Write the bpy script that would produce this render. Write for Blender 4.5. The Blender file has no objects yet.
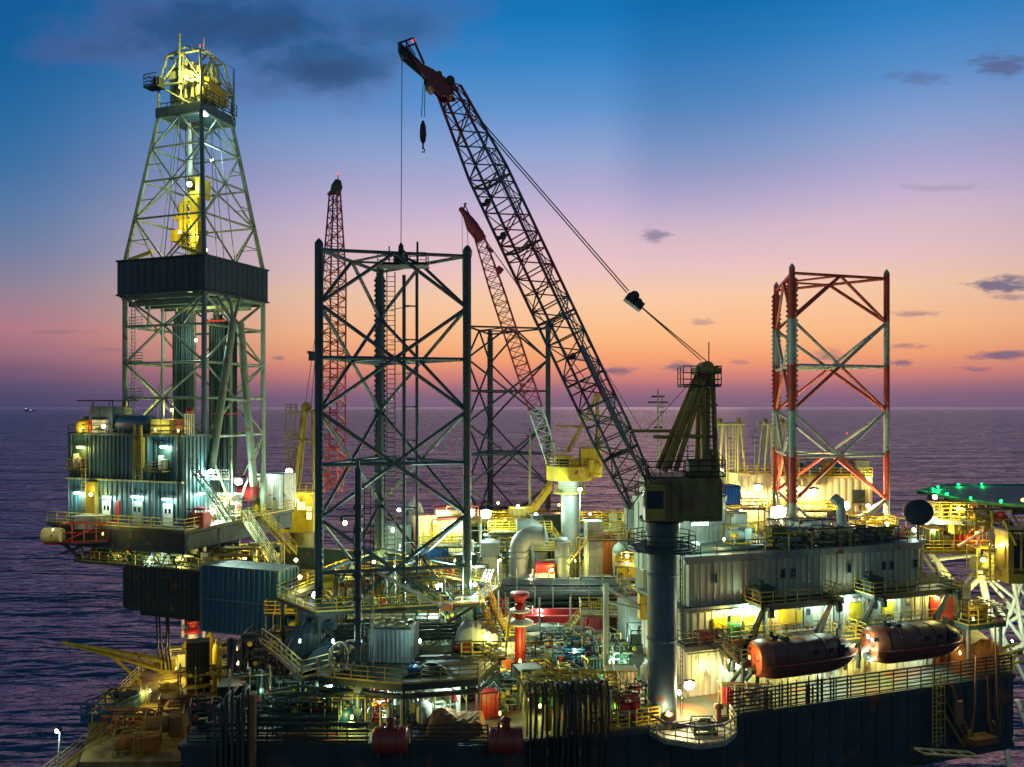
import bpy, math, random
from mathutils import Vector, Matrix
random.seed(7)
sc = bpy.context.scene
col = sc.collection
R = math.radians
FPX = 800.0; CZ = 48.0; HY = 407.0
def V(x, y, z=0.0): return Vector((x, y, z))
def P(px, py, Y): return Vector(((px-512)/FPX*Y, Y, CZ-(py-HY)/FPX*Y))
def G(px, py, z):
    Y = (CZ-z)*FPX/(py-HY)
    return Vector(((px-512)/FPX*Y, Y, z))
def lin(c):
    return tuple(((v/255/12.92) if v/255 <= .04045 else ((v/255+.055)/1.055)**2.4) for v in c)

# ------------------------------------------------------------------ materials
def mat_base(name):
    m = bpy.data.materials.new(name); m.use_nodes = True
    nt = m.node_tree
    return m, nt, nt.nodes['Principled BSDF']
def paint(name, c, rough=.5, metal=0.0, dirt=.55, rust=0.0, scale=.8, bump=0.0):
    m, nt, b = mat_base(name)
    N, L = nt.nodes.new, nt.links.new
    tc = N('ShaderNodeTexCoord')
    mp = N('ShaderNodeMapping'); mp.inputs['Scale'].default_value = (1, 1, .22)
    L(tc.outputs['Object'], mp.inputs['Vector'])
    n1 = N('ShaderNodeTexNoise'); n1.inputs['Scale'].default_value = scale*2.2; n1.inputs['Detail'].default_value = 7; n1.inputs['Roughness'].default_value = .65
    L(mp.outputs[0], n1.inputs['Vector'])
    r1 = N('ShaderNodeMapRange'); r1.inputs['From Min'].default_value = .35; r1.inputs['From Max'].default_value = .7
    r1.inputs['To Min'].default_value = 0; r1.inputs['To Max'].default_value = dirt
    L(n1.outputs['Fac'], r1.inputs['Value'])
    mx = N('ShaderNodeMix'); mx.data_type = 'RGBA'
    mx.inputs['A'].default_value = (*c, 1); mx.inputs['B'].default_value = (c[0]*.32, c[1]*.30, c[2]*.26, 1)
    L(r1.outputs[0], mx.inputs['Factor'])
    out = mx.outputs['Result']
    if rust > 0:
        n2 = N('ShaderNodeTexNoise'); n2.inputs['Scale'].default_value = scale*1.4; n2.inputs['Detail'].default_value = 9
        L(tc.outputs['Object'], n2.inputs['Vector'])
        r2 = N('ShaderNodeMapRange'); r2.inputs['From Min'].default_value = .62-rust*.22; r2.inputs['From Max'].default_value = .70-rust*.18
        L(n2.outputs['Fac'], r2.inputs['Value'])
        m2 = N('ShaderNodeMix'); m2.data_type = 'RGBA'; m2.inputs['B'].default_value = (.14, .052, .02, 1)
        L(r2.outputs[0], m2.inputs['Factor']); L(out, m2.inputs['A']); out = m2.outputs['Result']
    L(out, b.inputs['Base Color'])
    rr = N('ShaderNodeMapRange'); rr.inputs['To Min'].default_value = max(.05, rough-.12); rr.inputs['To Max'].default_value = min(1, rough+.2)
    L(n1.outputs['Fac'], rr.inputs['Value']); L(rr.outputs[0], b.inputs['Roughness'])
    b.inputs['Metallic'].default_value = metal
    if bump > 0:
        bp = N('ShaderNodeBump'); bp.inputs['Strength'].default_value = bump; bp.inputs['Distance'].default_value = .08
        L(n1.outputs['Fac'], bp.inputs['Height']); L(bp.outputs[0], b.inputs['Normal'])
    return m
def glow(name, c, s):
    m, nt, b = mat_base(name)
    b.inputs['Base Color'].default_value = (*c, 1)
    b.inputs['Emission Color'].default_value = (*c, 1); b.inputs['Emission Strength'].default_value = s
    m.cycles.emission_sampling = 'NONE'
    return m
M = dict(
 hull=paint('hull_paint', (.014, .036, .052), .6, dirt=.8, rust=.06, scale=.25),
 steel=paint('blue_grey_steel', (.065, .125, .165), .5, dirt=.5, rust=.12),
 legblue=paint('leg_blue_paint', (.025, .065, .09), .45, dirt=.5, rust=.15),
 dark=paint('dark_steel', (.018, .032, .035), .6, dirt=.6, rust=.08),
 black=paint('black_rubber', (.008, .010, .012), .45, dirt=.3),
 grn=paint('grey_green_steel', (.16, .22, .17), .5, dirt=.6, rust=.15),
 dgrn=paint('dark_green_steel', (.03, .065, .05), .5, dirt=.5, rust=.1),
 derr=paint('derrick_paint', (.28, .35, .28), .45, dirt=.6, rust=.08),
 wind=paint('windwall_blue', (.012, .035, .055), .5, dirt=.4, scale=.3),
 clad=paint('teal_cladding', (.05, .12, .15), .5, dirt=.7, rust=.0, scale=.5),
 blue=paint('module_blue', (.003, .065, .15), .45, dirt=.5, rust=.0, scale=.35),
 brightblue=paint('bright_blue_paint', (.02, .12, .42), .4, dirt=.5),
 blockwall=paint('block_wall_paint', (.37, .38, .29), .6, dirt=.3, scale=.3),
 cream=paint('cream_cladding', (.52, .46, .28), .6, dirt=.5, rust=.01, scale=.3),
 white=paint('white_paint', (.66, .66, .6), .45, dirt=.55, rust=.1),
 grey=paint('grey_paint', (.22, .25, .23), .5, dirt=.6, rust=.04),
 galv=paint('galvanised_duct', (.24, .27, .26), .5, metal=.2, dirt=.5, scale=.5),
 yel=paint('safety_yellow', (.62, .44, .02), .45, dirt=.6, rust=.03),
 dyel=paint('crane_yellow_dirty', (.36, .26, .04), .5, dirt=.75, rust=.25, scale=.5),
 pyel=paint('pale_yellow_paint', (.50, .46, .20), .5, dirt=.5, rust=.1),
 red=paint('red_paint', (.42, .02, .02), .4, dirt=.5, rust=.05),
 dred=paint('dark_red_paint', (.20, .025, .02), .42, dirt=.5, rust=.1),
 orange=paint('orange_paint', (.60, .14, .02), .4, dirt=.5),
 boat=paint('lifeboat_maroon', (.10, .032, .026), .48, dirt=.5, scale=.4),
 boato=paint('lifeboat_orange', (.24, .07, .03), .38, dirt=.6, scale=.5),
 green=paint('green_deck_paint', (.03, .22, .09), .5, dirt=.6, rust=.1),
 bgreen=paint('bright_green_paint', (.01, .30, .07), .4, dirt=.4),
 deck=paint('weathered_deck', (.085, .10, .085), .7, dirt=.8, rust=.5, scale=.25, bump=.3),
 ochre=paint('ochre_deck', (.30, .20, .05), .65, dirt=.8, rust=.5, scale=.3, bump=.3),
 tan=paint('tan_canvas', (.22, .11, .05), .85, dirt=.6, scale=.7, bump=.4),
 tarp=paint('blue_black_tarpaulin', (.010, .032, .048), .4, dirt=.6, scale=.6, bump=.6),
 copper=paint('rusty_tarpaulin', (.50, .17, .03), .6, dirt=.7, scale=.7, bump=.6),
 heli=paint('helideck_green', (.01, .075, .055), .6, dirt=.4, scale=.2),
 glass=paint('dark_glass', (.01, .02, .035), .12, dirt=.1),
 jred=paint('jib_red', (.24, .02, .03), .45, dirt=.5, rust=.1),
 lred=paint('leg_red', (.42, .045, .02), .45, dirt=.5, rust=.15),
 lwhite=paint('leg_white', (.36, .42, .38), .45, dirt=.6, rust=.15),
 gw=glow('lamp_white', (.80, 1, .90), 30), gwa=glow('lamp_warm', (1, .74, .36), 26),
 gy=glow('lamp_yellow', (1, .82, .22), 14), gg=glow('lamp_green', (0, 1, .16), 2.2),
 gr=glow('lamp_red', (1, .04, .06), 2.5), go=glow('lamp_orange', (1, .35, .08), 9),
 gwin=glow('lit_window', (1, .78, .35), 1.6), gwc=glow('lit_window_cool', (.6, .95, .85), 1.3),
)

# ------------------------------------------------------------------ mesh builder
class MB:
    def __init__(s): s.v = []; s.f = []; s.mi = []; s.k = 0; s.sm = []
    def add(s, vs, fs, smooth=False):
        o = len(s.v); s.v += [tuple(v) for v in vs]
        for f in fs: s.f.append([o+i for i in f]); s.mi.append(s.k); s.sm.append(smooth)
        return s
    def ob(s, o, X, Y, Z):
        o = Vector(o); X = Vector(X); Y = Vector(Y); Z = Vector(Z)
        vs = [o, o+X, o+X+Y, o+Y, o+Z, o+X+Z, o+X+Y+Z, o+Y+Z]
        fs = [(0,3,2,1), (4,5,6,7), (0,1,5,4), (1,2,6,5), (2,3,7,6), (3,0,4,7)]
        if X.cross(Y).dot(Z) < 0: fs = [f[::-1] for f in fs]
        return s.add(vs, fs)
    def box(s, c, sx, sy, sz, a=0.0):   # c: centre of the base
        ux = V(math.cos(a), math.sin(a))*sx; uy = V(-math.sin(a), math.cos(a))*sy
        return s.ob(Vector(c)-ux/2-uy/2, ux, uy, V(0, 0, sz))
    def bar(s, a, b, r, r2=None, n=6, smooth=None):
        a = Vector(a); b = Vector(b); d = b-a
        if d.length < 1e-6: return s
        r2 = r if r2 is None else r2
        d.normalize(); u = d.orthogonal().normalized(); w = d.cross(u)
        vs = []
        for q, rr in ((a, r), (b, r2)):
            for i in range(n):
                t = 2*math.pi*(i+.5)/n
                vs.append(q+u*(math.cos(t)*rr)+w*(math.sin(t)*rr))
        fs = [(i, (i+1) % n, n+(i+1) % n, n+i) for i in range(n)]
        s.add(vs, fs, n > 6 if smooth is None else smooth)
        return s.add(vs, [tuple(range(n))[::-1], tuple(range(n, 2*n))])
    def tube(s, pts, r, n=6):
        pts = [Vector(p) for p in pts]; vs = []; u = None
        for i, p in enumerate(pts):
            d = (pts[min(i+1, len(pts)-1)]-pts[max(i-1, 0)]).normalized()
            u = d.orthogonal().normalized() if u is None else (u-d*u.dot(d)).normalized()
            w = d.cross(u); rr = r[i] if isinstance(r, (list, tuple)) else r
            for k in range(n):
                t = 2*math.pi*k/n; vs.append(p+u*(math.cos(t)*rr)+w*(math.sin(t)*rr))
        fs = []
        for i in range(len(pts)-1):
            for k in range(n): fs.append((i*n+k, i*n+(k+1) % n, (i+1)*n+(k+1) % n, (i+1)*n+k))
        s.add(vs, fs, True)
        m = (len(pts)-1)*n
        return s.add([vs[k] for k in range(n)]+[vs[m+k] for k in range(n)], [tuple(range(n))[::-1], tuple(range(n, 2*n))])
    def lathe(s, c, prof, n=16, axis=None):     # prof: (r, h) along axis
        c = Vector(c); ax = (axis or V(0, 0, 1)).normalized(); u = ax.orthogonal().normalized(); w = ax.cross(u)
        vs = []
        for r, h in prof:
            for k in range(n):
                t = 2*math.pi*k/n; vs.append(c+ax*h+u*(math.cos(t)*r)+w*(math.sin(t)*r))
        fs = []
        for i in range(len(prof)-1):
            for k in range(n): fs.append((i*n+k, i*n+(k+1) % n, (i+1)*n+(k+1) % n, (i+1)*n+k))
        return s.add(vs, fs, True)
    def prism(s, pts, z0, z1):
        n = len(pts); A = sum(pts[i][0]*pts[(i+1) % n][1]-pts[(i+1) % n][0]*pts[i][1] for i in range(n))
        if A < 0: pts = pts[::-1]
        vs = [V(p[0], p[1], z0) for p in pts]+[V(p[0], p[1], z1) for p in pts]
        return s.add(vs, [tuple(range(n))[::-1], tuple(range(n, 2*n))]+[(i, (i+1) % n, n+(i+1) % n, n+i) for i in range(n)])
    def corr(s, p0, p1, z0, z1, pitch=.6, depth=.1, out=None):   # corrugated sheet along p0 -> p1
        p0 = V(p0[0], p0[1]); p1 = V(p1[0], p1[1]); d = p1-p0; L = d.length; d.normalize()
        nrm = out or V(d.y, -d.x); n = max(2, int(L/pitch)); w = L/n; line = []
        for i in range(n):
            b = p0+d*(i*w)
            line += [b, b+d*(w*.42), b+d*(w*.5)+nrm*depth, b+d*(w*.92)+nrm*depth]
        line.append(p1)
        m = len(line)
        vs = [V(q.x, q.y, z0) for q in line]+[V(q.x, q.y, z1) for q in line]
        return s.add(vs, [(i, i+1, m+i+1, m+i) for i in range(m-1)])
    def rail(s, pts, h=1.1, r=.035, step=1.5, bars=2, toe=True):
        pts = [Vector(p) for p in pts]
        for a, b in zip(pts, pts[1:]):
            L = (b-a).length; n = max(1, round(L/step))
            for i in range(n+1):
                q = a.lerp(b, i/n); s.bar(q, q+V(0, 0, h), r, n=4)
            for k in range(bars+1):
                z = V(0, 0, h*(1-k/(bars+1)*1.0)) if k else V(0, 0, h)
                s.bar(a+z, b+z, r, n=4)
            if toe:
                d = (b-a); s.ob(a+V(0, 0, .01), d, d.cross(V(0, 0, 1)).normalized()*.02, V(0, 0, .13))
        return s
    def ladder(s, a, b, side, w=.5, r=.03, step=.35):
        a = Vector(a); b = Vector(b); side = Vector(side).normalized()*w/2
        s.bar(a-side, b-side, r, n=4); s.bar(a+side, b+side, r, n=4)
        n = int((b-a).length/step)
        for i in range(1, n): q = a.lerp(b, i/n); s.bar(q-side, q+side, r*.8, n=3)
        return s
    def build(s, name, m, parent=None):
        me = bpy.data.meshes.new(name)
        ms = m if isinstance(m, (list, tuple)) else [m]
        org = Vector((0, 0, 0))
        if parent is not None: org = wloc(parent)
        elif s.v:
            xs, ys, zs = zip(*s.v); org = V((min(xs)+max(xs))/2, (min(ys)+max(ys))/2, min(zs))
        me.from_pydata([(x-org.x, y-org.y, z-org.z) for x, y, z in s.v], [], s.f)
        for x in ms: me.materials.append(M[x] if isinstance(x, str) else x)
        me.polygons.foreach_set('material_index', s.mi); me.polygons.foreach_set('use_smooth', s.sm)
        me.update()
        o = bpy.data.objects.new(name, me); col.objects.link(o)
        if parent is not None: o.parent = parent
        else: o.location = org
        return o
def wloc(o):
    v = Vector(o.location)
    while o.parent: o = o.parent; v += Vector(o.location)
    return v
def tag(o, label, cat, group=None, kind=None):
    if label: o['label'] = label
    if cat: o['category'] = cat
    if group: o['group'] = group
    if kind: o['kind'] = kind
    return o
def thing(name, label, cat, loc, group=None):
    o = bpy.data.objects.new(name, None); col.objects.link(o); o.location = Vector(loc); o.empty_display_size = .5
    return tag(o, label, cat, group)
def copy_tree(o, parent=None, loc=None, rz=None, label=None):
    c = o.copy(); col.objects.link(c)
    if parent is not None: c.parent = parent
    if loc is not None: c.location = Vector(loc)
    if rz is not None: c.rotation_euler.z = rz
    if label: c['label'] = label
    for ch in [x for x in bpy.data.objects if x.parent == o]: copy_tree(ch, c)
    return c
Z = lambda z: V(0, 0, z)
def lerp_(a, b, t): return a+(b-a)*t
def xbrace(mb, quad, r, inner=True, kind='x'):   # quad: bl, br, tr, tl
    bl, br, tr, tl = quad
    if kind == 'x': mb.bar(bl, tr, r); mb.bar(br, tl, r)
    elif kind == 'k': m = (tl+tr)/2; mb.bar(bl, m, r); mb.bar(br, m, r)
    elif kind == 'v': m = (bl+br)/2; mb.bar(tl, m, r); mb.bar(tr, m, r)
    elif kind == 'd': mb.bar(bl, tr, r)
    elif kind == 'e': mb.bar(br, tl, r)

# ------------------------------------------------------------------ lamps
LC = {'w': ((.66, 1, .80), 'gw'), 'a': ((1, .74, .36), 'gwa'), 'y': ((1, .88, .20), 'gy'), 'g': ((.02, 1, .2), 'gg'), 'r': ((1, .05, .05), 'gr'), 'o': ((1, .4, .1), 'go')}
def light(par, p, power, c, r=.12):
    l = bpy.data.lights.new('bulb', 'POINT'); l.energy = power*1.9; l.color = LC[c][0]; l.shadow_soft_size = r
    o = bpy.data.objects.new('bulb', l); col.objects.link(o); o.parent = par; o.location = Vector(p)-wloc(par)
def flood(label, p, power, c='w', aim=(0, -1, -.35), s=.35, pole=None, group=None):
    p = Vector(p); aim = Vector(aim).normalized()
    side = aim.cross(Z(1)).normalized(); up = side.cross(aim)
    t = thing('floodlight', label, 'lamp', p-Z(pole or s), group)
    hb = MB(); hb.ob(p-side*s-up*s*.75-aim*.42, side*2*s, up*1.5*s, aim*.32); hb.ob(p-side*s*.5-up*s*.4-aim*.55, side*s, up*.8*s, aim*.13)
    hb.build('housing', 'dark', t)
    MB().lathe(p-aim*.1, [(.01, .12), (s*.5, .10), (s*.82, .03), (s*.9, -.02)], 14, aim).build('lens', LC[c][1], t)
    br = MB()
    if pole:
        br.bar(p-Z(pole), p-Z(.1)-aim*.5, .07); br.bar(p-Z(.1)-aim*.5, p-aim*.4, .05)
    else: br.bar(p-Z(s*.75)-side*s*.6-aim*.3, p-Z(s)-side*s*.6-aim*.3, .04); br.bar(p-Z(s*.75)+side*s*.6-aim*.3, p-Z(s)+side*s*.6-aim*.3, .04); br.bar(p-Z(s)-side*s*.6-aim*.3, p-Z(s)+side*s*.6-aim*.3, .05)
    br.build('bracket', 'grey', t)
    light(t, p+aim*.35, power, c)
    return t
def tube_light(label, p, power, d=(1, 0, 0), c='w', L=1.1, group=None, off=(0, -.35, -.2)):
    p = Vector(p); d = Vector(d).normalized(); sd = V(-d.y, d.x)
    t = thing('tube_light', label, 'lamp', p, group)
    MB().ob(p-d*L/2-sd*.1+Z(.07), d*L, sd*.2, Z(.1)).build('housing', 'grey', t)
    MB().bar(p-d*(L/2-.05), p+d*(L/2-.05), .09, n=8).build('tube', LC[c][1], t)
    light(t, p+Vector(off), power, c)
    return t
def bulk(label, p, power, c='w', r=.16, name='bulkhead_lamp', group=None):
    p = Vector(p); r = (min(r, .13+r*.35) if r > .19 else r*.55)*random.uniform(.7, 1.1)
    t = thing(name, label, 'lamp', p-Z(.25), group)
    MB().lathe(p-Z(.25), [(.01, 0), (.12, 0), (.12, .12), (.07, .16)], 10).build('base', 'grey', t)
    MB().lathe(p, [(.01, -r), (r*.7, -r*.7), (r, 0), (r*.7, r*.7), (.01, r)], 10).build('globe', LC[c][1], t)
    if power: light(t, p+V(0, -.3, .05), power, c)
    return t
# ------------------------------------------------------------------ world: dusk sky
def build_world():
    w = bpy.data.worlds.new('World'); sc.world = w; w.use_nodes = True
    nt = w.node_tree; N, L = nt.nodes.new, nt.links.new
    bg = nt.nodes['Background']
    tc = N('ShaderNodeTexCoord'); sx = N('ShaderNodeSeparateXYZ'); L(tc.outputs['Generated'], sx.inputs[0])
    def mth(op, a, b=None, clamp=False):
        n = N('ShaderNodeMath'); n.operation = op; n.use_clamp = clamp
        for i, q in enumerate((a, b)):
            if q is None: continue
            if isinstance(q, (int, float)): n.inputs[i].default_value = q
            else: L(q, n.inputs[i])
        return n.outputs[0]
    X, Y, Zc = sx.outputs
    def ramp(st):
        r = N('ShaderNodeValToRGB'); cr = r.color_ramp
        while len(cr.elements) < len(st): cr.elements.new(.5)
        for e, (p, c) in zip(cr.elements, st): e.position = p
        for e, (p, c) in zip(cr.elements, st): e.position = p; e.color = (*lin(c), 1)
        L(mth('SQRT', mth('MAXIMUM', Zc, 0)), r.inputs[0]); return r.outputs[0]
    q = lambda z: math.sqrt(z)
    warm = ramp([(0, (118, 96, 124)), (q(.012), (130, 100, 126)), (q(.023), (158, 108, 126)), (q(.040), (212, 130, 120)), (q(.06), (242, 160, 114)), (q(.09), (250, 186, 134)), (q(.135), (246, 200, 166)), (q(.17), (234, 194, 194)),
                 (q(.21), (218, 188, 204)), (q(.245), (194, 176, 208)), (q(.27), (172, 168, 208)), (q(.30), (146, 164, 208)), (q(.35), (94, 146, 206)), (q(.40), (48, 130, 196)), (q(.44), (10, 116, 184)), (q(.6), (10, 82, 150)), (1, (8, 40, 92))])
    cool = ramp([(0, (72, 68, 104)), (q(.012), (78, 72, 108)), (q(.023), (90, 78, 112)), (q(.040), (116, 88, 118)), (q(.058), (150, 104, 126)), (q(.083), (174, 118, 132)), (q(.12), (146, 126, 148)),
                 (q(.165), (108, 124, 160)), (q(.21), (80, 118, 164)), (q(.25), (54, 110, 162)), (q(.30), (30, 102, 160)), (q(.35), (10, 94, 154)), (q(.44), (0, 84, 146)), (q(.6), (2, 54, 104)), (1, (4, 24, 62))])
    # azimuth weight around the afterglow
    az = mth('DIVIDE', mth('ADD', mth('MULTIPLY', X, .165), mth('MULTIPLY', Y, .986)), mth('SQRT', mth('ADD', mth('MULTIPLY', X, X), mth('MULTIPLY', Y, Y))))
    mr = N('ShaderNodeMapRange'); mr.interpolation_type = 'SMOOTHSTEP'; mr.inputs['From Min'].default_value = .73; mr.inputs['From Max'].default_value = 1.0
    L(az, mr.inputs['Value'])
    # soft shadow ray of a far cloud across the afterglow
    uu = mth('DIVIDE', X, mth('MAXIMUM', Y, .05)); vv = mth('DIVIDE', Zc, mth('MAXIMUM', Y, .05))
    def ss_(val, a, b):
        n = N('ShaderNodeMapRange'); n.interpolation_type = 'SMOOTHSTEP'; n.inputs['From Min'].default_value = a; n.inputs['From Max'].default_value = b; L(val, n.inputs['Value']); return n.outputs[0]
    ray = mth('MULTIPLY', mth('MULTIPLY', ss_(uu, .10, .19), ss_(uu, .55, .22)), ss_(vv, .14, .36))
    wgt = mth('MULTIPLY', mr.outputs[0], mth('SUBTRACT', 1.0, mth('MULTIPLY', ray, .36)))
    mx = N('ShaderNodeMix'); mx.data_type = 'RGBA'; L(wgt, mx.inputs['Factor']); L(cool, mx.inputs['A']); L(warm, mx.inputs['B'])
    # darker away from the sunset
    mb = N('ShaderNodeMapRange'); mb.inputs['From Min'].default_value = -1; mb.inputs['From Max'].default_value = .6; mb.inputs['To Min'].default_value = .30; mb.inputs['To Max'].default_value = 1
    L(az, mb.inputs['Value'])
    mb.inputs['To Min'].default_value = .8
    # opposite the afterglow: the pale teal grey anti-twilight
    bk = ramp([(0, (128, 142, 142)), (q(.05), (150, 165, 160)), (q(.2), (140, 162, 165)), (q(.45), (90, 125, 145)), (1, (20, 48, 88))])
    mk_ = N('ShaderNodeMapRange'); mk_.interpolation_type = 'SMOOTHSTEP'; mk_.inputs['From Min'].default_value = .35; mk_.inputs['From Max'].default_value = -.35; L(az, mk_.inputs['Value'])
    m3 = N('ShaderNodeMix'); m3.data_type = 'RGBA'; L(mk_.outputs[0], m3.inputs['Factor']); L(mx.outputs['Result'], m3.inputs['A']); L(bk, m3.inputs['B'])
    vm = N('ShaderNodeVectorMath'); vm.operation = 'SCALE'; L(m3.outputs['Result'], vm.inputs[0]); L(mb.outputs[0], vm.inputs['Scale'])
    # clouds, placed by direction
    u = mth('DIVIDE', X, mth('MAXIMUM', Y, .05)); v = mth('DIVIDE', Zc, mth('MAXIMUM', Y, .05))
    cv = N('ShaderNodeCombineXYZ'); L(u, cv.inputs[0]); L(v, cv.inputs[1])
    def noise(sx_, sy_, sc_, det=6, rough=.55):
        mp = N('ShaderNodeMapping'); mp.inputs['Scale'].default_value = (sx_, sy_, 1); L(cv.outputs[0], mp.inputs['Vector'])
        n = N('ShaderNodeTexNoise'); n.inputs['Scale'].default_value = sc_; n.inputs['Detail'].default_value = det; n.inputs['Roughness'].default_value = rough
        L(mp.outputs[0], n.inputs['Vector']); return n.outputs['Fac']
    nb = noise(1, 1.7, 5.8, 9, .6); ns = noise(1, 3.2, 30, 8, .64)
    acc = None
    def blob(px, py, rx, ry, nz, amp, k=1.0):
        nonlocal acc
        du = mth('DIVIDE', mth('SUBTRACT', u, (px-512)/FPX), rx/FPX); dv = mth('DIVIDE', mth('SUBTRACT', v, (HY-py)/FPX), ry/FPX)
        d = mth('SQRT', mth('ADD', mth('MULTIPLY', du, du), mth('MULTIPLY', dv, dv)))
        d = mth('ADD', d, mth('MULTIPLY', mth('SUBTRACT', nz, .5), amp))
        m = N('ShaderNodeMapRange'); m.interpolation_type = 'SMOOTHSTEP'; m.inputs['From Min'].default_value = 1.35 if ry > 14 else 1.25; m.inputs['From Max'].default_value = -.15 if ry > 14 else .3
        m.inputs['To Min'].default_value = 0; m.inputs['To Max'].default_value = k; L(d, m.inputs['Value'])
        acc = m.outputs[0] if acc is None else mth('MAXIMUM', acc, m.outputs[0])
    blob(225, 26, 150, 48, nb, 2.6, .85); blob(315, 70, 110, 46, nb, 2.4, .85); blob(90, 48, 60, 16, nb, 3.0, .4); blob(395, 20, 95, 34, nb, 3.0, .55)
    big = acc; acc = None
    for a in ((1003, 64, 30, 13, .7), (918, 78, 34, 7, .4), (1004, 285, 34, 9, .85), (655, 236, 17, 6, .6), (612, 371, 24, 4.5, .75), (680, 367, 24, 5, .7), (704, 323, 13, 4, .4), (741, 362, 12, 3, .4),
              (826, 354, 15, 6, .75), (900, 363, 13, 4.5, .7), (905, 346, 20, 3, .55), (917, 314, 24, 3.5, .5), (1000, 355, 38, 5, .8), (973, 369, 18, 3, .5), (580, 358, 16, 4, .55), (280, 358, 8, 3.5, .5), (1010, 297, 20, 4, .5), (60, 332, 30, 2.5, .3), (940, 188, 40, 4, .2), (120, 350, 30, 3, .25)):
        blob(a[0], a[1], a[2], a[3], ns, 3.0, a[4])
    front = N('ShaderNodeMapRange'); front.inputs['From Min'].default_value = .05; front.inputs['From Max'].default_value = .2; L(Y, front.inputs['Value'])
    def over(base, fac, colr):
        m = N('ShaderNodeMix'); m.data_type = 'RGBA'; L(mth('MULTIPLY', fac, front.outputs[0]), m.inputs['Factor']); L(base, m.inputs['A'])
        if isinstance(colr, tuple): m.inputs['B'].default_value = (*colr, 1)
        else: L(colr, m.inputs['B'])
        return m.outputs['Result']
    # big cloud: slate above, mauve at its lit fringe
    cm = N('ShaderNodeValToRGB'); cm.color_ramp.elements[0].color = (*lin((124, 98, 142)), 1); cm.color_ramp.elements[1].color = (*lin((46, 66, 106)), 1)
    cm.color_ramp.elements[0].position = .05; cm.color_ramp.elements[1].position = .6; L(big, cm.inputs[0])
    c1 = over(vm.outputs[0], big, cm.outputs[0])
    c2 = over(c1, acc, lin((86, 88, 128)))
    # physical twilight sky, weak, under the colours
    sky = N('ShaderNodeTexSky'); sky.sky_type = 'NISHITA'; sky.sun_disc = False; sky.sun_elevation = R(-1.5); sky.sun_rotation = R(9.5); sky.altitude = 50
    ss = N('ShaderNodeVectorMath'); ss.operation = 'SCALE'; ss.inputs['Scale'].default_value = .02; L(sky.outputs[0], ss.inputs[0])
    ad = N('ShaderNodeVectorMath'); L(c2, ad.inputs[0]); L(ss.outputs[0], ad.inputs[1])
    L(ad.outputs[0], bg.inputs['Color']); bg.inputs['Strength'].default_value = 1.0
build_world()
sl = bpy.data.lights.new('sun', 'SUN'); sl.energy = .05; sl.angle = R(14); sl.specular_factor = 0; sl.color = (1, .55, .35)
so = bpy.data.objects.new('sun', sl); col.objects.link(so); so.location = (0, 0, 120)
so.rotation_euler = (-V(.165, .986, .03)).to_track_quat('-Z', 'Y').to_euler()
cam = bpy.data.cameras.new('camera'); co = bpy.data.objects.new('camera', cam); col.objects.link(co)
co.location = (0, 0, CZ); co.rotation_euler = (R(90), 0, 0); cam.sensor_width = 36; cam.lens = 36*FPX/1024; cam.shift_y = (HY-383.5)/1024; cam.clip_start = .5; cam.clip_end = 300000
sc.camera = co
sc.view_settings.view_transform = 'Standard'; sc.view_settings.look = 'None'; sc.view_settings.exposure = 0
sc.render.engine = 'CYCLES'; sc.cycles.use_denoising = True; sc.cycles.max_bounces = 5; sc.cycles.diffuse_bounces = 3; sc.cycles.glossy_bounces = 3
sc.cycles.sample_clamp_indirect = 3; sc.cycles.caustics_reflective = False; sc.cycles.caustics_refractive = False

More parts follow.
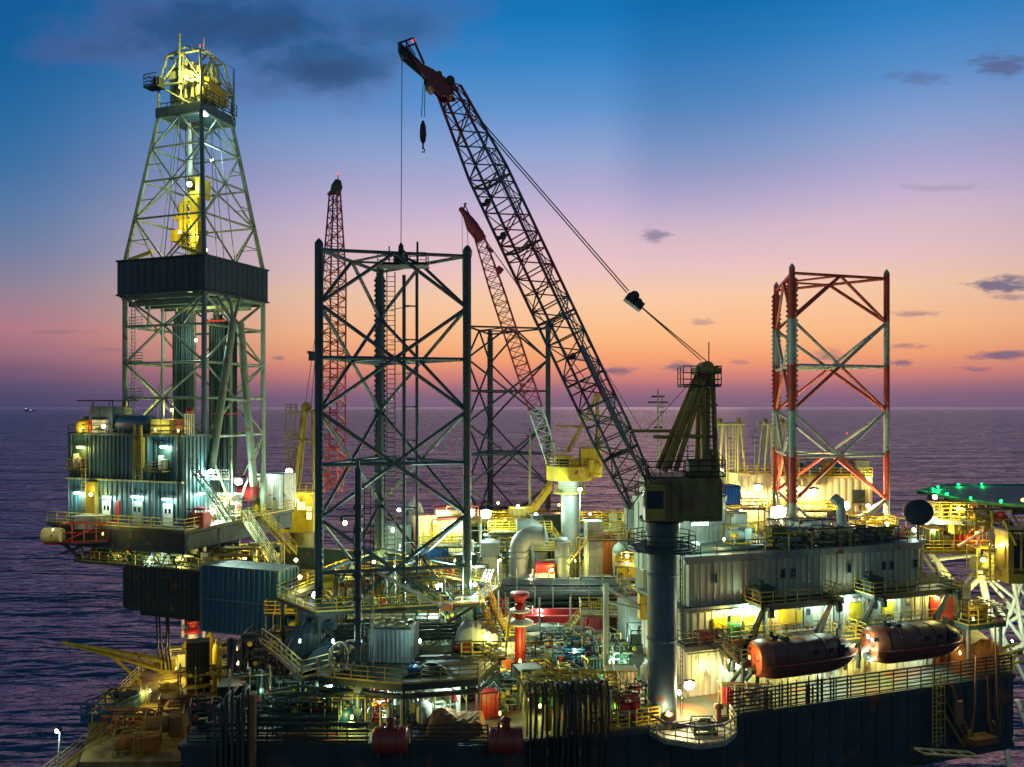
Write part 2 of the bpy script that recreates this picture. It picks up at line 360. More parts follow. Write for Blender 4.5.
# ------------------------------------------------------------------ sea
def build_sea():
    m, nt, b = mat_base('sea_water'); N, L = nt.nodes.new, nt.links.new
    gl = N('ShaderNodeBsdfGlossy'); gl.inputs['Color'].default_value = (.84, .80, .93, 1); gl.inputs['Roughness'].default_value = .22
    df = N('ShaderNodeBsdfDiffuse'); df.inputs['Color'].default_value = (.036, .088, .145, 1); fr = N('ShaderNodeFresnel'); fr.inputs['IOR'].default_value = 1.34
    mn = N('ShaderNodeMath'); mn.operation = 'MINIMUM'; mn.inputs[1].default_value = .74; L(fr.outputs[0], mn.inputs[0]); ms = N('ShaderNodeMixShader'); L(mn.outputs[0], ms.inputs[0]); L(df.outputs[0], ms.inputs[1]); L(gl.outputs[0], ms.inputs[2]); L(ms.outputs[0], nt.nodes['Material Output'].inputs['Surface'])
    g = N('ShaderNodeNewGeometry')
    dist = N('ShaderNodeVectorMath'); dist.operation = 'LENGTH'; L(g.outputs['Position'], dist.inputs[0])
    def nz(sx_, sy_, rot, det, rough=.55):
        mp = N('ShaderNodeMapping'); mp.inputs['Scale'].default_value = (sx_, sy_, 1); mp.inputs['Rotation'].default_value = (0, 0, rot); L(g.outputs['Position'], mp.inputs['Vector'])
        n = N('ShaderNodeTexNoise'); n.inputs['Scale'].default_value = 1; n.inputs['Detail'].default_value = det; n.inputs['Roughness'].default_value = rough; n.inputs['Distortion'].default_value = .4; L(mp.outputs[0], n.inputs['Vector']); return n.outputs['Fac']
    last = None
    for (a, bb, r, det, st, di) in ((.010, .030, .12, 4, .9, 26.0), (.035, .095, .25, 3, .8, 5.5), (.12, .32, -.15, 4, .85, 2.0), (.5, 1.0, .1, 3, .7, .4)):
        bp = N('ShaderNodeBump'); bp.inputs['Strength'].default_value = st; bp.inputs['Distance'].default_value = di
        L(nz(a, bb, r, det), bp.inputs['Height'])
        fd = N('ShaderNodeMapRange'); fd.inputs['From Min'].default_value = 60/a*.35; fd.inputs['From Max'].default_value = 60/a*4; fd.inputs['To Min'].default_value = st; fd.inputs['To Max'].default_value = 0 if a > .02 else st*.5
        L(dist.outputs['Value'], fd.inputs['Value']); L(fd.outputs[0], bp.inputs['Strength'])
        if last: L(last, bp.inputs['Normal'])
        last = bp.outputs[0]
    for nd in (gl, df, fr): L(last, nd.inputs['Normal'])
    me = bpy.data.meshes.new('sea')
    S_ = 140000; xs = [-S_, -4000, -600, 0, 600, 4000, S_]; ys = [-3000, 0, 300, 1500, 8000, S_]
    vs = [(x, y, 0) for y in ys for x in xs]; n = len(xs)
    me.from_pydata(vs, [], [(j*n+i, j*n+i+1, (j+1)*n+i+1, (j+1)*n+i) for j in range(len(ys)-1) for i in range(n-1)])
    me.materials.append(m); o = bpy.data.objects.new('sea', me); col.objects.link(o); o['kind'] = 'structure'
build_sea()

# ------------------------------------------------------------------ frames of reference
A = V(-.940, .342); C = V(.342, .940)            # cantilever: aft, and across it
S = V(.951, .309); Nn = V(-.309, .951)           # starboard side: along it, and inboard
B0 = V(14.7, 66.0)
def B(s, n, z=0): return B0+S*s+Nn*n+Z(z)
DC = V(-36.6, 92.7)
def D(a, c, z=0): return DC+A*a+C*c+Z(z)
M0 = V(-34.1, 83.0)
def Mo(a, c, z=0): return M0+A*a+C*c+Z(z)

# ------------------------------------------------------------------ hull
HP = [(-23.6, 57), (-3, 57), (6, 58.8), (13, 61.1), (45.2, 72.2), (47.8, 76.5), (53, 100), (40, 128), (12, 160), (-14, 160), (-21, 110), (-22.5, 80)]
hull = thing('rig_hull', 'dark navy triangular hull of the jack-up drilling rig with a weathered main deck', 'rig hull', (12, 90, 17.2))
MB().prism(HP, 17.2, 23.9).build('shell', 'hull', hull)
b = MB(); b.prism(HP, 23.904, 24.0); b.build('deck_plate', 'deck', hull)
b = MB()
for i in range(len(HP)):
    p = V(*HP[i]); q = V(*HP[(i+1) % len(HP)]); d = (q-p).normalized(); o = V(d.y, -d.x)
    b.ob(p+Z(23.55), q-p, o*.22, Z(.4)); b.ob(p+Z(17.5), q-p, o*.14, Z(.25)); b.ob(p+Z(20.2), q-p, o*.07, Z(.16))
b.build('rubbing_strake', 'hull', hull)
for k, (i, j) in enumerate([(0, 5)]):
    f = MB()
    for e in range(i, j):
        p = V(*HP[e]); q = V(*HP[e+1]); d = (q-p); n = int(d.length/1.6); o = V(d.y, -d.x).normalized()
        for s in range(n): f.ob(p.lerp(q, (s+.5)/n)+Z(17.8), d.normalized()*.10, o*.05, Z(5.7))
    f.build('side_frames', 'hull', hull)

# ------------------------------------------------------------------ jack-up legs
def make_leg(label, ch, ztop, bay, cols, thick=.32, stripes=None, z0=-2.0, rack=.62):
    """ch: three chord positions (x, y)."""
    ch = [V(*c) for c in ch]; cen = (ch[0]+ch[1]+ch[2])/3
    t = thing('jackup_leg', label, 'rig leg', (cen.x, cen.y, z0), 'three lattice legs of the jack-up rig')
    def mk(z):
        if not stripes: return 0
        return int(max(0, ztop-.5-z+1e-4)//bay) % 2
    lev = []; z = ztop-.5
    while z > z0: lev.append(z); z -= bay
    for i, c in enumerate(ch):
        m = MB(); z = ztop
        seg = stripes or (ztop-z0)
        while z > z0+.01:
            zl = max(z0, z-seg) if z != ztop or not stripes else z-.5-bay
            m.k = mk((z+zl)/2); m.bar(c+Z(zl), c+Z(z), thick, n=12); z = zl
        m.lathe(c+Z(ztop), [(thick, 0), (thick*.8, .2), (.02, .5)], 12)
        m.build('chord', cols, t)
        rk = MB(); out = (c-cen).normalized(); sd = V(-out.y, out.x); zz = z0+15
        for s in (1, -1):
            rk.k = 0; 
            z = max(z0, 20.0)
            while z < ztop-1:
                rk.k = mk(z); rk.ob(c+sd*(s*thick*.9)-out*.07+Z(z), sd*(s*(rack-thick)), out*.14, Z(.24)); z += .5
            z = 20.0
            while z < ztop-1: rk.k = mk(z+1); rk.ob(c+sd*(s*thick*.6)-out*.05+Z(z), sd*(s*(rack*.62-thick*.6+.08)), out*.10, Z(min(2.2, ztop-1-z))); z += 2.2
        rk.build('gear_rack', cols, t)
    for i in range(3):
        p, q = ch[i], ch[(i+1) % 3]
        for k, z in enumerate(lev):
            h = MB(); d = MB()
            h.k = d.k = 0
            if k == 0 or k % 2 == 0: pass
            h.k = mk(z+.2)
            if k % 2 == 0: h.bar(p+Z(z), q+Z(z), .17)
            if k+1 < len(lev):
                zl = lev[k+1]; d.k = mk((z+zl)/2); md = (p+q)/2
                # diamonds: the horizontal level carries the X nodes, the chords meet the braces halfway
                if k % 2 == 0: d.bar(md+Z(z), p+Z(zl), .17); d.bar(md+Z(z), q+Z(zl), .17)
                else: d.bar(p+Z(z), md+Z(zl), .17); d.bar(q+Z(z), md+Z(zl), .17)
            if h.v: h.build('horizontal_brace', cols, t)
            if d.v: d.build('diagonal_brace', cols, t)
    mids = [(ch[i]+ch[(i+1) % 3])/2 for i in range(3)]
    for k, z in enumerate(lev):
        if k % 2 == 0:
            inn = MB(); inn.k = mk(z+.2)
            for i in range(3): inn.bar(mids[i]+Z(z), mids[(i+1) % 3]+Z(z), .12)
            inn.build('inner_brace', cols, t)
    return t, cen
L1 = [(-16.55, 68.6), (-4.03, 71.6), (-13.2, 80.0)]
L2 = [(-7.4, 131.8), (6.1, 135.4), (-4.0, 146.5)]
L3 = [(28.0, 80.0), (39.1, 83.5), (30.4, 92.0)]
leg1, c1 = make_leg('large dark blue lattice leg nearest the camera, left of the big crane boom', L1, 62.0, 4.62, ['legblue'], thick=.38)
leg2, c2 = make_leg('smaller dark lattice leg in the background, seen behind the big crane boom', L2, 61.8, 5.3, ['legblue'], thick=.42)
leg3, c3 = make_leg('red and white banded lattice leg standing behind the cream accommodation block', L3, 61.9, 4.6, ['lred', 'lwhite'], thick=.30, stripes=4.6)
# things fixed inside leg 1
t = thing('service_tower', 'pair of thin dark pipes with a ladder standing inside the nearest leg', 'pipe tower', (-9.3, 72, 24))
m = MB(); m.bar(P(404, 275, 71)+Z(0), V(P(404, 275, 71).x, 71, 24), .16); m.bar(V(-8.5, 71.5, 24), V(-8.5, 71.5, 60), .14); m.build('riser_pipe', 'legblue', t)
m = MB(); m.ladder(V(-11.2, 74, 24), V(-11.2, 74, 60.5), V(1, 0, 0), .75, .05, .45); m.build('ladder', 'legblue', t)
m = MB()
for z in range(27, 60, 3): m = MB(); m.bar(V(-9.6, 71, z), V(-8.5, 71.5, z), .07); m.bar(V(-11.2, 74, z), V(-9.0, 71.4, z), .04); m.build('clamp', 'legblue', t)
t = thing('winch_platform', 'small platform with pulleys on top of the nearest leg', 'platform', (-10.4, 73.6, 60.4))
m = MB(); m.box((-10, 73.6, 60.9), 4.6, 2.2, .12); m.build('grating', 'dark', t)
m = MB(); m.rail([(-12.2, 72.6, 61.02), (-7.8, 72.6, 61.02), (-7.8, 74.6, 61.02)], 1.0, .04); m.build('railing', 'dark', t)
m = MB(); m.box((-10.2, 73.6, 61.02), 1.2, .8, 1.0, .3); m.bar((-10.1, 73.2, 62.0), (-10.1, 74, 62.0), .45, n=10); m.bar((-8.7, 73.6, 61), (-8.7, 73.6, 63.2), .1); m.bar((-11.3, 73.6, 61), (-11.3, 73.6, 62.8), .06); m.build('winch', 'dark', t)

def jackhouse(label, ch, z0, z1, colr, railm='yel'):
    ch = [V(*c) for c in ch]; cen = sum(ch, V(0, 0))/3
    t = thing('jacking_house', label, 'jacking house', (cen.x, cen.y, 24), 'jacking houses around the legs')
    for c in ch:
        out = (c-cen).normalized(); sd = V(-out.y, out.x); m = MB()
        for s in (1, -1):
            m.ob(c+sd*(s*.95)-out*.55+Z(z0), sd*(s*.9), out*1.5, Z(z1-z0-.1))
            for k in range(5):
                z = z0+.7+k*(z1-z0-1)/5; m.bar(c+sd*(s*1.85)+Z(z)+out*.2, c+sd*(s*2.6)+Z(z)+out*.2, .42, n=10); m.bar(c+sd*(s*2.6)+Z(z)+out*.2, c+sd*(s*3.0)+Z(z)+out*.2, .28, n=10)
        m.build('jack_frame', colr, t)
    hexp = []
    for i in range(3):
        c = ch[i]; out = (c-cen).normalized(); sd = V(-out.y, out.x)
        hexp += [c+out*2.2-sd*3.4, c+out*2.2+sd*3.4]
    n = len(hexp)
    pl = MB()
    for i in range(n):
        p, q = hexp[i], hexp[(i+1) % n]; ci = (p-cen).normalized(); cj = (q-cen).normalized()
        a_, b_, c_, d_ = p, q, q-cj*1.5, p-ci*1.5
        vs = [a_+Z(z1), b_+Z(z1), c_+Z(z1), d_+Z(z1), a_+Z(z1-.3), b_+Z(z1-.3), c_+Z(z1-.3), d_+Z(z1-.3)]
        pl.add(vs, [(0, 1, 2, 3), (7, 6, 5, 4), (0, 4, 5, 1), (2, 6, 7, 3)])
    pl.build('gallery', 'dark', t)
    m = MB(); m.rail([h+Z(z1) for h in hexp]+[hexp[0]+Z(z1)], 1.1, .04, 1.6); m.build('railing', railm, t)
    m = MB()
    for i in range(n):
        p = hexp[i]; ci = (p-cen).normalized(); m.bar(p-ci*.5+Z(z0), p-ci*.5+Z(z1-.3), .16); q = hexp[(i+1) % n]; m.bar(p-ci*.5+Z(z0), q-(q-cen).normalized()*.5+Z(z1-.3), .1)
    m.build('support_frame', 'dark', t)
    return t, hexp
jh1, hx1 = jackhouse('dark jacking house with yellow railed gallery around the foot of the nearest leg', L1, 24, 31.4, 'steel')
jh2, hx2 = jackhouse('brightly lit jacking house at the foot of the far background leg', L2, 24, 29.5, 'grn')
jh3, hx3 = jackhouse('jacking house at the foot of the red and white leg, behind the accommodation roof', L3, 24, 33.5, 'cream')

# ------------------------------------------------------------------ derrick
M['pgrn'] = paint('pale_green_paint', (.42, .50, .34), .45, dirt=.5)
def build_derrick():
    t = thing('drilling_derrick', 'tall lattice drilling derrick with a dark blue windwall above the drill floor', 'derrick', DC+Z(35.6))
    ha, hc = 5.5, 5.0
    cor = lambda z, fa, fc: [D(-fa, -fc, z), D(fa, -fc, z), D(fa, fc, z), D(-fa, fc, z)]
    def half(z):
        if z <= 64.2: return ha, hc
        if z >= 81: return 3.0, 2.6
        k = (z-64.2)/(81-64.2); return lerp_(ha, 3.0, k), lerp_(hc, 2.6, k)
    zs = [35.6, 64.2, 81.0, 84.6]
    for i in range(4):
        m = MB()
        for a, b in zip(zs, zs[1:]):
            r = .30 if a < 60 else (.26 if a < 80 else .15); m.bar(cor(a, *half(a))[i], cor(b, *half(b))[i], r, r*.9)
        m.build('corner_leg', 'derr' if i != 0 else 'steel', t)
    lo = [35.6, 44.8, 49.0, 52.9, 57.0, 60.3]; up = [64.2, 69.2, 73.5, 77.4, 81.0]
    for i in range(4):
        j = (i+1) % 4; m = MB()
        for k, (a, b) in enumerate(zip(lo, lo[1:])):
            ca, cb = cor(a, *half(a)), cor(b, *half(b)); m.bar(cb[i], cb[j], .15)
            xbrace(m, (ca[i], ca[j], cb[j], cb[i]), .13, kind=('v', 'k', 'v', 'k', 'v')[k])
        for k, (a, b) in enumerate(zip(up, up[1:])):
            ca, cb = cor(a, *half(a)), cor(b, *half(b)); m.bar(cb[i], cb[j], .13)
            xbrace(m, (ca[i], ca[j], cb[j], cb[i]), .11, kind=('v', 'k', 'v', 'k')[k])
            md_ = (cb[i]+cb[j])/2; m.bar(md_, (ca[i]+ca[j])/2, .05)
            zz = (a+b)/2; cm_ = cor(zz, *half(zz)); m.bar(cm_[i], cm_[i].lerp(cm_[j], .26), .06); m.bar(cm_[j], cm_[j].lerp(cm_[i], .26), .06)
        m.build('bracing', 'derr', t)
    # windwall
    w = MB(); p = [D(-5.95, -5.5), D(6.1, -5.5), D(6.1, 5.3), D(-5.95, 5.3)]
    for i in range(4):
        a, b = p[i], p[(i+1) % 4]; d = (b-a).normalized(); o = V(d.y, -d.x)*(1)
        if (a+b-2*DC).dot(o) < 0: o = -o
        w.ob(a+Z(60.5), b-a, -o*.08, Z(3.75))
        for k in range(1, 12): q = a.lerp(b, k/12); w.ob(q+Z(60.55), d*.10, o*.03, Z(3.65))
    for k in (0, 1):
        z = 60.42 if k == 0 else 64.25
        for i in range(4):
            a, b = p[i], p[(i+1) % 4]; d = (b-a).normalized(); o = V(d.y, -d.x)
            w.ob(a-d*.05+Z(z), b-a+d*.1, -o*.2, Z(.14))
    w.build('windwall', 'wind', t)
    f = MB(); f.prism([D(-5.8, -5.35), D(-1.4, -5.35), D(-1.4, 5.1), D(-5.8, 5.1)], 60.25, 60.4); f.prism([D(2.4, -5.35), D(5.95, -5.35), D(5.95, 5.1), D(2.4, 5.1)], 60.25, 60.4)
    for k in range(6): f.ob(D(-5.8+k*.01, -5.2+k*2, 59.95), A*11.6, C*.15, Z(.3))
    f.build('monkey_board', 'grn', t)
    fl = MB(); 
    for k in range(9): fl.ob(D(-3.5, -3+k*.7, 60.6), A*3.2, C*.18, Z(.18))
    fl.build('finger_board', 'yel', t)
    # crown
    cr = MB(); cr.prism([D(-3.15, -2.75), D(3.15, -2.75), D(3.15, 2.75), D(-3.15, 2.75)], 81.0, 81.25)
    for i in range(4):
        c = cor(81, 3.2, 2.8); a, b = c[i], c[(i+1) % 4]; d = (b-a).normalized(); o = V(d.y, -d.x); cr.ob(a+Z(0), b-a, -o*.1, Z(1.0))
    cr.build('crown_platform', 'steel', t)
    m = MB(); z1 = 88.2; cc = cor(81.2, 3, 2.6); ct = cor(88.2, 2.3, 2.0)
    for i in range(4):
        j = (i+1) % 4; m.bar(ct[i], ct[j], .13); m.bar(cc[i]+Z(3.4), cc[j]+Z(3.4), .11); m.bar(cc[i], cc[j]+Z(3.4), .10); m.bar(cc[i]+Z(3.4), (ct[i]+ct[j])/2, .1); m.bar(cc[j]+Z(3.4), (ct[i]+ct[j])/2, .1)
    ap = D(0, 0, 89.7); 
    m.bar(ct[1], D(.6, -1.0, 89.4), .11); m.bar(ct[0], D(.6, -1.0, 89.4), .11); m.bar(ct[2], D(-1.2, .8, 89.3), .1); m.bar(ct[3], D(-1.2, .8, 89.3), .1); m.bar(D(.6, -1.0, 89.4), D(-1.2, .8, 89.3), .12)
    m.bar(D(-2, -1, 88), D(-2, -1, 90.6), .07); m.bar(D(.2, -2.4, 84), D(.2, -2.4, 90.2), .14)
    for i in range(4): m.bar(cc[i]+Z(3.4), ct[i], .13); m.bar(cc[i]+Z(3.4), (ct[i]+ct[(i+1) % 4])/2-Z(1.6), .07); m.bar((cc[i]+cc[(i+1) % 4])/2, (ct[i]+ct[(i+1) % 4])/2, .08)
    m.build('crown_frame', 'pgrn', t)
    s = MB()
    for k in range(6): s.bar(D(1.6-k*.42, -.3, 84.9), D(1.6-k*.42+.22, -.3, 84.9), 1.05, n=18)
    s.bar(D(2.4, -.3, 84.9), D(-1.6, -.3, 84.9), .2); s.ob(D(-1.9, -1.4, 82.6), A*4.4, C*.4, Z(2.6)); s.ob(D(-1.9, .7, 82.6), A*4.4, C*.4, Z(2.6)); s.bar(D(.4, -.3, 87.2), D(.4, 1.2, 87.2), .8, n=14)
    for k in range(5): s.bar(D(-2.4+k*1.1, -2.2+k*.2, 83.0), D(-1.8+k*.9, -1.6, 86.6+(k % 3)*.5), .22, n=8); s.bar(D(-2.0+k, 1.2, 85.5), D(-1.4+k, 1.2, 87.6), .5, n=10)
    s.bar(D(2.6, -1.4, 86.8), D(-1.2, 1.8, 88.0), .35, n=10); s.ob(D(-.6, -2.2, 85.4), A*2.6, C*1.4, Z(.8)); s.ob(D(1.0, .6, 86.4), A*1.4, C*1.2, Z(1.4))
    s.build('crown_block', 'pgrn', t)
    s = MB(); s.ob(D(-3.0, -2.3, 83.0), A*1.0, C*4.2, Z(.9)); s.bar(D(-2.6, -1.6, 84.6), D(-2.6, 1.4, 84.2), .75, n=14); s.build('fairing', 'yel', t)
    g = MB()
    for pts in ([D(2.0, -4.0, 84.2), D(3.8, -4.0, 84.2), D(3.8, -2.8, 84.2)], [D(-2.9, -2.5, 81.3), D(2.9, -2.5, 81.3)], [D(-3, -2.5, 81.3), D(-3.7, -2.5, 82.0), D(-3.7, 2.5, 82.0)]): g.rail(pts, 1.3, .05, 1.0)
    g.ob(D(1.9, -4.0, 84.05), A*2.0, C*1.3, Z(.12)); g.ob(D(2.2, -3.4, 84.2), A*.9, C*.8, Z(1.1)); g.build('crown_railing', 'dark', t)
    g = MB()
    pts = [D(-3.1, 2.6, 81.2), D(-3.6, 2.2, 81.2), D(-3.6, -2.0, 81.2)]
    for q in pts: g.bar(q, q+Z(6.2), .05)
    for k in range(1, 4):
        for a, b in zip(pts, pts[1:]): g.bar(a+Z(k*2.1), b+Z(k*2.1), .05)
    g.bar(pts[0], pts[1]+Z(6), .05); g.bar(pts[1], pts[2]+Z(6), .05); g.build('side_cage', 'derr', t)
    # hoisting gear
    td = MB()
    td.ob(D(-.9, -.8, 66.2), A*1.1, C*1.2, Z(6.6)); td.bar(D(1.0, -.6, 66.4), D(1.0, -.6, 72.4), .16); [td.bar(D(.2, -.6, 66.8+k*1.1), D(1.0, -.6, 67.3+k*1.1), .1) for k in range(5)]; td.ob(D(-1.3, -1.0, 72.0), A*.5, C*1.9, Z(2.2)); td.bar(D(1.8, -.4, 66.8), D(1.8, -.4, 71.6), .34, n=10)
    td.bar(D(1.8, -.4, 71.6), D(.4, -.4, 72.0), .28); td.bar(D(1.8, -.4, 69.6), D(.4, -.4, 69.6), .22); td.ob(D(1.2, -.9, 67.2), A*1.7, C*1.0, Z(1.3)); td.bar(D(.2, 0, 62.6), D(.2, 0, 66.4), .3, n=10)
    td.ob(D(1.4, -.7, 69.8), A*1.3, C*.7, Z(.5)); td.build('top_drive', 'yel', t)
    b2 = MB(); b2.bar(D(.1, 0, 73), D(.1, 0, 74.6), .8, n=12); b2.build('travelling_block', 'dyel', t)
    ms = MB(); ms.bar(D(.9, 0, 61), D(.9, 0, 81), .30, n=10); ms.bar(D(1.5, .7, 52), D(1.5, .7, 76), .10); ms.build('guide_rail', 'white', t)
    rp = MB()
    for k in range(5): rp.bar(D(-.3+k*.16, .1, 74.4), D(-.5+k*.3, -.2, 84.2), .035, n=4)
    rp.bar(D(4.6, 3.4, 36), D(2.6, 1.2, 83), .04, n=4); rp.bar(D(-3.6, 1, 38), D(-1, 1, 84), .035, n=4); rp.bar(D(5, -1, 44), D(2.0, 0, 83), .035, n=4)
    rp.build('wire_rope', 'dark', t)
    bk = MB(); bk.ob(D(-3.6, -3.6, 64.5), A*1.6, C*1.1, Z(.35)); bk.bar(D(-3.0, -3, 64.7), D(-3.4, -3, 67.0), .5, .3, n=10); bk.bar(D(-3.4, -3, 66.6), D(-4.2, -3, 67.4), .22);
    bk.build('casing_arm', 'yel', t)
    for a_, b_ in ((D(-5.0, -4.2, 64.6), D(-2.0, -4.4, 65.6)), (D(5.2, -4.6, 64.6), D(2.0, -4.6, 65.3))): bk = MB(); bk.bar(a_, b_, .22); bk.build('swing_beam', 'yel', t)
    ld = MB(); ld.ladder(D(4.9, 2.5, 36), D(4.9, 2.5, 60), C, .6, .05, .4); ld.ladder(D(4.5, -4.8, 36), D(4.5, -4.8, 60), A, .5, .05, .4)
    ld.ladder(D(-1.2, -1.6, 64), D(-.9, -1.6, 68.8), A, .7, .06, .5)
    for z in (49, 53, 57): ld.ob(D(3.4, -4.6, z), A*2.0, C*1.4, Z(.1)); ld.rail([D(3.4, -4.6, z+.1), D(5.3, -4.6, z+.1)], 1, .04)
    ld.build('ladder', 'derr', t)
    # inner columns and the raised V-frame
    ic = MB()
    for (a, c, r) in ((3.0, -2, .16), (2.3, 2.2, .26), (1.5, -1.5, .14), (.2, 3.6, .35), (-4.6, .4, .14)): ic.bar(D(a, c, 36), D(a, c, 60.3), r, n=8)
    ic.build('inner_column', 'derr', t)
    af = MB(); apx = P(233, 322, 89.0)
    af.bar(P(211, 472, 86.4), apx, .42, n=8); af.bar(P(254, 486, 92.5), apx+V(.6, .6, 0), .42, n=8); af.bar(apx, P(214, 292, 88), .22); af.bar(apx, P(240, 296, 91), .22); af.bar(P(222, 398, 88), P(246, 400, 90.6), .2)
    af.tube([apx+Z(.2), P(231, 305, 89), P(226, 296, 89), P(219, 291, 89)], .2); af.build('v_frame', 'grn', t)
    kt = MB(); kt.bar(D(2.6, 0, 36), D(4.2, -3, 44), .35); kt.bar(D(5.4, -4, 36), D(4.2, -3, 44), .35); kt.bar(D(4.2, -3, 44), D(2.6, -4.4, 36), .3); kt.build('knee_frame', 'derr', t)
    bm = MB()
    for k in range(4): bm.ob(D(-5.4, -4.6+k*2.4, 59.3), A*10.8, C*.3, Z(.55))
    bm.bar(D(2.6, -4.4, 59.5), D(5.2, -2, 57.4), .12); bm.bar(D(-5.2, -4.8, 60.2), D(-2.4, -4.8, 57.1), .14); bm.bar(D(-5.5, -4.8, 57.1), D(-8.3, -4.2, 60.1), .02)
    bm.build('floor_beam', 'grn', t)
    return t
build_derrick()
# drill pipe racked upright in the derrick
def pipe_bundle(a0, c0, na, nc, label, z1):
    k = 0
    for i in range(na):
        for j in range(nc):
            if (i*7+j*3) % 11 == 0: continue
            m = MB(); q = D(a0+i*.34, c0+j*.34, 36.0); zt = z1+random.uniform(-.7, .5); m.bar(q, q+Z(zt-36), .115, n=6); m.bar(q+Z(zt-36.5), q+Z(zt-36), .15, n=6); m.bar(q+Z(9.2), q+Z(9.6), .15, n=6)
            tag(m.build('drill_pipe', random.choice(['dark', 'dark', 'dgrn', 'grn']) if False else ('dark' if (i+j) % 3 else 'dgrn')), label, 'drill pipe', 'drill pipes racked upright in the derrick'); k += 1
pipe_bundle(-3.3, 1.2, 8, 6, 'dark drill pipe stand in the right hand rack behind the raised V-frame of the derrick', 58.4)
pipe_bundle(.3, -1.6, 5, 5, 'dark drill pipe stand in the central rack behind the near corner of the derrick', 58.8)
pipe_bundle(2.4, -.6, 2, 4, 'dark drill pipe stand in the small left rack of the derrick', 57.6)
for (z, lab) in ((57.9, 'red safety band across the top of the racked pipes under the windwall'), (47.1, 'red safety band around the middle of the racked drill pipes')):
    m = MB(); L_ = 3.1 if z > 50 else 2.0
    m.ob(D(-3.45, 1.0, z), A*L_, -C*.05, Z(.22)); m.ob(D(-3.5, 1.0, z), C*2.2, -A*.05, Z(.22)); tag(m.build('safety_band', 'red'), lab, 'safety band')
# ------------------------------------------------------------------ cranes
def lattice(t, name, a, b, prof, bays, colf, mats, up, r=.1, rl=.05, parent=None):
    """four-chord boom from a to b; prof: (t, width, depth)."""
    a = Vector(a); b = Vector(b); d = (b-a).normalized(); sd = d.cross(Vector(up)).normalized(); u2 = sd.cross(d).normalized()
    def wd(s):
        for p, q in zip(prof, prof[1:]):
            if s <= q[0]: k = (s-p[0])/(q[0]-p[0]); return lerp_(p[1], q[1], k), lerp_(p[2], q[2], k)
        return prof[-1][1:]
    def sec(s):
        w, h = wd(s); c = a.lerp(b, s); return [c-sd*w/2-u2*h/2, c+sd*w/2-u2*h/2, c+sd*w/2+u2*h/2, c-sd*w/2+u2*h/2]
    lc = MB(); chs = [MB() for _ in range(4)]
    for k in range(bays):
        p, q = sec(k/bays), sec((k+1)/bays); lc.k = colf(k/bays)
        for i in range(4):
            j = (i+1) % 4; chs[i].k = lc.k; chs[i].bar(p[i], q[i], r); lc.bar(q[i], q[j], rl, n=4)
            if (k+i) % 2: lc.bar(p[i], q[j], rl, n=4)
            else: lc.bar(p[j], q[i], rl, n=4)
    for ch in chs: ch.build(name+'_chord', mats, parent or t)
    lc.build(name+'_lacing', mats, parent or t)
    return sec, d, sd, u2
def cable(m, a, b, r=.03, sag=0.0, n=4):
    a = Vector(a); b = Vector(b)
    if sag == 0: m.bar(a, b, r, n=n)
    else: m.tube([a.lerp(b, i/8)-Z(sag*4*(i/8)*(1-i/8)) for i in range(9)], r, n)

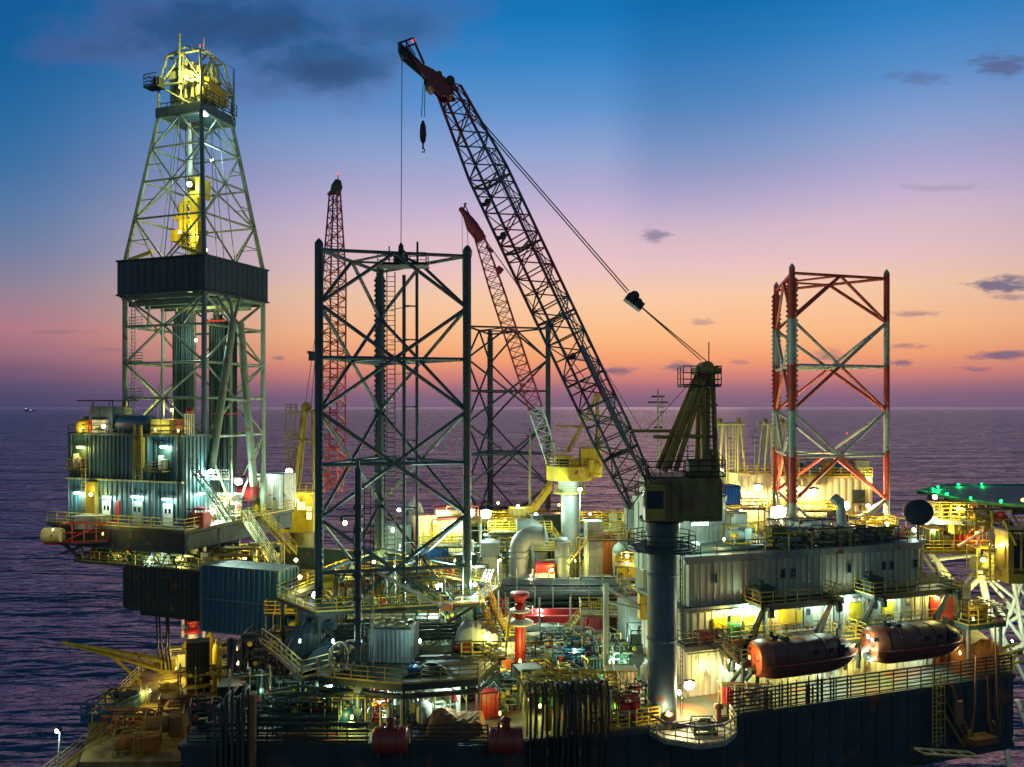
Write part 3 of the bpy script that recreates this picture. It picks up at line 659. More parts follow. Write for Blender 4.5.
M['boomblue'] = paint('boom_blue_paint', (.05, .09, .15), .45, dirt=.5, rust=.1)
def big_crane():
    Y = 62.0; base = V(P(662, 0, Y).x, Y, 24)
    t = thing('pedestal_crane', 'largest pedestal crane with long dark boom rising over the middle of the rig', 'crane', base)
    m = MB(); m.bar(base, base+Z(14.2), 1.12, n=28, smooth=True); m.lathe(base, [(1.12, 14.0), (1.35, 14.6), (1.35, 17.2), (1.5, 17.5), (1.5, 17.8)], 28); m.lathe(base, [(1.14, 6), (1.19, 6.02), (1.19, 6.2), (1.14, 6.22)], 28); m.lathe(base, [(1.13, 11), (1.2, 11.02), (1.2, 11.2), (1.13, 11.22)], 28); m.build('pedestal', 'steel', t)
    m = MB()
    for k in range(14):
        q = base+V(1.26, -.3, .6+k*.95); m.bar(q, q+V(.18, 0, 0), .03, n=4)
    m.ladder(base+V(1.42, -.5, .2), base+V(1.42, -.5, 14), V(.5, .85, 0), .45, .03); m.build('ladder', 'dark', t)
    zb = P(0, 518, Y).z
    m = MB(); m.lathe(base, [(1.5, zb-24-.25), (1.75, zb-24-.2), (1.75, zb-24+.1), (.5, zb-24+.12)], 28); m.build('slew_ring', 'dark', t)
    x0 = P(648, 0, Y).x; x1 = P(717, 0, Y).x
    m = MB(); ring = [base+V(2.6*math.cos(k*math.pi/7), 2.6*math.sin(k*math.pi/7), 13.2) for k in range(15)]; m.bar(base+Z(13.0), base+Z(13.15), 2.65, n=14, smooth=False); m.rail(ring, 1.1, .04, 1.2); m.build('ring_platform', 'dgrn', t)
    m = MB(); m.ob((x0-.3, Y-1.9, zb), V(x1-x0+.2, 0), V(0, 4.2), Z(3.1)); m.ob((x0+2.2, Y-2.05, zb+.35), V(2.6, 0), V(0, .16), Z(2.4)); m.ob((x0+.3, Y-1.9, zb+3.1), V(4.9, 0), V(0, 4.0), Z(.15))
    for k in range(9): m.ob((x0+.2+k*.62, Y-1.97, zb+.1), V(.08, 0), V(0, .08), Z(2.9))
    m.ob((x1-1.9, Y-1.6, zb+3.1), V(1.7, 0), V(0, 3.2), Z(1.4)); m.bar((x1-1, Y-1.4, zb+4.5), (x1-1, Y-1.4, zb+5.4), .3, n=10); m.bar((x0+2.8, Y-1, zb+3.9), (x0+4.6, Y-1, zb+3.9), .75, n=14)
    m.build('machinery_house', 'cranebrown', t)
    cb = MB(); cb.ob((x0-.7, Y-2.9, zb+.2), V(1.5, 0), V(0, 1.1), Z(2.5)); cb.ob((x0-.8, Y-3.0, zb+2.7), V(1.7, 0), V(0, 1.3), Z(.12)); cabo = cb.build('cab', 'dyel', t)
    g = MB(); g.ob((x0-.55, Y-2.93, zb+1.1), V(1.2, 0), V(0, .05), Z(1.3)); g.ob((x0-.74, Y-2.75, zb+1.1), V(.05, 0), V(0, .8), Z(1.3)); g.build('window', 'glass', cabo)
    m = MB(); m.rail([(x0-.3, Y+2.2, zb+3.2), (x0-.3, Y-1.8, zb+3.2), (x0+2.4, Y-1.8, zb+3.2)], 1.3, .04, 1.0); m.rail([(x0+2.5, Y+2, zb+4.2), (x1+.2, Y+2, zb+4.2), (x1+.2, Y-1.7, zb+3.3), (x0+2.5, Y-1.8, zb+3.3)], 1.3, .04, 1.0); m.build('railing', 'dark', t)
    # A-frame
    ap = P(705, 368, Y)
    m = MB()
    for yy in (-1.3, 1.3):
        o = V(0, yy)
        m.bar(P(661, 470, Y)+o, ap+o*.45+V(-.2, 0, 0), .26, n=8); m.bar(P(672, 470, Y)+o, ap+o*.45+V(.1, 0, -.1), .22, n=8)
        m.bar(P(701, 470, Y)+o, P(701, 385, Y)+o*.5, .22, n=8); m.bar(P(712, 470, Y)+o, ap+o*.5+V(.4, 0, -.2), .2, n=8)
        m.bar(P(682, 436, Y)+o*.8, P(709, 436, Y)+o*.8, .11)
    m.bar(P(631, 431, Y), P(678, 431, Y), .13); m.bar(P(653, 437, Y+1), P(712, 437, Y+1), .15); m.bar(P(696, 405, Y)-V(0, 1), P(714, 405, Y)-V(0, 1), .1)
    m.bar(ap-V(0, .9), ap+V(0, .9), .5, n=14); m.ob(ap-V(.9, 1, .5), V(1.9, 0), V(0, 2), Z(.5)); m.bar(ap+V(.3, 0, 0), ap+V(.3, 0, 2.0), .05)
    m.build('a_frame', 'dyel', t)
    m = MB(); m.rail([ap+V(-1.9, -1, -1.4), ap+V(-.7, -1, -1.4)], 1.5, .04, .6); m.rail([ap+V(-1.9, 1, -1.4), ap+V(-1.9, -1, -1.4)], 1.5, .04, .8); m.rail([ap+V(.5, -1, -1.4), ap+V(1.0, -1, -1.4), ap+V(1.0, 1, -1.4)], 1.5, .04, .8)
    m.ob(ap+V(-1.9, -1, -1.5), V(2.9, 0), V(0, 2), Z(.08)); m.ladder(P(706, 468, Y)-V(0, 1.6), P(706, 380, Y)-V(0, 1.2), V(1, 0), .5, .04); m.build('access_cage', 'dark', t)
    # boom
    f = P(644, 503, Y); hd = P(449, 90, Y)
    sec, d, sd, u2 = lattice(t, 'boom', f, hd, [(0, 2.4, .5), (.16, 2.4, 2.3), (.80, 2.4, 2.2), (1.0, 1.6, 1.1)], 25, lambda s: 2 if s < .22 else (0 if int(s*5.2+.6) % 2 else 1), ['jred', 'boomblue', 'grn'], V(.5, 1, .25), .12, .055)
    for s in (.12, .3, .45, .62, .78):
        ad = MB(); q = sec(s); ad.bar(q[2], q[0], .09); ad.bar(q[1], q[3], .09); ad.bar(q[2], q[1], .11); ad.bar(q[2], q[3], .11); ad.build('boom_frame', 'dark', t)
    for s in (.36, .66, .74):
        ad = MB(); q = sec(s)[1] if s != .36 else sec(s)[2]; ad.bar(q, q+V(.7, 0, .1), .18); ad.bar(q+V(.5, -.3, .2), q+V(.5, .3, .2), .24, n=10); ad.build('rope_guide', 'dark', t)
    wk = MB(); a_, b_ = sec(.03), sec(.84)
    for k in range(9):
        p_, q_ = sec(.02+k*.05), sec(.02+k*.05+.05); wk.k = 0; wk.add([p_[0]+u2*.1, p_[3]-u2*.1-u2*1.3, q_[3]-u2*.1-u2*1.3, q_[0]+u2*.1], [(0, 1, 2, 3)]) if k < 7 else None
    wk.ladder((a_[0]+a_[3])/2-u2*.15, (b_[0]+b_[3])/2-u2*.15, u2, .6, .04, .5); wk.build('boom_walkway', 'grn', t)
    # head: solid red section, jib frame
    h = MB(); q1, q2 = P(449, 90, Y), P(420, 66, Y); tip = P(403, 50, Y)
    for yy in (-.75, .6):
        vs = [P(455, 98, Y), P(447, 82, Y), P(434, 73, Y), P(420, 66, Y), P(412, 60, Y), P(421, 74, Y), P(430, 86, Y), P(441, 100, Y)]
        vs = [v+V(0, yy, 0) for v in vs]; vb = [v+V(0, .15, 0) for v in vs]; n = len(vs)
        h.add(vs+vb, [tuple(range(n)), tuple(range(n, 2*n))[::-1]]+[(i, n+i, n+(i+1) % n, (i+1) % n) for i in range(n)])
    for q in ((440, 78), (424, 72), (449, 95), (430, 88)): h.bar(P(*q, Y)-V(0, .8), P(*q, Y)+V(0, .8), .24, n=10)
    h.build('boom_head', 'jred', t)
    j = MB()
    for yy in (-.5, .5):
        o = V(0, yy)
        j.bar(P(421, 66, Y)+o, P(400, 46, Y)+o, .13); j.bar(P(428, 78, Y)+o, P(402, 56, Y)+o, .16); j.bar(P(400, 46, Y)+o, P(402, 58, Y)+o, .12); j.bar(P(400, 46, Y)+o, P(414, 41, Y)+o, .08); j.bar(P(414, 41, Y)+o, P(425, 66, Y)+o, .06)
        j.bar(P(407, 44, Y)+o, P(409, 60, Y)+o, .05); j.bar(P(407, 44, Y)+o, P(416, 58, Y)+o, .05)
    j.bar(P(428, 78, Y)-V(0, .6), P(428, 78, Y)+V(0, .6), .12); j.bar(P(400, 46, Y)-V(0, .5), P(400, 46, Y)+V(0, .5), .1); j.bar(P(421, 66, Y)-V(0, .6), P(421, 66, Y)+V(0, .6), .1)
    j.bar(P(403, 53, Y)-V(0, .5), P(403, 53, Y)+V(0, .5), .35, n=12); j.bar(P(451, 84, Y)-V(0, .8), P(451, 84, Y)+V(0, .8), .34, n=14); j.bar(P(430, 85, Y)-V(0, .5), P(430, 85, Y)+V(0, .5), .45, n=12)
    j.build('jib_tip', 'dark', t)
    lp = MB(); lp.lathe(P(413, 40, Y), [(.01, -.18), (.18, 0), (.01, .18)], 8); lp.build('beacon', 'gr', t)
    # ropes
    sh = P(633, 297, Y)
    m = MB()
    for yy in (-.5, .5): cable(m, P(451, 88, Y)+V(0, yy), sh+V(-.4, yy, .4), .045)
    m.build('pendant_line', 'dark', t)
    m = MB(); m.ob(sh+V(-.7, -.6, -.2), V(1.2, 0, -.9), V(0, 1.2), V(.35, 0, .5)); m.bar(sh+V(0, -.7, 0), sh+V(0, .7, 0), .4, n=12); m.bar(sh+V(.3, -.7, -.5), sh+V(.3, .7, -.5), .35, n=12); m.build('pendant_sheave', 'dark', t)
    m = MB()
    for yy, dx in ((-.6, -.5), (-.2, -.35), (.2, .3), (.6, .45)): cable(m, sh+V(.1+dx*.6, yy, -.3-dx*.3), ap+V(dx, yy, .5-dx*.2), .032)
    m.build('luffing_rope', 'tan', t)
    m = MB(); cable(m, P(452, 92, Y)+V(0, .4), P(645, 432, Y)+V(0, 1), .03, .7); cable(m, P(495, 150, Y), P(660, 485, Y), .03, 1.2); cable(m, P(645, 432, Y), P(700, 372, Y), .025); cable(m, P(590, 430, Y), P(655, 488, Y), .03, .3); m.build('tag_line', 'dark', t)
    hk = P(423, 122, Y)
    m = MB(); 
    for dx in (-.12, .12): cable(m, hk+V(dx, 0, .4), P(424+dx*8, 85, Y), .03)
    m.build('hoist_rope', 'dark', t)
    m = MB(); m.lathe(hk+Z(-2.1), [(.05, .4), (.2, .6), (.27, 1.1), (.22, 1.8), (.08, 2.2)], 10, Z(1)); m.bar(hk-Z(1.6), hk-Z(2.1), .07); m.tube([hk-Z(2.0), hk+V(.12, 0, -2.15), hk+V(.09, 0, -2.35), hk+V(-.09, 0, -2.3)], .055)
    m.bar(hk+V(-.16, 0, -.4), hk+V(.16, 0, -.4), .26, n=12); m.build('hook_block', 'black', t)
    m = MB(); cable(m, P(402, 60, Y), P(401, 243, Y), .03); m.build('whip_line', 'dark', t)
    m = MB(); q = P(401, 246, Y); m.lathe(q-Z(.9), [(.02, 0), (.22, .2), (.2, .9), (.03, 1.2)], 8); m.tube([q-Z(.8), q+V(.15, 0, -1.1), q+V(.05, 0, -1.4), q+V(-.15, 0, -1.2)], .06); m.build('whip_hook', 'dark', t)
    return t
M['cranebrown'] = paint('crane_house_dirty', (.19, .155, .055), .55, dirt=.75, rust=.2, scale=.5)
big_crane()

def yellow_crane(label, Y, px, zpt, zped, boomf, boomt, afx, hx, wid, blen, twist):
    pass
def mid_crane():
    Y = 112.0; x = P(570, 0, Y).x; base = V(x, Y, 24)
    t = thing('pedestal_crane', 'yellow pedestal crane on a pale column in the background, right of the second leg', 'crane', base)
    zc = P(0, 476, Y).z
    m = MB(); m.bar(base, V(x, Y, zc-1.6), 1.25, n=24, smooth=True); m.lathe(V(x, Y, zc-2.2), [(1.25, 0), (1.7, .6), (1.7, 2.2)], 24); m.build('pedestal', 'galv', t)
    m = MB(); m.bar(V(x, Y, zc-2.4), V(x, Y, zc-2.25), 2.3, n=20, smooth=False); m.rail([V(x+2.2*math.cos(k*math.pi/6), Y+2.2*math.sin(k*math.pi/6), zc-2.25) for k in range(13)], 1.0, .04, 1.5); m.build('platform', 'dyel', t)
    m = MB(); m.ob((P(561, 0, Y).x, Y-2.2, zc), V(6.8*.8, 0), V(0, 4.4), Z(.5)); m.ob((P(580, 0, Y).x, Y-2, zc), V(2.9, 0), V(0, 4), Z(3.9)); m.ob((P(555, 0, Y).x, Y-1.6, zc+.3), V(2.4, 0), V(0, 3), Z(2.6)); m.bar((P(568, 0, Y).x, Y-1, zc+1.6), (P(578, 0, Y).x, Y-1, zc+1.6), 1.0, n=14); m.bar((x, Y, zc-.5), (x, Y, zc+1.4), 3.3, n=20); m.bar((P(590, 0, Y).x, Y-2.05, zc+1), (P(590, 0, Y).x, Y-2.05, zc+2.4), .6, n=12); m.build('machinery_house', 'yel', t)
    m = MB(); [m.rail([V(x+3.4*math.cos(k*math.pi/6), Y+3.4*math.sin(k*math.pi/6), zc+1.4) for k in range(6, 13)], 1.2, .05, 1.2)]; m.build('guard_rail', 'dyel', t)
    m = MB(); m.ob((P(556, 0, Y).x, Y-1.72, zc+1.2), V(1.8, 0), V(0, .06), Z(1.3)); m.build('window', 'glass', t)
    m = MB(); m.rail([(P(581, 0, Y).x, Y-1.9, zc+3.9), (P(600, 0, Y).x, Y-1.9, zc+3.9)], 1.1, .05, 1.0); m.rail([(P(554, 0, Y).x, Y-1.9, zc+2.9), (P(566, 0, Y).x, Y-1.9, zc+2.9)], 1.2, .05, 1.0); m.build('railing', 'dyel', t)
    m = MB(); ap = P(597, 396, Y)
    for yy in (-1, 1):
        o = V(0, yy); m.bar(P(568, 452, Y)+o, ap+o*.5, .22); m.bar(P(598, 446, Y)+o, ap+o*.5, .2)
    m.bar(P(556, 426, Y), P(592, 427, Y), .14); m.bar(P(585, 420, Y), P(599, 420, Y), .12); m.bar(ap-V(0, .7), ap+V(0, .7), .5, n=12); m.build('a_frame', 'dyel', t)
    f, hd = P(553, 462, Y), P(478, 233, Y)
    sec, d, sd, u2 = lattice(t, 'boom', f, hd, [(0, 1.7, .6), (.18, 1.9, 2.0), (.75, 1.9, 1.9), (1, 1.3, 1.2)], 26, lambda s: 1 if s < .2 else 0, ['jred', 'lwhite'], V(0, 1, 0), .11, .055)
    m = MB(); q = P(478, 233, Y)
    m.tube([P(482, 240, Y), P(472, 226, Y), P(466, 215, Y), P(460, 208, Y)], [.75, .9, .5, .3], 8); m.bar(P(462, 212, Y), P(466, 203, Y), .12); m.bar(P(464, 203, Y), P(474, 224, Y), .08); m.bar(P(486, 246, Y), P(493, 252, Y), .2); m.bar(P(497, 268, Y), P(502, 272, Y), .5, n=8); m.build('boom_head', 'jred', t)
    m = MB(); hk = P(468, 247, Y); cable(m, P(467, 218, Y), hk, .04); m.lathe(hk-Z(1.7), [(.05, 0), (.55, .3), (.6, 1.2), (.2, 1.9)], 10); m.build('hook_block', 'yel', t)
    m = MB()
    for yy in (-.5, .5): cable(m, P(484, 238, Y)+V(0, yy), ap+V(0, yy), .035)
    cable(m, P(462, 214, Y), P(463, 330, Y), .03); m.build('pendant_line', 'dark', t)
mid_crane()
def aft_crane():
    Y = 104.0; x = P(302, 0, Y).x; base = V(x, Y, 24)
    t = thing('pedestal_crane', 'yellow crane left of the nearest leg with its boom pointing almost straight up', 'crane', base)
    zc = P(0, 530, Y).z
    m = MB(); m.bar(base, V(x, Y, zc), 1.5, n=24, smooth=True); m.build('pedestal', 'dyel', t)
    m = MB(); X = lambda p: P(p, 0, Y).x
    m.ob((X(284), Y-2.2, zc), V(X(317)-X(284), 0), V(0, 4.4), Z(5.0)); m.ob((X(287), Y-2.3, zc+.6), V(.1, 0), V(0, .1), Z(4.2)); m.ob((X(300), Y-2.3, zc+2.6), V(3.6, 0), V(0, .12), Z(.2)); m.ob((X(284)-.15, Y-2.35, zc+4.9), V(X(317)-X(284)+.3, 0), V(0, 4.7), Z(.2)); m.build('machinery_house', 'yel', t)
    m = MB(); m.ob((X(302), Y-2.24, zc+2.9), V(1.0, 0), V(0, .06), Z(1.0)); m.ob((X(311), Y-2.24, zc+1.7), V(.6, 0), V(0, .06), Z(1.6)); m.build('window', 'gwin', t)
    m = MB(); m.rail([(X(284), Y-2.2, zc+5.1), (X(317), Y-2.2, zc+5.1)], 1.2, .05, .9); m.rail([(X(284), Y-2.2, zc+5.1), (X(284), Y+2, zc+5.1)], 1.2, .05, .9); m.build('railing', 'dyel', t)
    ap = P(305, 407, Y)
    m = MB()
    for yy in (-1.1, 1.1):
        o = V(0, yy); m.bar(P(297, 488, Y)+o, ap+o*.6, .26); m.bar(P(316, 488, Y)+o, ap+o*.6+V(1.2, 0, -.3), .24); m.bar(P(301, 440, Y)+o, P(313, 440, Y)+o, .14)
    m.bar(ap-V(0, .7)+V(.2, 0, .1), ap+V(.2, .7, .1), .55, n=12); m.ob(ap+V(-.8, -.9, -.7), V(2.6, 0), V(0, 1.8), Z(.25)); m.build('a_frame', 'dyel', t)
    m = MB(); m.ladder(P(293, 488, Y), P(293, 404, Y), V(1, 0), .7, .05, .5)
    for py in (404, 430, 448, 462): m.rail([P(286, py+10, Y), P(297, py+10, Y)], 1.2, .05, .7)
    m.bar(P(286, 488, Y), P(286, 404, Y), .07); m.build('access_ladder', 'dyel', t)
    f, hd = P(333, 492, Y), P(335, 192, Y)
    lattice(t, 'boom', f, hd, [(0, 2.0, 1.0), (.12, 2.2, 2.4), (.72, 2.2, 2.2), (1, 1.0, 1.0)], 34, lambda s: 1 if int(s*7) % 2 == 0 and s < .75 else 0, ['jred', 'lred'], V(.25, 1, 0), .11, .055)
    m = MB(); m.tube([P(335, 194, Y), P(337, 186, Y), P(338, 180, Y)], [.7, .75, .4], 8); m.bar(P(338, 181, Y), P(338, 175, Y), .06); m.bar(P(333, 192, Y), P(328, 195, Y), .25, n=8); m.build('boom_head', 'dark', t)
    m = MB(); m.lathe(P(337.5, 174, Y), [(.01, -.16), (.16, 0), (.01, .16)], 8); m.build('beacon', 'gr', t)
    m = MB(); cable(m, P(334, 200, Y), P(313, 352, Y), .035); cable(m, P(336, 200, Y), P(316, 352, Y), .035); cable(m, P(312, 358, Y), ap, .04); cable(m, P(315, 358, Y), ap+V(.8, 0, 0), .04); m.build('pendant_line', 'dark', t)
    m = MB(); q = P(313, 356, Y); m.box(q-Z(.6), 1.0, .6, 1.1); m.bar(q+V(-.7, 0, .5), q+V(.7, 0, .3), .2); m.build('pendant_sheave', 'dark', t)
aft_crane()

# ------------------------------------------------------------------ drilling module under / before the derrick
def stair(label, a, b, w=1.0, colr='yel', tread='dark', side=None, railh=1.05, group=None):
    a = Vector(a); b = Vector(b); t = thing('stairway', label, 'stairs', a, group); d = b-a; h = V(d.x, d.y); sd = (side or V(-h.y, h.x)).normalized()*w
    m = MB(); m.ob(a-Z(.25), d, sd*.06, Z(.32)); m.ob(a+sd-Z(.25), d, sd*.06, Z(.32)); m.build('stringer', colr, t)
    m = MB(); n = max(3, int(abs(d.z)/.24)); hn = h.normalized()
    for i in range(1, n+1): q = a.lerp(b, i/n); m.ob(q+sd*.06-hn*.26, hn*.28, sd*.92, Z(.04))
    m.build('tread', tread, t)
    m = MB(); m.rail([a, b], railh, .04, 1.3, toe=False); m.rail([a+sd, b+sd], railh, .04, 1.3, toe=False); m.build('handrail', colr, t)
    return t
def module():
    z0, zm, z1 = 35.5, 40.2, 44.9; L = 15.9; W = 3.9
    t = thing('drilling_module', 'tall teal corrugated service module with doors, left of the derrick', 'building', Mo(8, 2, z0))
    m = MB()
    segs = [(0, 3.3, 0), (3.3, 5.0, .8), (5.0, 11.9, 0), (11.9, 15.9, .0)]
    for (a, b_, rec) in ((0, 1.3, 0), (4.6, L, 0)): m.corr(Mo(b_, 0), Mo(a, 0), zm, z1, .55, .10, -C)
    m.corr(Mo(4.6, .6), Mo(1.3, .6), zm, z1, .55, .1, -C)
    m.corr(Mo(L, 0), Mo(0, 0), z0, zm, .62, .10, -C)
    m.corr(Mo(0, 0), Mo(0, W), z0, z1, .55, .10, -A); m.corr(Mo(L, W), Mo(L, 0), z0, z1, .55, .1, A)
    m.ob(Mo(1.3, 0, zm), -A*.05, C*.6, Z(z1-zm)); m.ob(Mo(4.6, 0, zm), A*.05, C*.6, Z(z1-zm)); m.ob(Mo(.05, W-.05, z0), A*(L-.1), C*.05, Z(z1-z0))
    m.build('wall', 'clad', t)
    m = MB(); m.ob(Mo(-.15, -.15, z1), A*(L+.3), C*(W+.3), Z(.2)); m.build('roof', 'steel', t)
    m = MB(); m.ob(Mo(-.1, -.32, zm-.12), A*(L+.2), C*.32, Z(.16)); 
    for k in range(20):
        if k % 5 != 3: m.ob(Mo(.3+k*.78, -.36, zm-.05), A*.62, C*.04, Z(.12))
    m.build('ledge', 'pyel', t)
    for (a, w, h, mt) in ((1.2, 1.3, 2.3, 'white'), (5.2, 1.5, 2.4, 'grey'), (9.6, 1.2, 2.3, 'white')):
        m = MB(); m.ob(Mo(a, -.20, z0+.1), A*w, C*.16, Z(h)); d = m.build('door', mt, t)
        m = MB(); m.ob(Mo(a+w*.2, -.23, z0+1.4), A*w*.22, C*.03, Z(.5)); m.ob(Mo(a+w*.58, -.23, z0+1.4), A*w*.22, C*.03, Z(.5)); m.build('window', 'glass', d)
    m = MB(); m.ob(Mo(8.4, -.22, z0+.1), A*.55, C*.16, Z(2.3)); m.build('fire_locker', 'red', t)
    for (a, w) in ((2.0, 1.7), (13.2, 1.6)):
        m = MB(); m.ob(Mo(a, .45 if a < 5 else -.14, zm+1.2), A*w, C*.1, Z(2.3)); d = m.build('shade_panel', 'dgrn', t)  # dark green panel, its colour standing in for a shaded recess
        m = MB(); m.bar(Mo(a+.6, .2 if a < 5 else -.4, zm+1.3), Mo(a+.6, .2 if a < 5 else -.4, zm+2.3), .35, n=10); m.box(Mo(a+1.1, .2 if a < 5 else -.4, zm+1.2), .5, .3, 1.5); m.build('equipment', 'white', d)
        m = MB(); m.ob(Mo(a-.3, -1.1, zm+1.0), A*(w+.6), C*1.1, Z(.1)); m.rail([Mo(a-.3, -1.1, zm+1.1), Mo(a+w+.3, -1.1, zm+1.1)], 1, .04, .8); m.build('balcony', 'dyel', t)
    m = MB()
    for a in (5.05, 6.0): m.bar(Mo(a, -.5, zm+.2), Mo(a, -.5, z1+1.2), .09)
    m.ladder(Mo(5.5, -.55, zm+.2), Mo(5.5, -.55, z1+1.2), A, .6, .05); m.ob(Mo(5.0, -.35, zm+1.4), A*1.1, C*.3, Z(3.2)); m.build('ladder_cage', 'dyel', t)
    m = MB(); m.ob(Mo(11.4, -.6, z0+.1), A*1.3, C*.5, Z(4.3)); m.ladder(Mo(12.9, -.7, z0), Mo(12.9, -.7, zm+2.6), A, .6, .05); m.build('yellow_duct', 'dyel', t)
    m = MB(); m.rail([Mo(0, W, z1+.2), Mo(0, 0, z1+.2), Mo(L, 0, z1+.2), Mo(L, W, z1+.2)], .9, .035, 1.5, 1); m.build('roof_railing', 'dark', t)
    m = MB()
    for k in range(6):
        q = Mo(.6+k*3.0, -.2, z0); m.bar(q, q+Z(z1-z0-(k % 2)*4), .05, n=6)
    m.build('conduit', 'grey', t)
module()
RZ = 45.1
def single(name, label, cat, mat, fn, group=None):
    m = MB(); fn(m); return tag(m.build(name, mat), label, cat, group)
# roof equipment
t = thing('roof_cabin', 'small blue-grey cabin with a thin flat canopy on the teal module roof', 'cabin', Mo(12, 2, RZ))
m = MB(); m.ob(Mo(13.6, .8, RZ), -A*3.2, C*2.6, Z(3.0)); m.ob(Mo(12.4, .72, RZ+.1), -A*.12, C*.08, Z(2.8)); m.build('wall', 'steel', t)
m = MB(); m.ob(Mo(15.0, .3, RZ+3.55), -A*5.4, C*3.4, Z(.12)); m.build('canopy', 'dark', t)
m = MB(); [m.bar(Mo(a, c, RZ+3), Mo(a, c, RZ+3.6), .06) for a in (13.4, 10.6) for c in (1, 3.2)]; m.build('canopy_post', 'dark', t)
t = thing('storage_tank', 'yellow round tank at the left end of the teal module roof', 'tank', Mo(14.4, 1, RZ)); m = MB(); m.lathe(Mo(14.4, 1, RZ), [(.05, 0), (1.05, .05), (1.1, .3), (1.1, 1.2), (.8, 1.5), (.05, 1.6)], 18); m.build('shell', 'yel', t); m = MB(); m.lathe(Mo(14.4, 1, RZ), [(1.12, .6), (1.17, .62), (1.17, .74), (1.12, .76)], 18); m.bar(Mo(14.4, 1, RZ+1.5), Mo(14.4, 1, RZ+1.9), .25, n=10); m.build('hoop', 'dyel', t)
t = thing('equipment_box', 'white lit box with dark lettering on the teal module roof, beside the yellow tank', 'box', Mo(12, .6, RZ)); m = MB(); m.ob(Mo(11.0, .4, RZ), A*1.9, C*1.2, Z(1.5)); m.build('body', 'white', t)
m = MB()
for k, w in enumerate((.2, .3, .3)): m.ob(Mo(12.4-k*.42, .36, RZ+.35), -A*w, C*.03, Z(.36))
m.build('lettering', 'dark', t); m = MB(); m.ob(Mo(13.0, .36, RZ+.1), A*.35, C*1.2, Z(1.4)); m.build('side_panel', 'red', t)
t = thing('mud_hopper', 'long dark blue rounded tank on the middle of the teal module roof', 'tank', Mo(8, 1, RZ)); m = MB(); m.bar(Mo(9.8, 1.6, RZ+1.0), Mo(5.6, 1.6, RZ+1.0), 1.0, n=18); m.build('shell', 'blue', t); m = MB(); [m.ob(Mo(a, .9, RZ), A*.3, C*1.4, Z(.5)) for a in (6.2, 9)]; m.build('saddle', 'dark', t)
t = thing('equipment_box', 'pale yellow lit container on the right half of the teal module roof', 'box', Mo(3, .5, RZ)); m = MB(); m.ob(Mo(1.9, .3, RZ+.1), A*2.7, C*1.8, Z(1.5)); m.build('body', 'pyel', t); m = MB(); [m.ob(Mo(a, .25, RZ), A*.12, C*.06, Z(1.65)) for a in (1.95, 3.2, 4.45)]; m.ob(Mo(1.85, .22, RZ+.8), A*2.8, C*.06, Z(.14)); m.build('frame', 'dyel', t)
single('equipment_box', 'brown rusty box between the pale yellow container and the module corner', 'box', 'dred', lambda m: (m.ob(Mo(.5, .6, RZ), A*1.2, C*1.2, Z(1.5)), m.ob(Mo(.45, .55, RZ+1.5), A*1.3, C*1.3, Z(.08)), m.bar(Mo(.8, .5, RZ+.4), Mo(1.4, .5, RZ+.4), .12)))
t = thing('vent_rack', 'white upright rack with a red ball on top at the module roof corner', 'rack', Mo(-.6, .5, RZ)); m = MB(); [m.bar(Mo(-.9+k*.28, .5, RZ), Mo(-.9+k*.28, .5, RZ+2.1), .06) for k in range(5)]; m.ob(Mo(-1, .4, RZ+2.1), A*1.3, C*.2, Z(.1)); m.build('frame', 'white', t); m = MB(); m.lathe(Mo(-.4, .5, RZ+2.5), [(.01, -.38), (.3, -.22), (.38, 0), (.3, .22), (.01, .38)], 12); m.build('ball', 'red', t)

# drill floor platform
fp = [Mo(17.2, -1.6), Mo(-1.6, -1.6), Mo(-1.6, 17.0), Mo(16.8, 17.0)]
t = thing('drill_floor', 'raised drill floor platform with dark girders carrying the derrick and teal module', 'platform', Mo(8, 6, 31))
m = MB(); m.prism(fp, 35.1, 35.46); m.build('deck_plate', 'deck', t)
m = MB(); m.rail([p+Z(35.46) for p in (fp[0], fp[1], Mo(-1.6, 2.5))], 1.15, .045, 1.4); m.rail([p+Z(35.46) for p in (Mo(-1.6, 5.5), fp[2])], 1.15, .045, 1.4); m.build('railing', 'yel', t)
m = MB()
for c in (-1.3, 3.5, 9, 14, 16.4): m.ob(Mo(-1.4, c, 33.0), A*18.2, C*.35, Z(2.1))
for a in (-1.4, 2.5, 7, 12): m.ob(Mo(a, -1.25, 33.3), A*.35, C*18, Z(1.7))
m.bar(Mo(16, -.9, 33.3), Mo(13, -.9, 31.6), .2)
m.build('girder', 'dark', t)
m = MB()
for k in range(7): m.bar(Mo(-1+k*2, -1.0, 33.0), Mo(0+k*2, -1.0, 31.6), .10); m.bar(Mo(1+k*2, -1.0, 33.0), Mo(0+k*2, -1.0, 31.6), .10)
for z, a0, a1, r in ((32.5, -1, 9, .22), (31.9, 2, 14, .16), (32.2, 5, 13, .3)): m.bar(Mo(a0, .6, z), Mo(a1, .6, z), r, n=8)
m.bar(Mo(15.8, -1, 32.0), Mo(12, -.8, 33.3), .16); m.build('underfloor_piping', 'dgrn', t)
t = thing('cantilever_beam', 'pair of deep dark girders carrying the drill floor out over the hull edge', 'girder', D(0, 0, 29.5))
m = MB()
for c in (-4.6, 5.2):
    m.ob(D(6, c, 31.3), -A*(22 if c < 0 else 30), C*.5, Z(.25)); m.ob(D(6, c, 29.0), -A*(22 if c < 0 else 30), C*.5, Z(.25)); m.ob(D(6, c+.2, 29.2), -A*(22 if c < 0 else 30), C*.1, Z(2.2))
m.build('girder', 'dgrn', t)
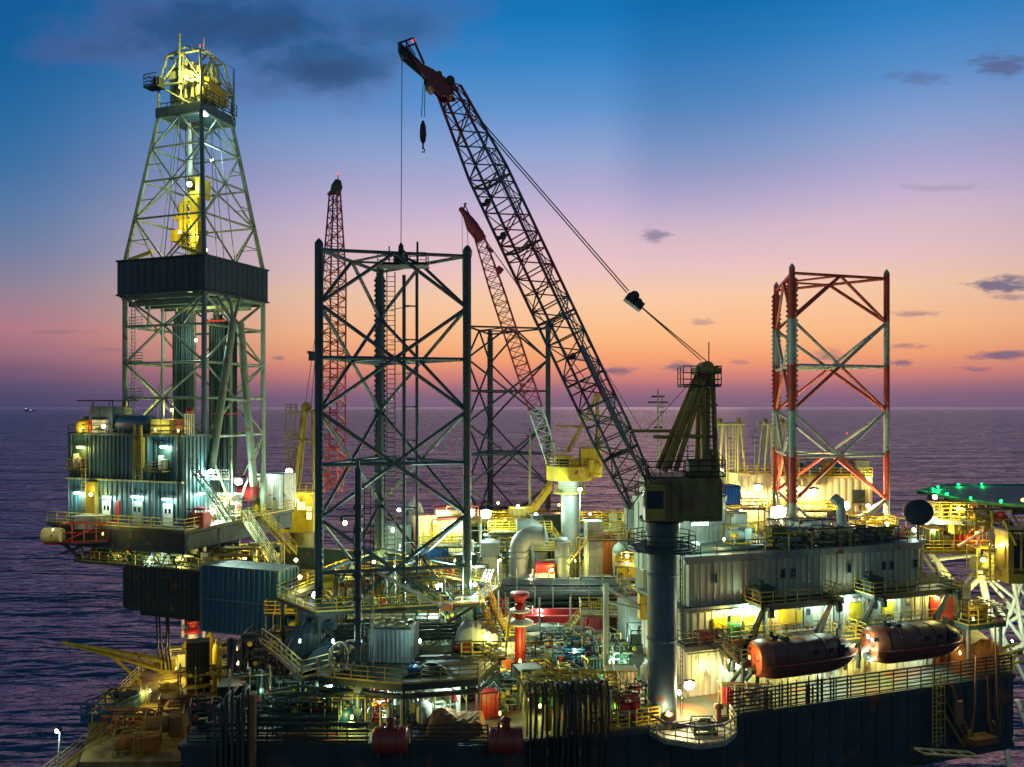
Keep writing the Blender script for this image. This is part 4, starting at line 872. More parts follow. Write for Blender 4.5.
# lower service deck, lit
t = thing('service_deck', 'yellow lit service deck with pipework above the two dark modules', 'platform', Mo(8, 2, 31))
m = MB(); m.prism([Mo(13.4, -1.5), Mo(-3.6, -1.5), Mo(-3.6, 9), Mo(13.4, 9)], 31.3, 31.5); m.build('grating', 'dark', t)
m = MB(); m.rail([Mo(13.4, 2, 31.5), Mo(13.4, -1.5, 31.5), Mo(-3.6, -1.5, 31.5), Mo(-3.6, 9, 31.5)], 1.1, .045, 1.2); m.build('railing', 'dyel', t)
for i, (a, c, kind) in enumerate(((12.2, 0, 0), (10.6, .6, 1), (9.2, .3, 2), (7.6, .2, 0), (6.2, .8, 1), (4.9, .2, 2), (3.5, .5, 0), (2.2, .2, 1), (.9, .6, 2), (-1.2, 1, 0), (-2.6, .6, 1))):
    lab = ('valve stack', 'cabinet', 'pump')[kind]; wh = ['farthest left', 'second from left', 'third from left', 'fourth from left', 'left of centre', 'in the centre', 'right of centre', 'fourth from right', 'third from right', 'second from right', 'farthest right'][i]
    nm = ('valve_stack', 'cabinet', 'pump')[kind]; colr = ('dyel', 'grey', 'pyel')[kind]
    t2 = thing(nm, f"{('yellow brown valve stack', 'grey cabinet', 'pale yellow pump')[kind]}, {wh} on the lit deck under the drill floor", lab, Mo(a, c, 31.5))
    q = Mo(a, c, 31.5); m = MB()
    if kind == 0: m.bar(q, q+Z(1.3), .14); m.bar(q-A*.5+Z(.8), q+A*.5+Z(.8), .14); m.lathe(q+Z(.7), [(.02, 0), (.3, .05), (.3, .25), (.02, .3)], 10)
    elif kind == 1: m.ob(q, A*.9, C*.6, Z(1.35)); m.ob(q+Z(1.35)-A*.05, A*1.0, C*.65, Z(.06))
    else: m.bar(q-A*.5+Z(.5), q+A*.4+Z(.5), .36, n=12); m.ob(q-A*.6, A*1.2, C*.6, Z(.15))
    m.build('body', colr, t2)
    m = MB()
    if kind == 0: m.lathe(q+Z(1.3), [(.28, 0), (.34, .03), (.34, .08), (.28, .1)], 12)
    elif kind == 1: m.ob(q-C*.03+A*.1+Z(.5), A*.5, C*.03, Z(.5))
    else: m.bar(q+A*.4+Z(.5), q+A*.75+Z(.5), .2, n=10); m.bar(q+Z(.8), q+Z(1.2), .1)
    m.build(('handwheel', 'door', 'motor')[kind], ('red', 'dark', 'dark')[kind], t2)
# dark and blue modules below
def clad_box(name, label, cat, o, ux, uy, z0, z1, mat, lm='dark', pitch=.6):
    o = V(o.x, o.y); t = thing(name, label, cat, o+(ux+uy)/2+Z(z0)); m = MB(); c = o+(ux+uy)/2; ps = [o, o+ux, o+ux+uy, o+uy]
    for i in range(4):
        p, q = ps[i], ps[(i+1) % 4]; d = (q-p).normalized(); n = V(d.y, -d.x)
        if ((p+q)/2-c).dot(n) < 0: n = -n
        m.corr(p, q, z0, z1, pitch, .1, n)
    m.build('wall', mat, t)
    m = MB(); m.ob(V(o.x, o.y, z1), ux, uy, Z(.12)); m.ob(V(o.x, o.y, z0-.15), ux, uy, Z(.15)); 
    for i in range(4): m.box(V(ps[i].x, ps[i].y, z0), .26, .26, z1-z0, math.atan2(ux.y, ux.x))
    for zz in ((z0+z1)/2-.06,): 
        for i in range(4):
            p, q = ps[i], ps[(i+1) % 4]; d = (q-p).normalized(); n = V(d.y, -d.x)
            if ((p+q)/2-c).dot(n) < 0: n = -n
            m.ob(p+n*.1+Z(zz), q-p, n*.04, Z(.12))
    m.build('frame', lm, t)
    return t
clad_box('wellhead_module', 'bright blue clad module hanging below the drill floor, left of the nearest leg', 'module', V(-22.2, 76), A*9, C*3.0, 26.0, 32.3, 'blue', 'steel')
clad_box('wellhead_module', 'near black clad module hanging below the drill floor, left of the bright blue one', 'module', V(-31.0, 80.4), A*10.2, C*5, 27.0, 31.2, 'dark', 'black')
m = MB(); m.prism([V(-31, 81)+A*.3, V(-31, 81)+A*8.5, V(-31, 81)+A*8.5+C*4, V(-31, 81)+C*4+A*.3], 26.2, 26.85); tag(m.build('module_skid', 'black'), 'black stepped skid slung under the near black module', 'skid')
# cage on the far left
t = thing('tank_basket', 'red and white framed basket platform hanging off the far left of the drill floor', 'basket', P(75, 540, 84)); Yb = 84.5
q0 = P(46, 542, Yb); m = MB()
m.ob(P(60, 545, Yb), P(108, 543, Yb)-P(60, 545, Yb), C*3.2, Z(.25)); m.build('floor', 'dark', t)
m = MB(); a, b_ = P(60, 543, Yb), P(108, 541, Yb); m.rail([a, b_, b_+C*3], 2.0, .07, 1.3, 1); m.rail([a+C*3, a], 2.0, .07, 1.3, 1); m.bar(a, b_+Z(2), .06); m.build('frame', 'red', t)
m = MB(); m.ob(P(70, 530, Yb)+C*.6, P(96, 530, Yb)-P(70, 530, Yb), C*1.8, Z(1.3)); m.ob(P(68, 518, Yb)+C*.5, P(98, 518, Yb)-P(68, 518, Yb), C*2, Z(.14)); m.build('container', 'grey', t)
m = MB(); m.bar(P(44, 535, Yb), P(62, 535, Yb), .75, n=14); m.bar(P(52, 526, Yb)+Z(-.5), P(60, 526, Yb)+Z(-.5), .35, n=10); m.build('tank', 'pyel', t)
m = MB(); m.ob(P(44, 545, Yb), P(62, 545, Yb)-P(44, 545, Yb), C*1.4, Z(.2)); m.rail([P(44, 543, Yb), P(62, 543, Yb)], 1.5, .05, .8); m.build('tank_cradle', 'red', t)
m = MB(); cable(m, P(64, 546, Yb), P(70, 660, Yb), .02); m.build('tag_line', 'dark', t)
# red winch and skids on the drill floor
def skid_unit(name, label, cat, q, w, d, h, mat, fr='dark', ang=None, kind=0, group=None):
    """framed deck unit: skid, body, frame"""
    q = Vector(q); an = R(18) if ang is None else ang; ux = V(math.cos(an), math.sin(an)); uy = V(-ux.y, ux.x)
    t = thing(name, label, cat, q, group); o = q-ux*w/2-uy*d/2
    m = MB()
    if kind == 0:   # machine: cylinders and boxes
        m.bar(o+ux*.1+uy*d*.5+Z(h*.45), o+ux*(w*.6)+uy*d*.5+Z(h*.45), min(h*.33, d*.4), n=14); m.ob(o+ux*w*.62+uy*d*.15+Z(.15), ux*w*.34, uy*d*.7, Z(h*.75)); m.bar(o+ux*w*.3+uy*d*.5+Z(h*.6), o+ux*w*.3+uy*d*.5+Z(h*1.0), .12, n=8); m.bar(o+ux*w*.3+uy*d*.5+Z(h), o+ux*w*.8+uy*d*.5+Z(h), .1, n=8)
    elif kind == 1: # ribbed container
        ps = [o, o+ux*w, o+ux*w+uy*d, o+uy*d]
        for i in range(4):
            a, b = ps[i], ps[(i+1) % 4]; dd = (b-a).normalized(); m.corr(a, b, q.z+.12, q.z+h-.05, .32, .05, V(dd.y, -dd.x))
        m.ob(o+Z(h-.08), ux*w, uy*d, Z(.08))
    elif kind == 2: # tote tank with dished top
        m.ob(o+ux*.08+uy*.08+Z(.15), ux*(w-.16), uy*(d-.16), Z(h*.72)); m.lathe(q+Z(.15+h*.72), [(.3*w, 0), (.26*w, .12), (.02, .16)], 10)
    elif kind == 3: # vertical vessel
        m.lathe(q, [(.3*w, 0), (.34*w, .3), (.42*w, .4), (.42*w, h*.8), (.3*w, h*.92), (.02, h)], 16); m.bar(q+Z(h), q+Z(h+.3), .06)
    elif kind == 4: # open basket with pipe lengths
        for k in range(5): m.bar(o+uy*(d*(.15+.17*k))+ux*.1+Z(.3+.16*(k % 2)), o+uy*(d*(.15+.17*k))+ux*(w-.1)+Z(.3+.16*(k % 2)), .1, n=8)
        m.ob(o+ux*w*.3+uy*d*.2+Z(.5), ux*w*.3, uy*d*.4, Z(h*.35))
    m.build(('machine', 'shell', 'tote', 'vessel', 'load')[kind], mat, t)
    f = MB(); f.ob(o, ux*w, uy*.12, Z(.12)); f.ob(o+uy*(d-.12), ux*w, uy*.12, Z(.12)); f.ob(o+ux*.1+uy*.12, ux*.15, uy*(d-.24), Z(.1)); f.ob(o+ux*(w-.25)+uy*.12, ux*.15, uy*(d-.24), Z(.1))
    if kind != 3:
        for (x, y) in ((0, 0), (w, 0), (w, d), (0, d)): f.bar(o+ux*x+uy*y, o+ux*x+uy*y+Z(h), .055, n=4)
        r = .05
        for zz in ((h,) if kind != 4 else (h, h*.5)):
            f.bar(o+Z(zz), o+ux*w+Z(zz), r, n=4); f.bar(o+uy*d+Z(zz), o+ux*w+uy*d+Z(zz), r, n=4); f.bar(o+Z(zz), o+uy*d+Z(zz), r, n=4); f.bar(o+ux*w+Z(zz), o+ux*w+uy*d+Z(zz), r, n=4)
    f.build('frame', fr, t)
    return t
DA = math.atan2(-A.y, -A.x)
skid_unit('winch', 'red winch unit at the foot of the module stairs on the drill floor', 'winch', Mo(-.9, 1.2, 35.46), 2.6, 1.6, 1.9, 'red', 'red', DA, 0)
skid_unit('drawworks', 'red machine beside the foot of the V-frame on the drill floor', 'machine', P(246, 500, 95.5), 3.0, 2.0, 2.8, 'red', 'dred', DA, 0)
skid_unit('control_cabin', 'white lit cabin standing under the racked drill pipe on the drill floor', 'cabin', V(P(222, 0, 91).x, 91, 35.46), 3.2, 2.6, 2.6, 'white', 'pyel', DA, 1)
skid_unit('control_cabin', 'pale lit cabin at the right end of the drill floor with a flat blue roof', 'cabin', V(P(276, 0, 99).x, 99, 35.46), 4.0, 2.5, 4.4, 'white', 'blue', DA, 1)
skid_unit('tote_tank', 'small yellow tote at the right railing of the drill floor', 'tote', V(P(260, 0, 96.5).x, 96.5, 35.46), 1.1, 1.1, 1.8, 'yel', 'yel', DA, 2)
m = MB(); m.ob(P(205, 480, 87), P(229, 480, 90)-P(205, 480, 87), C*2, Z(.15)); m.rail([P(205, 479, 87), P(229, 479, 90)], 1, .04, 1); tag(m.build('landing_platform', 'white'), 'small white landing platform at the foot of the V-frame left strut', 'platform')
stair('grey stairs on the right side of the teal module', Mo(-.9, 5.6, 35.5), Mo(-.6, .4, 41.6), .9, 'dgrn', 'dark', -A)
stair('long yellow stairs leading down from the drill floor corner toward the right, front flight', P(243, 520, 88), P(272, 566, 83), 1.2, 'pyel', 'dark', V(.8, -.6))
stair('long yellow stairs leading down from the drill floor corner toward the right, rear flight', P(256, 514, 92), P(290, 552, 90), 1.2, 'yel', 'dark', V(.8, -.6))
# conductor below the drill floor
t = thing('drill_conductor', 'pale vertical conductor pipe lit from below, between drill floor and wellhead deck', 'pipe', P(193, 640, 90)); q = P(193, 0, 90)
m = MB(); m.bar(V(q.x, 90, 22), V(q.x, 90, 33), .55, n=16); m.bar(V(q.x-1.3, 90.4, 22), V(q.x-1.3, 90.4, 33), .18, n=8); m.bar(V(q.x+1.2, 90.2, 22), V(q.x+1.2, 90.2, 33), .2, n=8); m.build('pipe', 'white', t)
m = MB(); m.lathe(V(q.x, 90, 22.6), [(.55, 0), (.9, .05), (.9, .5), (.6, .55), (.6, 1.2), (.85, 1.25), (.85, 1.5), (.55, 1.55)], 16); m.build('flange', 'red', t)
single('hanging_hose', 'dark looped hoses hanging below the near black module', 'hose', 'black', lambda m: [m.tube([P(x, 612, 84), P(x+1, 630, 84), P(x+s, 652, 84), P(x+s+2, 670, 84)], .10, 5) for x, s in ((156, 2), (159, 3), (166, 0), (168, 1))])
# ------------------------------------------------------------------ accommodation block
ZT, ZU, ZD = 35.4, 31.5, 24.0
def accommodation():
    L, W = 23.7, 7.5
    t = thing('accommodation_block', 'long cream corrugated accommodation block with small dark windows, along the right side', 'building', B(12, 3, ZD))
    m = MB(); m.corr(B(0, 0), B(L, 0), ZU, ZT, .62, .09, -Nn); m.corr(B(0, W), B(0, 0), ZU, ZT, .7, .09, -S); m.corr(B(L, 0), B(L, W), ZU, ZT, .7, .09, S); m.corr(B(L, W), B(0, W), ZU, ZT, .7, .09, Nn); m.build('upper_wall', 'blockwall', t)
    m = MB(); m.corr(B(-.6, .3), B(L+6.5, .3), ZD, ZU-.2, .62, .09, -Nn); m.corr(B(-.6, W), B(-.6, .3), ZD, ZU-.2, .7, .09, -S); m.corr(B(L+6.5, .3), B(L+6.5, W), ZD, ZU-.2, .7, .09, S); m.build('lower_wall', 'lowercream', t)
    m = MB(); m.ob(B(-.75, -.35, ZT), S*(L+1.2), Nn*(W+.7), Z(.28)); m.ob(B(-.6, -.22, ZT-.35), S*(L+.9), Nn*.2, Z(.34)); m.build('roof', 'grey', t)
    m = MB(); m.ob(B(-1.2, -.5, ZU-.2), S*(L+1.4), Nn*.5, Z(.22)); m.ob(B(-1.2, 0, ZU-.19), S*1.2, Nn*W, Z(.2)); m.ob(B(-.9, -.02, ZU-.2), S*.9, -Nn*.3, Z(.22)); m.build('ledge', 'grey', t)
    for s in (2.0, 8.7, 9.75, 15.6, 19.4, 20.3, 23.0):
        m = MB(); m.ob(B(s, -.15, 33.3), S*.5, Nn*.14, Z(.85)); w = m.build('window', 'grey', t)
        m = MB(); m.ob(B(s+.07, -.18, 33.38), S*.36, Nn*.04, Z(.69)); m.build('pane', 'glass', w)
    for s in (3.4, 6.6, 11.3, 14.5, 18.6, 22.2, 27.0):
        m = MB(); m.ob(B(s, .12, 28.85), S*.95, Nn*.14, Z(2.0)); w = m.build('door', 'grey', t)
        m = MB(); m.ob(B(s+.25, .08, 29.85), S*.4, Nn*.04, Z(.6)); m.build('window', 'glass', w)
    for s in (5.0, 12.6, 20.3, 25):
        m = MB(); m.ob(B(s, .12, 24.05), S*.95, Nn*.14, Z(2.0)); w = m.build('door', 'white', t)
        m = MB(); m.ob(B(s+.25, .08, 25.1), S*.4, Nn*.04, Z(.6)); m.build('window', 'glass', w)
    m = MB()
    for (s, w, h, z) in ((2.2, 1.3, .9, 29.4), (3.9, 1.0, .8, 29.6), (5.2, 1.7, 1.3, 28.9), (8.9, 1.4, 1.5, 29.2), (10.4, .6, 1.2, 29.2), (16.2, 1.5, 1.6, 29.0), (19.7, 1.2, 1.3, 29.1)):
        m = MB(); m.ob(B(s, -.02, z), S*w, Nn*.28, Z(h)); m.ob(B(s+.08, -.05, z+.1), S*(w-.16), Nn*.03, Z(h-.2)); m.build('locker', 'yel', t)
    m = MB()
    for k in range(16): m.bar(B(.6+k*1.55, -.22, ZT-.2), B(.6+k*1.55, -.22, ZU+.1), .035, n=4)
    for s in (-.4, 7.4, 13.2, 17.5, 24.5, 28.6): m.bar(B(s, .0, ZD), B(s, .0, ZU-.3), .10, n=8)
    for z in (27.6, 31.0): m.bar(B(-.5, .05, z), B(L+6, .05, z), .08)
    m.build('downpipe', 'grey', t)
    m = MB(); m.rail([B(-.6, -.1, ZT+.28), B(L+.2, -.1, ZT+.28)], 1.1, .04, 1.5, 2, False); m.rail([B(-.6, W, ZT+.28), B(-.6, -.1, ZT+.28)], 1.1, .04, 1.5, 2, False); m.build('roof_railing', 'dgrn', t)
    return t
M['lowercream'] = paint('lower_cladding', (.50, .48, .40), .6, dirt=.5, rust=.06, scale=.35)
M['lgreen'] = paint('pale_green_cladding', (.36, .45, .40), .55, dirt=.5, scale=.35)
accommodation()
# mezzanine walkways in front of the block
def walk(name, label, s0, s1, n0, n1, z, rm='dgrn', gr='dark', legs=(), cat='walkway', ends=True, front=True):
    t = thing(name, label, cat, B((s0+s1)/2, (n0+n1)/2, z))
    m = MB(); m.ob(B(s0, n0, z-.12), S*(s1-s0), Nn*(n1-n0), Z(.12)); m.ob(B(s0, n0-.06, z-.36), S*(s1-s0), Nn*.06, Z(.38)); m.build('grating', gr, t)
    pts = ([B(s0, n1, z)] if ends else [])+[B(s0, n0, z), B(s1, n0, z)]+([B(s1, n1, z)] if ends else [])
    m = MB(); m.rail(pts, 1.15, .045, 1.2); m.build('railing', rm, t)
    if legs:
        m = MB()
        for s in legs: m.bar(B(s, n0+.2, z-.3), B(s+.5, .25, z-3.0), .16); m.bar(B(s, n0+.2, z-.3), B(s-.1, n0+.3, z-2.6), .18)
        m.build('strut', 'dark', t)
    return t
def davit(label, s0, s1, wl):
    t = walk('davit_platform', label, s0, s1, -2.6, -.3, 31.75, 'dyel', 'dgrn', cat='davit')
    for s in (s0+.5, s1-1.0):
        m = MB(); m.bar(B(s, -2.3, 31.6), B(s-.6, -.4, 27.4), .24); m.bar(B(s, -2.3, 31.6), B(s, -.4, 27.6), .17); m.ob(B(s-.2, -3.3, 31.35), S*.4, Nn*2.6, Z(.4)); m.bar(B(s, -3.2, 31.5), B(s, -3.2, 31.0), .3, n=10); m.build('davit_arm', 'dark', t)
    m = MB()
    for s in (s0+.5, s1-1.0): cable(m, B(s, -3.2, 31.2), B(s, -3.3, 29.4), .04); m.bar(B(s, -3.3, 29.9), B(s, -3.3, 29.4), .16)
    m.build('fall_rope', 'dark', t)
    m = MB(); q = B(wl, -1.6, 31.8); m.ob(q, S*1.5, Nn*1.1, Z(1.25)); m.bar(q+Z(.6)-S*.3, q+Z(.6), .5, n=12); m.bar(q+S*.4+Nn*.5+Z(1.2), q+S*.4+Nn*.5+Z(1.7), .3, n=10); m.bar(q+S*.9-Nn*.1+Z(.2), q+S*.9-Nn*.1-Z(.7), .35, n=8); m.build('winch', 'dgrn', t)
davit('left lifeboat davit with dark green walkway and winch, above the left lifeboat', 5.0, 13.2, 5.6)
davit('right lifeboat davit with dark green walkway and winch, above the right lifeboat', 16.3, 26.0, 16.8)
walk('walkway', 'green railed walkway beside the big crane column at mid height, left of the left lifeboat', -1.6, 2.6, -1.8, .2, 28.8, 'dgrn', 'dark')
walk('walkway', 'sloping end landing of the green walkway just left of the left lifeboat', 2.9, 5.0, -3.0, .2, 27.4, 'dgrn', 'dark', (3.2, 4.6))
walk('walkway', 'yellow railed boarding walkway between the two lifeboats', 13.3, 15.8, -2.4, .2, 28.2, 'yel', 'dgrn', (13.8, 15.2))
walk('walkway', 'narrow yellow railed walkway along the block wall behind the left lifeboat', 5.2, 13.1, -1.0, .2, 28.5, 'dyel', 'dark', (6, 9, 12), ends=False)
walk('walkway', 'narrow yellow railed walkway along the block wall behind the right lifeboat', 16.0, 25.5, -1.0, .2, 28.5, 'dyel', 'dark', (17, 21, 25), ends=False)
stair('short dark green stairs between the two landings left of the left lifeboat', B(3.0, -1.7, 27.4), B(1.5, -1.7, 28.8), .9, 'dgrn', 'dark', -Nn)
skid_unit('life_raft_box', 'dark red equipment box at the railing of the walkway beside the big crane column', 'box', B(.5, -1.3, 28.8), 1.4, .7, 1.0, 'dred', 'dred', None, 1)
skid_unit('storage_bin', 'bright green bin on the lit walkway under the cream block', 'bin', B(3.9, -.6, 28.8), .9, .7, 1.2, 'bgreen', 'green', None, 2)
walk('walkway', 'lit upper landing carrying the bright green bin, under the left end of the cream block', 2.6, 5.1, -1.5, .1, 28.8, 'dyel', 'dark', (3.4,))
# ------------------------------------------------------------------ lifeboats
M['tape'] = paint('reflective_tape', (.09, .03, .03), .4, dirt=.6)
def lifeboat(label, s0, ln, n0, z0):
    t = thing('lifeboat', label, 'lifeboat', B(s0+ln/2, n0, z0), 'enclosed lifeboats hanging along the hull side')
    N_ = 22; K = 20
    def half(u):   # width/2, keel lift, top height
        e = (max(0, 1-abs(2*u-1)**3.2))**.5
        w = 1.5*(.42+.58*e) if u > .5 else 1.5*(.72+.28*e)
        keel = 1.25*max(0, (u-.62)/.38)**1.8+.35*max(0, (.12-u)/.12)**1.5
        return w, keel
    def lower():
        m = MB(); vs = []
        for i in range(N_+1):
            u = i/N_; w, kl = half(u); w *= 1 if u < .8 else max(.06, 1-((u-.8)/.2)**2*.94)
            x = u*ln
            for k in range(K+1):
                a = -math.pi/2+math.pi*(k/K-.5)*1.0
                cx = math.cos(a); cz = math.sin(a)
                yy = w*math.copysign(abs(cx)**.75, cx); zz = 1.35+min(0, cz)*max(.08, 1.35-kl)
                vs.append(B(s0+x, n0+yy, z0+zz+.12*u*u))
        fs = [(i*(K+1)+k, i*(K+1)+k+1, (i+1)*(K+1)+k+1, (i+1)*(K+1)+k) for i in range(N_) for k in range(K)]
        m.add(vs, fs, True); m.add(vs[:K+1], [tuple(range(K+1))]); return m
    lower().build('hull', 'boat', t)
    def top():
        m = MB(); vs = []
        for i in range(N_+1):
            u = i/N_; w, kl = half(u); w = (w-.10)*(1 if u < .8 else max(.05, 1-((u-.8)/.2)**2.2*.95)); x = u*ln
            h = 1.6*(1 if u < .66 else max(.03, 1-((u-.66)/.34)**2.2*.95)); h *= 1 if u > .12 else .93
            if .1 < u < .3: h += .12
            for k in range(K+1):
                a = math.pi*k/K; yy = w*math.copysign(abs(math.cos(a))**.62, math.cos(a)); zz = 1.37+h*abs(math.sin(a))**.72
                vs.append(B(s0+x, n0+yy, z0+zz+.12*u*u))
        fs = [(i*(K+1)+k, (i+1)*(K+1)+k, (i+1)*(K+1)+k+1, i*(K+1)+k+1) for i in range(N_) for k in range(K)]
        m.add(vs, fs, True); m.add(vs[:K+1], [tuple(range(K+1))[::-1]]); return m
    top().build('canopy', 'boat', t)
    m = MB()
    for sg in (1, -1):
        pts = []
        for i in range(N_+1):
            u = i/N_; w, kl = half(u); w *= 1 if u < .8 else max(.06, 1-((u-.8)/.2)**2*.94); pts.append(B(s0+u*ln, n0+sg*(w+.04), z0+1.38+.12*u*u))
        m.tube(pts, .15, 6)
    m.build('gunwale', 'dred', t)
    # orange stern with wheel-house and hatch
    m = MB(); vs = []
    prof = []
    for k in range(25):
        a = math.pi*2*k/24; prof.append((1.22*math.copysign(abs(math.cos(a))**.7, math.cos(a)), 1.55+1.5*math.sin(a)*(1 if math.sin(a) > 0 else .85)))
    r1 = [B(s0-.12, n0+y, z0+z) for y, z in prof]; r2 = [B(s0-.32, n0+y*.86, z0+1.55+(z-1.55)*.86) for y, z in prof]; r0 = [B(s0+.7, n0+y*1.12, z0+1.55+(z-1.55)*1.06) for y, z in prof]
    n = len(prof); m.add(r0+r1+r2, [(j*n+i, j*n+i+1, (j+1)*n+i+1, (j+1)*n+i) for j in range(2) for i in range(n-1)], True); m.add(r2, [tuple(range(n))]); m.build('stern', 'boato', t)
    for us in (.2, .42, .58, .74):
        m = MB(); w, kl = half(us); w -= .06; h = 1.6*(1 if us < .66 else 1-((us-.66)/.34)**2.2*.95); w *= 1 if us < .8 else 1
        if .1 < us < .3: h += .12
        m.tube([B(s0+us*ln, n0+w*math.copysign(abs(math.cos(math.pi*k/14))**.62, math.cos(math.pi*k/14)), z0+1.39+h*abs(math.sin(math.pi*k/14))**.72+.12*us*us) for k in range(15)], .045, 5); m.build('canopy_seam', 'tape', t)
    m = MB(); ax = -S; m.lathe(B(s0-.33, n0-.35, z0+1.9), [(.01, .03), (.36, .03), (.38, .0)], 16, ax); h = m.build('hatch', 'boat', t)
    m = MB(); m.lathe(B(s0-.33, n0+.55, z0+2.3), [(.01, .04), (.14, .04), (.14, 0)], 10, ax); m.lathe(B(s0-.33, n0-.1, z0+1.2), [(.01, .04), (.12, .04), (.12, 0)], 10, ax); m.build('porthole', 'glass', t)
    m = MB(); m.bar(B(s0-.15, n0, z0+.75), B(s0-.75, n0, z0+.75), .3, n=12); m.bar(B(s0-.3, n0, z0+.7), B(s0-.75, n0, z0+.2), .07); m.build('propeller_guard', 'dark', t)
    m = MB()
    m.bar(B(s0+2.4, n0-.5, z0+3.05), B(s0+2.4, n0+.5, z0+3.05), .3, n=12); m.build('hatch_roller', 'dark', t)
    for s in (1.5, ln-1.9): m = MB(); m.ob(B(s0+s, n0-.14, z0+2.7), S*.35, Nn*.28, Z(.7)); m.build('lifting_hook', 'dark', t)
    m = MB()
    for k in range(6): m.bar(B(s0+1.6+k*1.1, n0-1.50, z0+1.25), B(s0+2.15+k*1.1, n0-1.56, z0+.95), .03, n=4); m.bar(B(s0+2.15+k*1.1, n0-1.56, z0+.95), B(s0+2.7+k*1.1, n0-1.5, z0+1.25), .03, n=4)
    m.build('grab_line', 'tan', t)
    m = MB()
    for s in (ln*.45, ln*.6, ln*.75): m.ob(B(s0+s, n0-1.5, z0+2.0), S*.4, Nn*.09, Z(.35))
    m.ob(B(s0+ln*.70, n0-1.50, z0+1.5), S*.5, Nn*.1, Z(1.1)); m.build('side_window', 'glass', t)
    return t
lifeboat('left maroon lifeboat with brightly lit bow and orange stern, nearer the big crane', 4.1, 9.6, -3.4, 26.2)
lifeboat('right maroon lifeboat hanging in shadow, nearer the open end of the hull', 15.4, 9.6, -3.4, 26.3)

# hull side fence of horizontal pipes
t = thing('side_fence', 'dark horizontal pipe fence along the right hull edge, below the lifeboats', 'fence', V(30, 67, 24))
pa, pb = V(16.8, 62.45), V(45.0, 72.1)
dd = pb-pa; n = 20
for i in range(n+1): m = MB(); q = pa.lerp(pb, i/n); m.bar(q+Z(23.9), q+Z(25.75), .06); m.build('post', 'black', t)
m = MB()
for k in range(6): m.bar(pa+Z(24.15+k*.31), pb+Z(24.15+k*.31), .07)
m.build('pipe', 'black', t)
rnd = random.Random(3)
for k in range(18):
    m = MB(); q = pa.lerp(pb, .03+.36*rnd.random() if k < 20 else rnd.random()); h = rnd.uniform(1.2, 2.0); m.bar(q+Z(24), q+Z(24+h), .08, n=6); m.bar(q+Z(24+h), q+Z(24+h+.25), .05, n=5); m.build('stanchion_cap', 'black', t)
# railed round platform at the big crane foot
t = thing('crane_base_platform', 'brightly lit railed platform jutting over the hull edge at the big crane foot', 'platform', V(13.5, 60, 23))
cx, cy = 13.6, 60.6; pts = [V(cx+3.3*math.cos(a), cy+2.9*math.sin(a), 23.6) for a in [R(x) for x in (190, 222, 268, 305, 345)]]
pp = pts[:]; m = MB(); m.prism([(p.x, p.y) for p in pp]+[(17.0, 62.2), (9.8, 61.2)], 23.3, 23.6); m.build('floor', 'grey', t)
m = MB(); m.rail([V(9.9, 61, 23.6)]+pp+[V(16.9, 62, 23.6)], 1.25, .05, 1.0); m.build('railing', 'pyel', t)
m = MB(); m.tube([p+Z(1.3) for p in [V(9.9, 61, 23.6)]+pp+[V(16.9, 62, 23.6)]], .09); m.build('top_pipe', 'grey', t)
skid_unit('mooring_winch', 'grey mooring winch on the lit platform at the foot of the big crane', 'winch', (14.4, 60.0, 23.6), 1.7, 1.1, 1.0, 'grey', 'dark', 0, 0)
m = MB(); m.bar((11.9, 60.6, 23.6), (11.9, 60.6, 24.5), .25, n=12); m.lathe(V(11.9, 60.6, 24.5), [(.25, 0), (.4, .1), (.36, .3), (.01, .4)], 12); tag(m.build('bollard', 'tan'), 'brown capped bollard left on the lit crane foot platform', 'bollard')
m = MB(); m.bar((15.8, 61.2, 23.6), (15.8, 61.2, 24.9), .22, n=12); m.lathe(V(15.8, 61.2, 24.9), [(.22, 0), (.38, .1), (.34, .35), (.01, .45)], 12); tag(m.build('bollard', 'tan'), 'taller brown capped bollard right on the lit crane foot platform', 'bollard')

# ------------------------------------------------------------------ on the block roof
ZR = ZT+.28
t = thing('deck_house', 'pale green ribbed deck house on the block roof, right of the big crane cab', 'building', B(3.8, 8, ZR))
m = MB(); c = B(3.9, 8.5); ring = [c+V(4.2*math.cos(a), 2.8*math.sin(a)) for a in [2*math.pi*k/12 for k in range(13)]]
for p, q in zip(ring, ring[1:]): dd = (q-p).normalized(); m.corr(p, q, 33, 39.2, .55, .09, V(dd.y, -dd.x))
m.build('wall', 'lgreen', t)
m = MB(); m.prism([(p.x*1.0, p.y) for p in [c+(r_-c)*1.06 for r_ in ring[:-1]]], 39.2, 39.7); m.build('roof', 'lgreen', t)

m = MB(); m.rail([B(0.6, 5.5, ZR), B(0.2, 10, ZR)], 1.1, .04, 1.2); m.rail([c+(r_-c)*1.0+Z(39.7) for r_ in ring], 1.1, .04, 1.3); m.build('railing', 'dgrn', t)
m = MB(); m.ladder(B(-.2, 5, ZR), B(-.2, 5, 39.9), S, .5, .05); m.ladder(B(.9, 4.9, ZR), B(.9, 4.9, 39.0), S, .5, .05); m.build('ladder', 'pyel', t)
skid_unit('generator', 'machine with orange top and blue hood on the roof of the pale green deck house', 'machine', B(5.6, 8, 39.7), 3.0, 2.2, 2.2, 'orange', 'dark', None, 0)
skid_unit('fan_unit', 'bright blue fan box between the deck house and the lit cream building', 'fan unit', B(9.4, 9, 38.6), 1.8, 1.6, 1.8, 'brightblue', 'dark', None, 1)
skid_unit('air_unit', 'ribbed white air unit standing on a dark platform below the blue fan box', 'air unit', B(9.6, 8.2, 36.0), 1.8, 1.6, 1.9, 'white', 'dyel', None, 1)
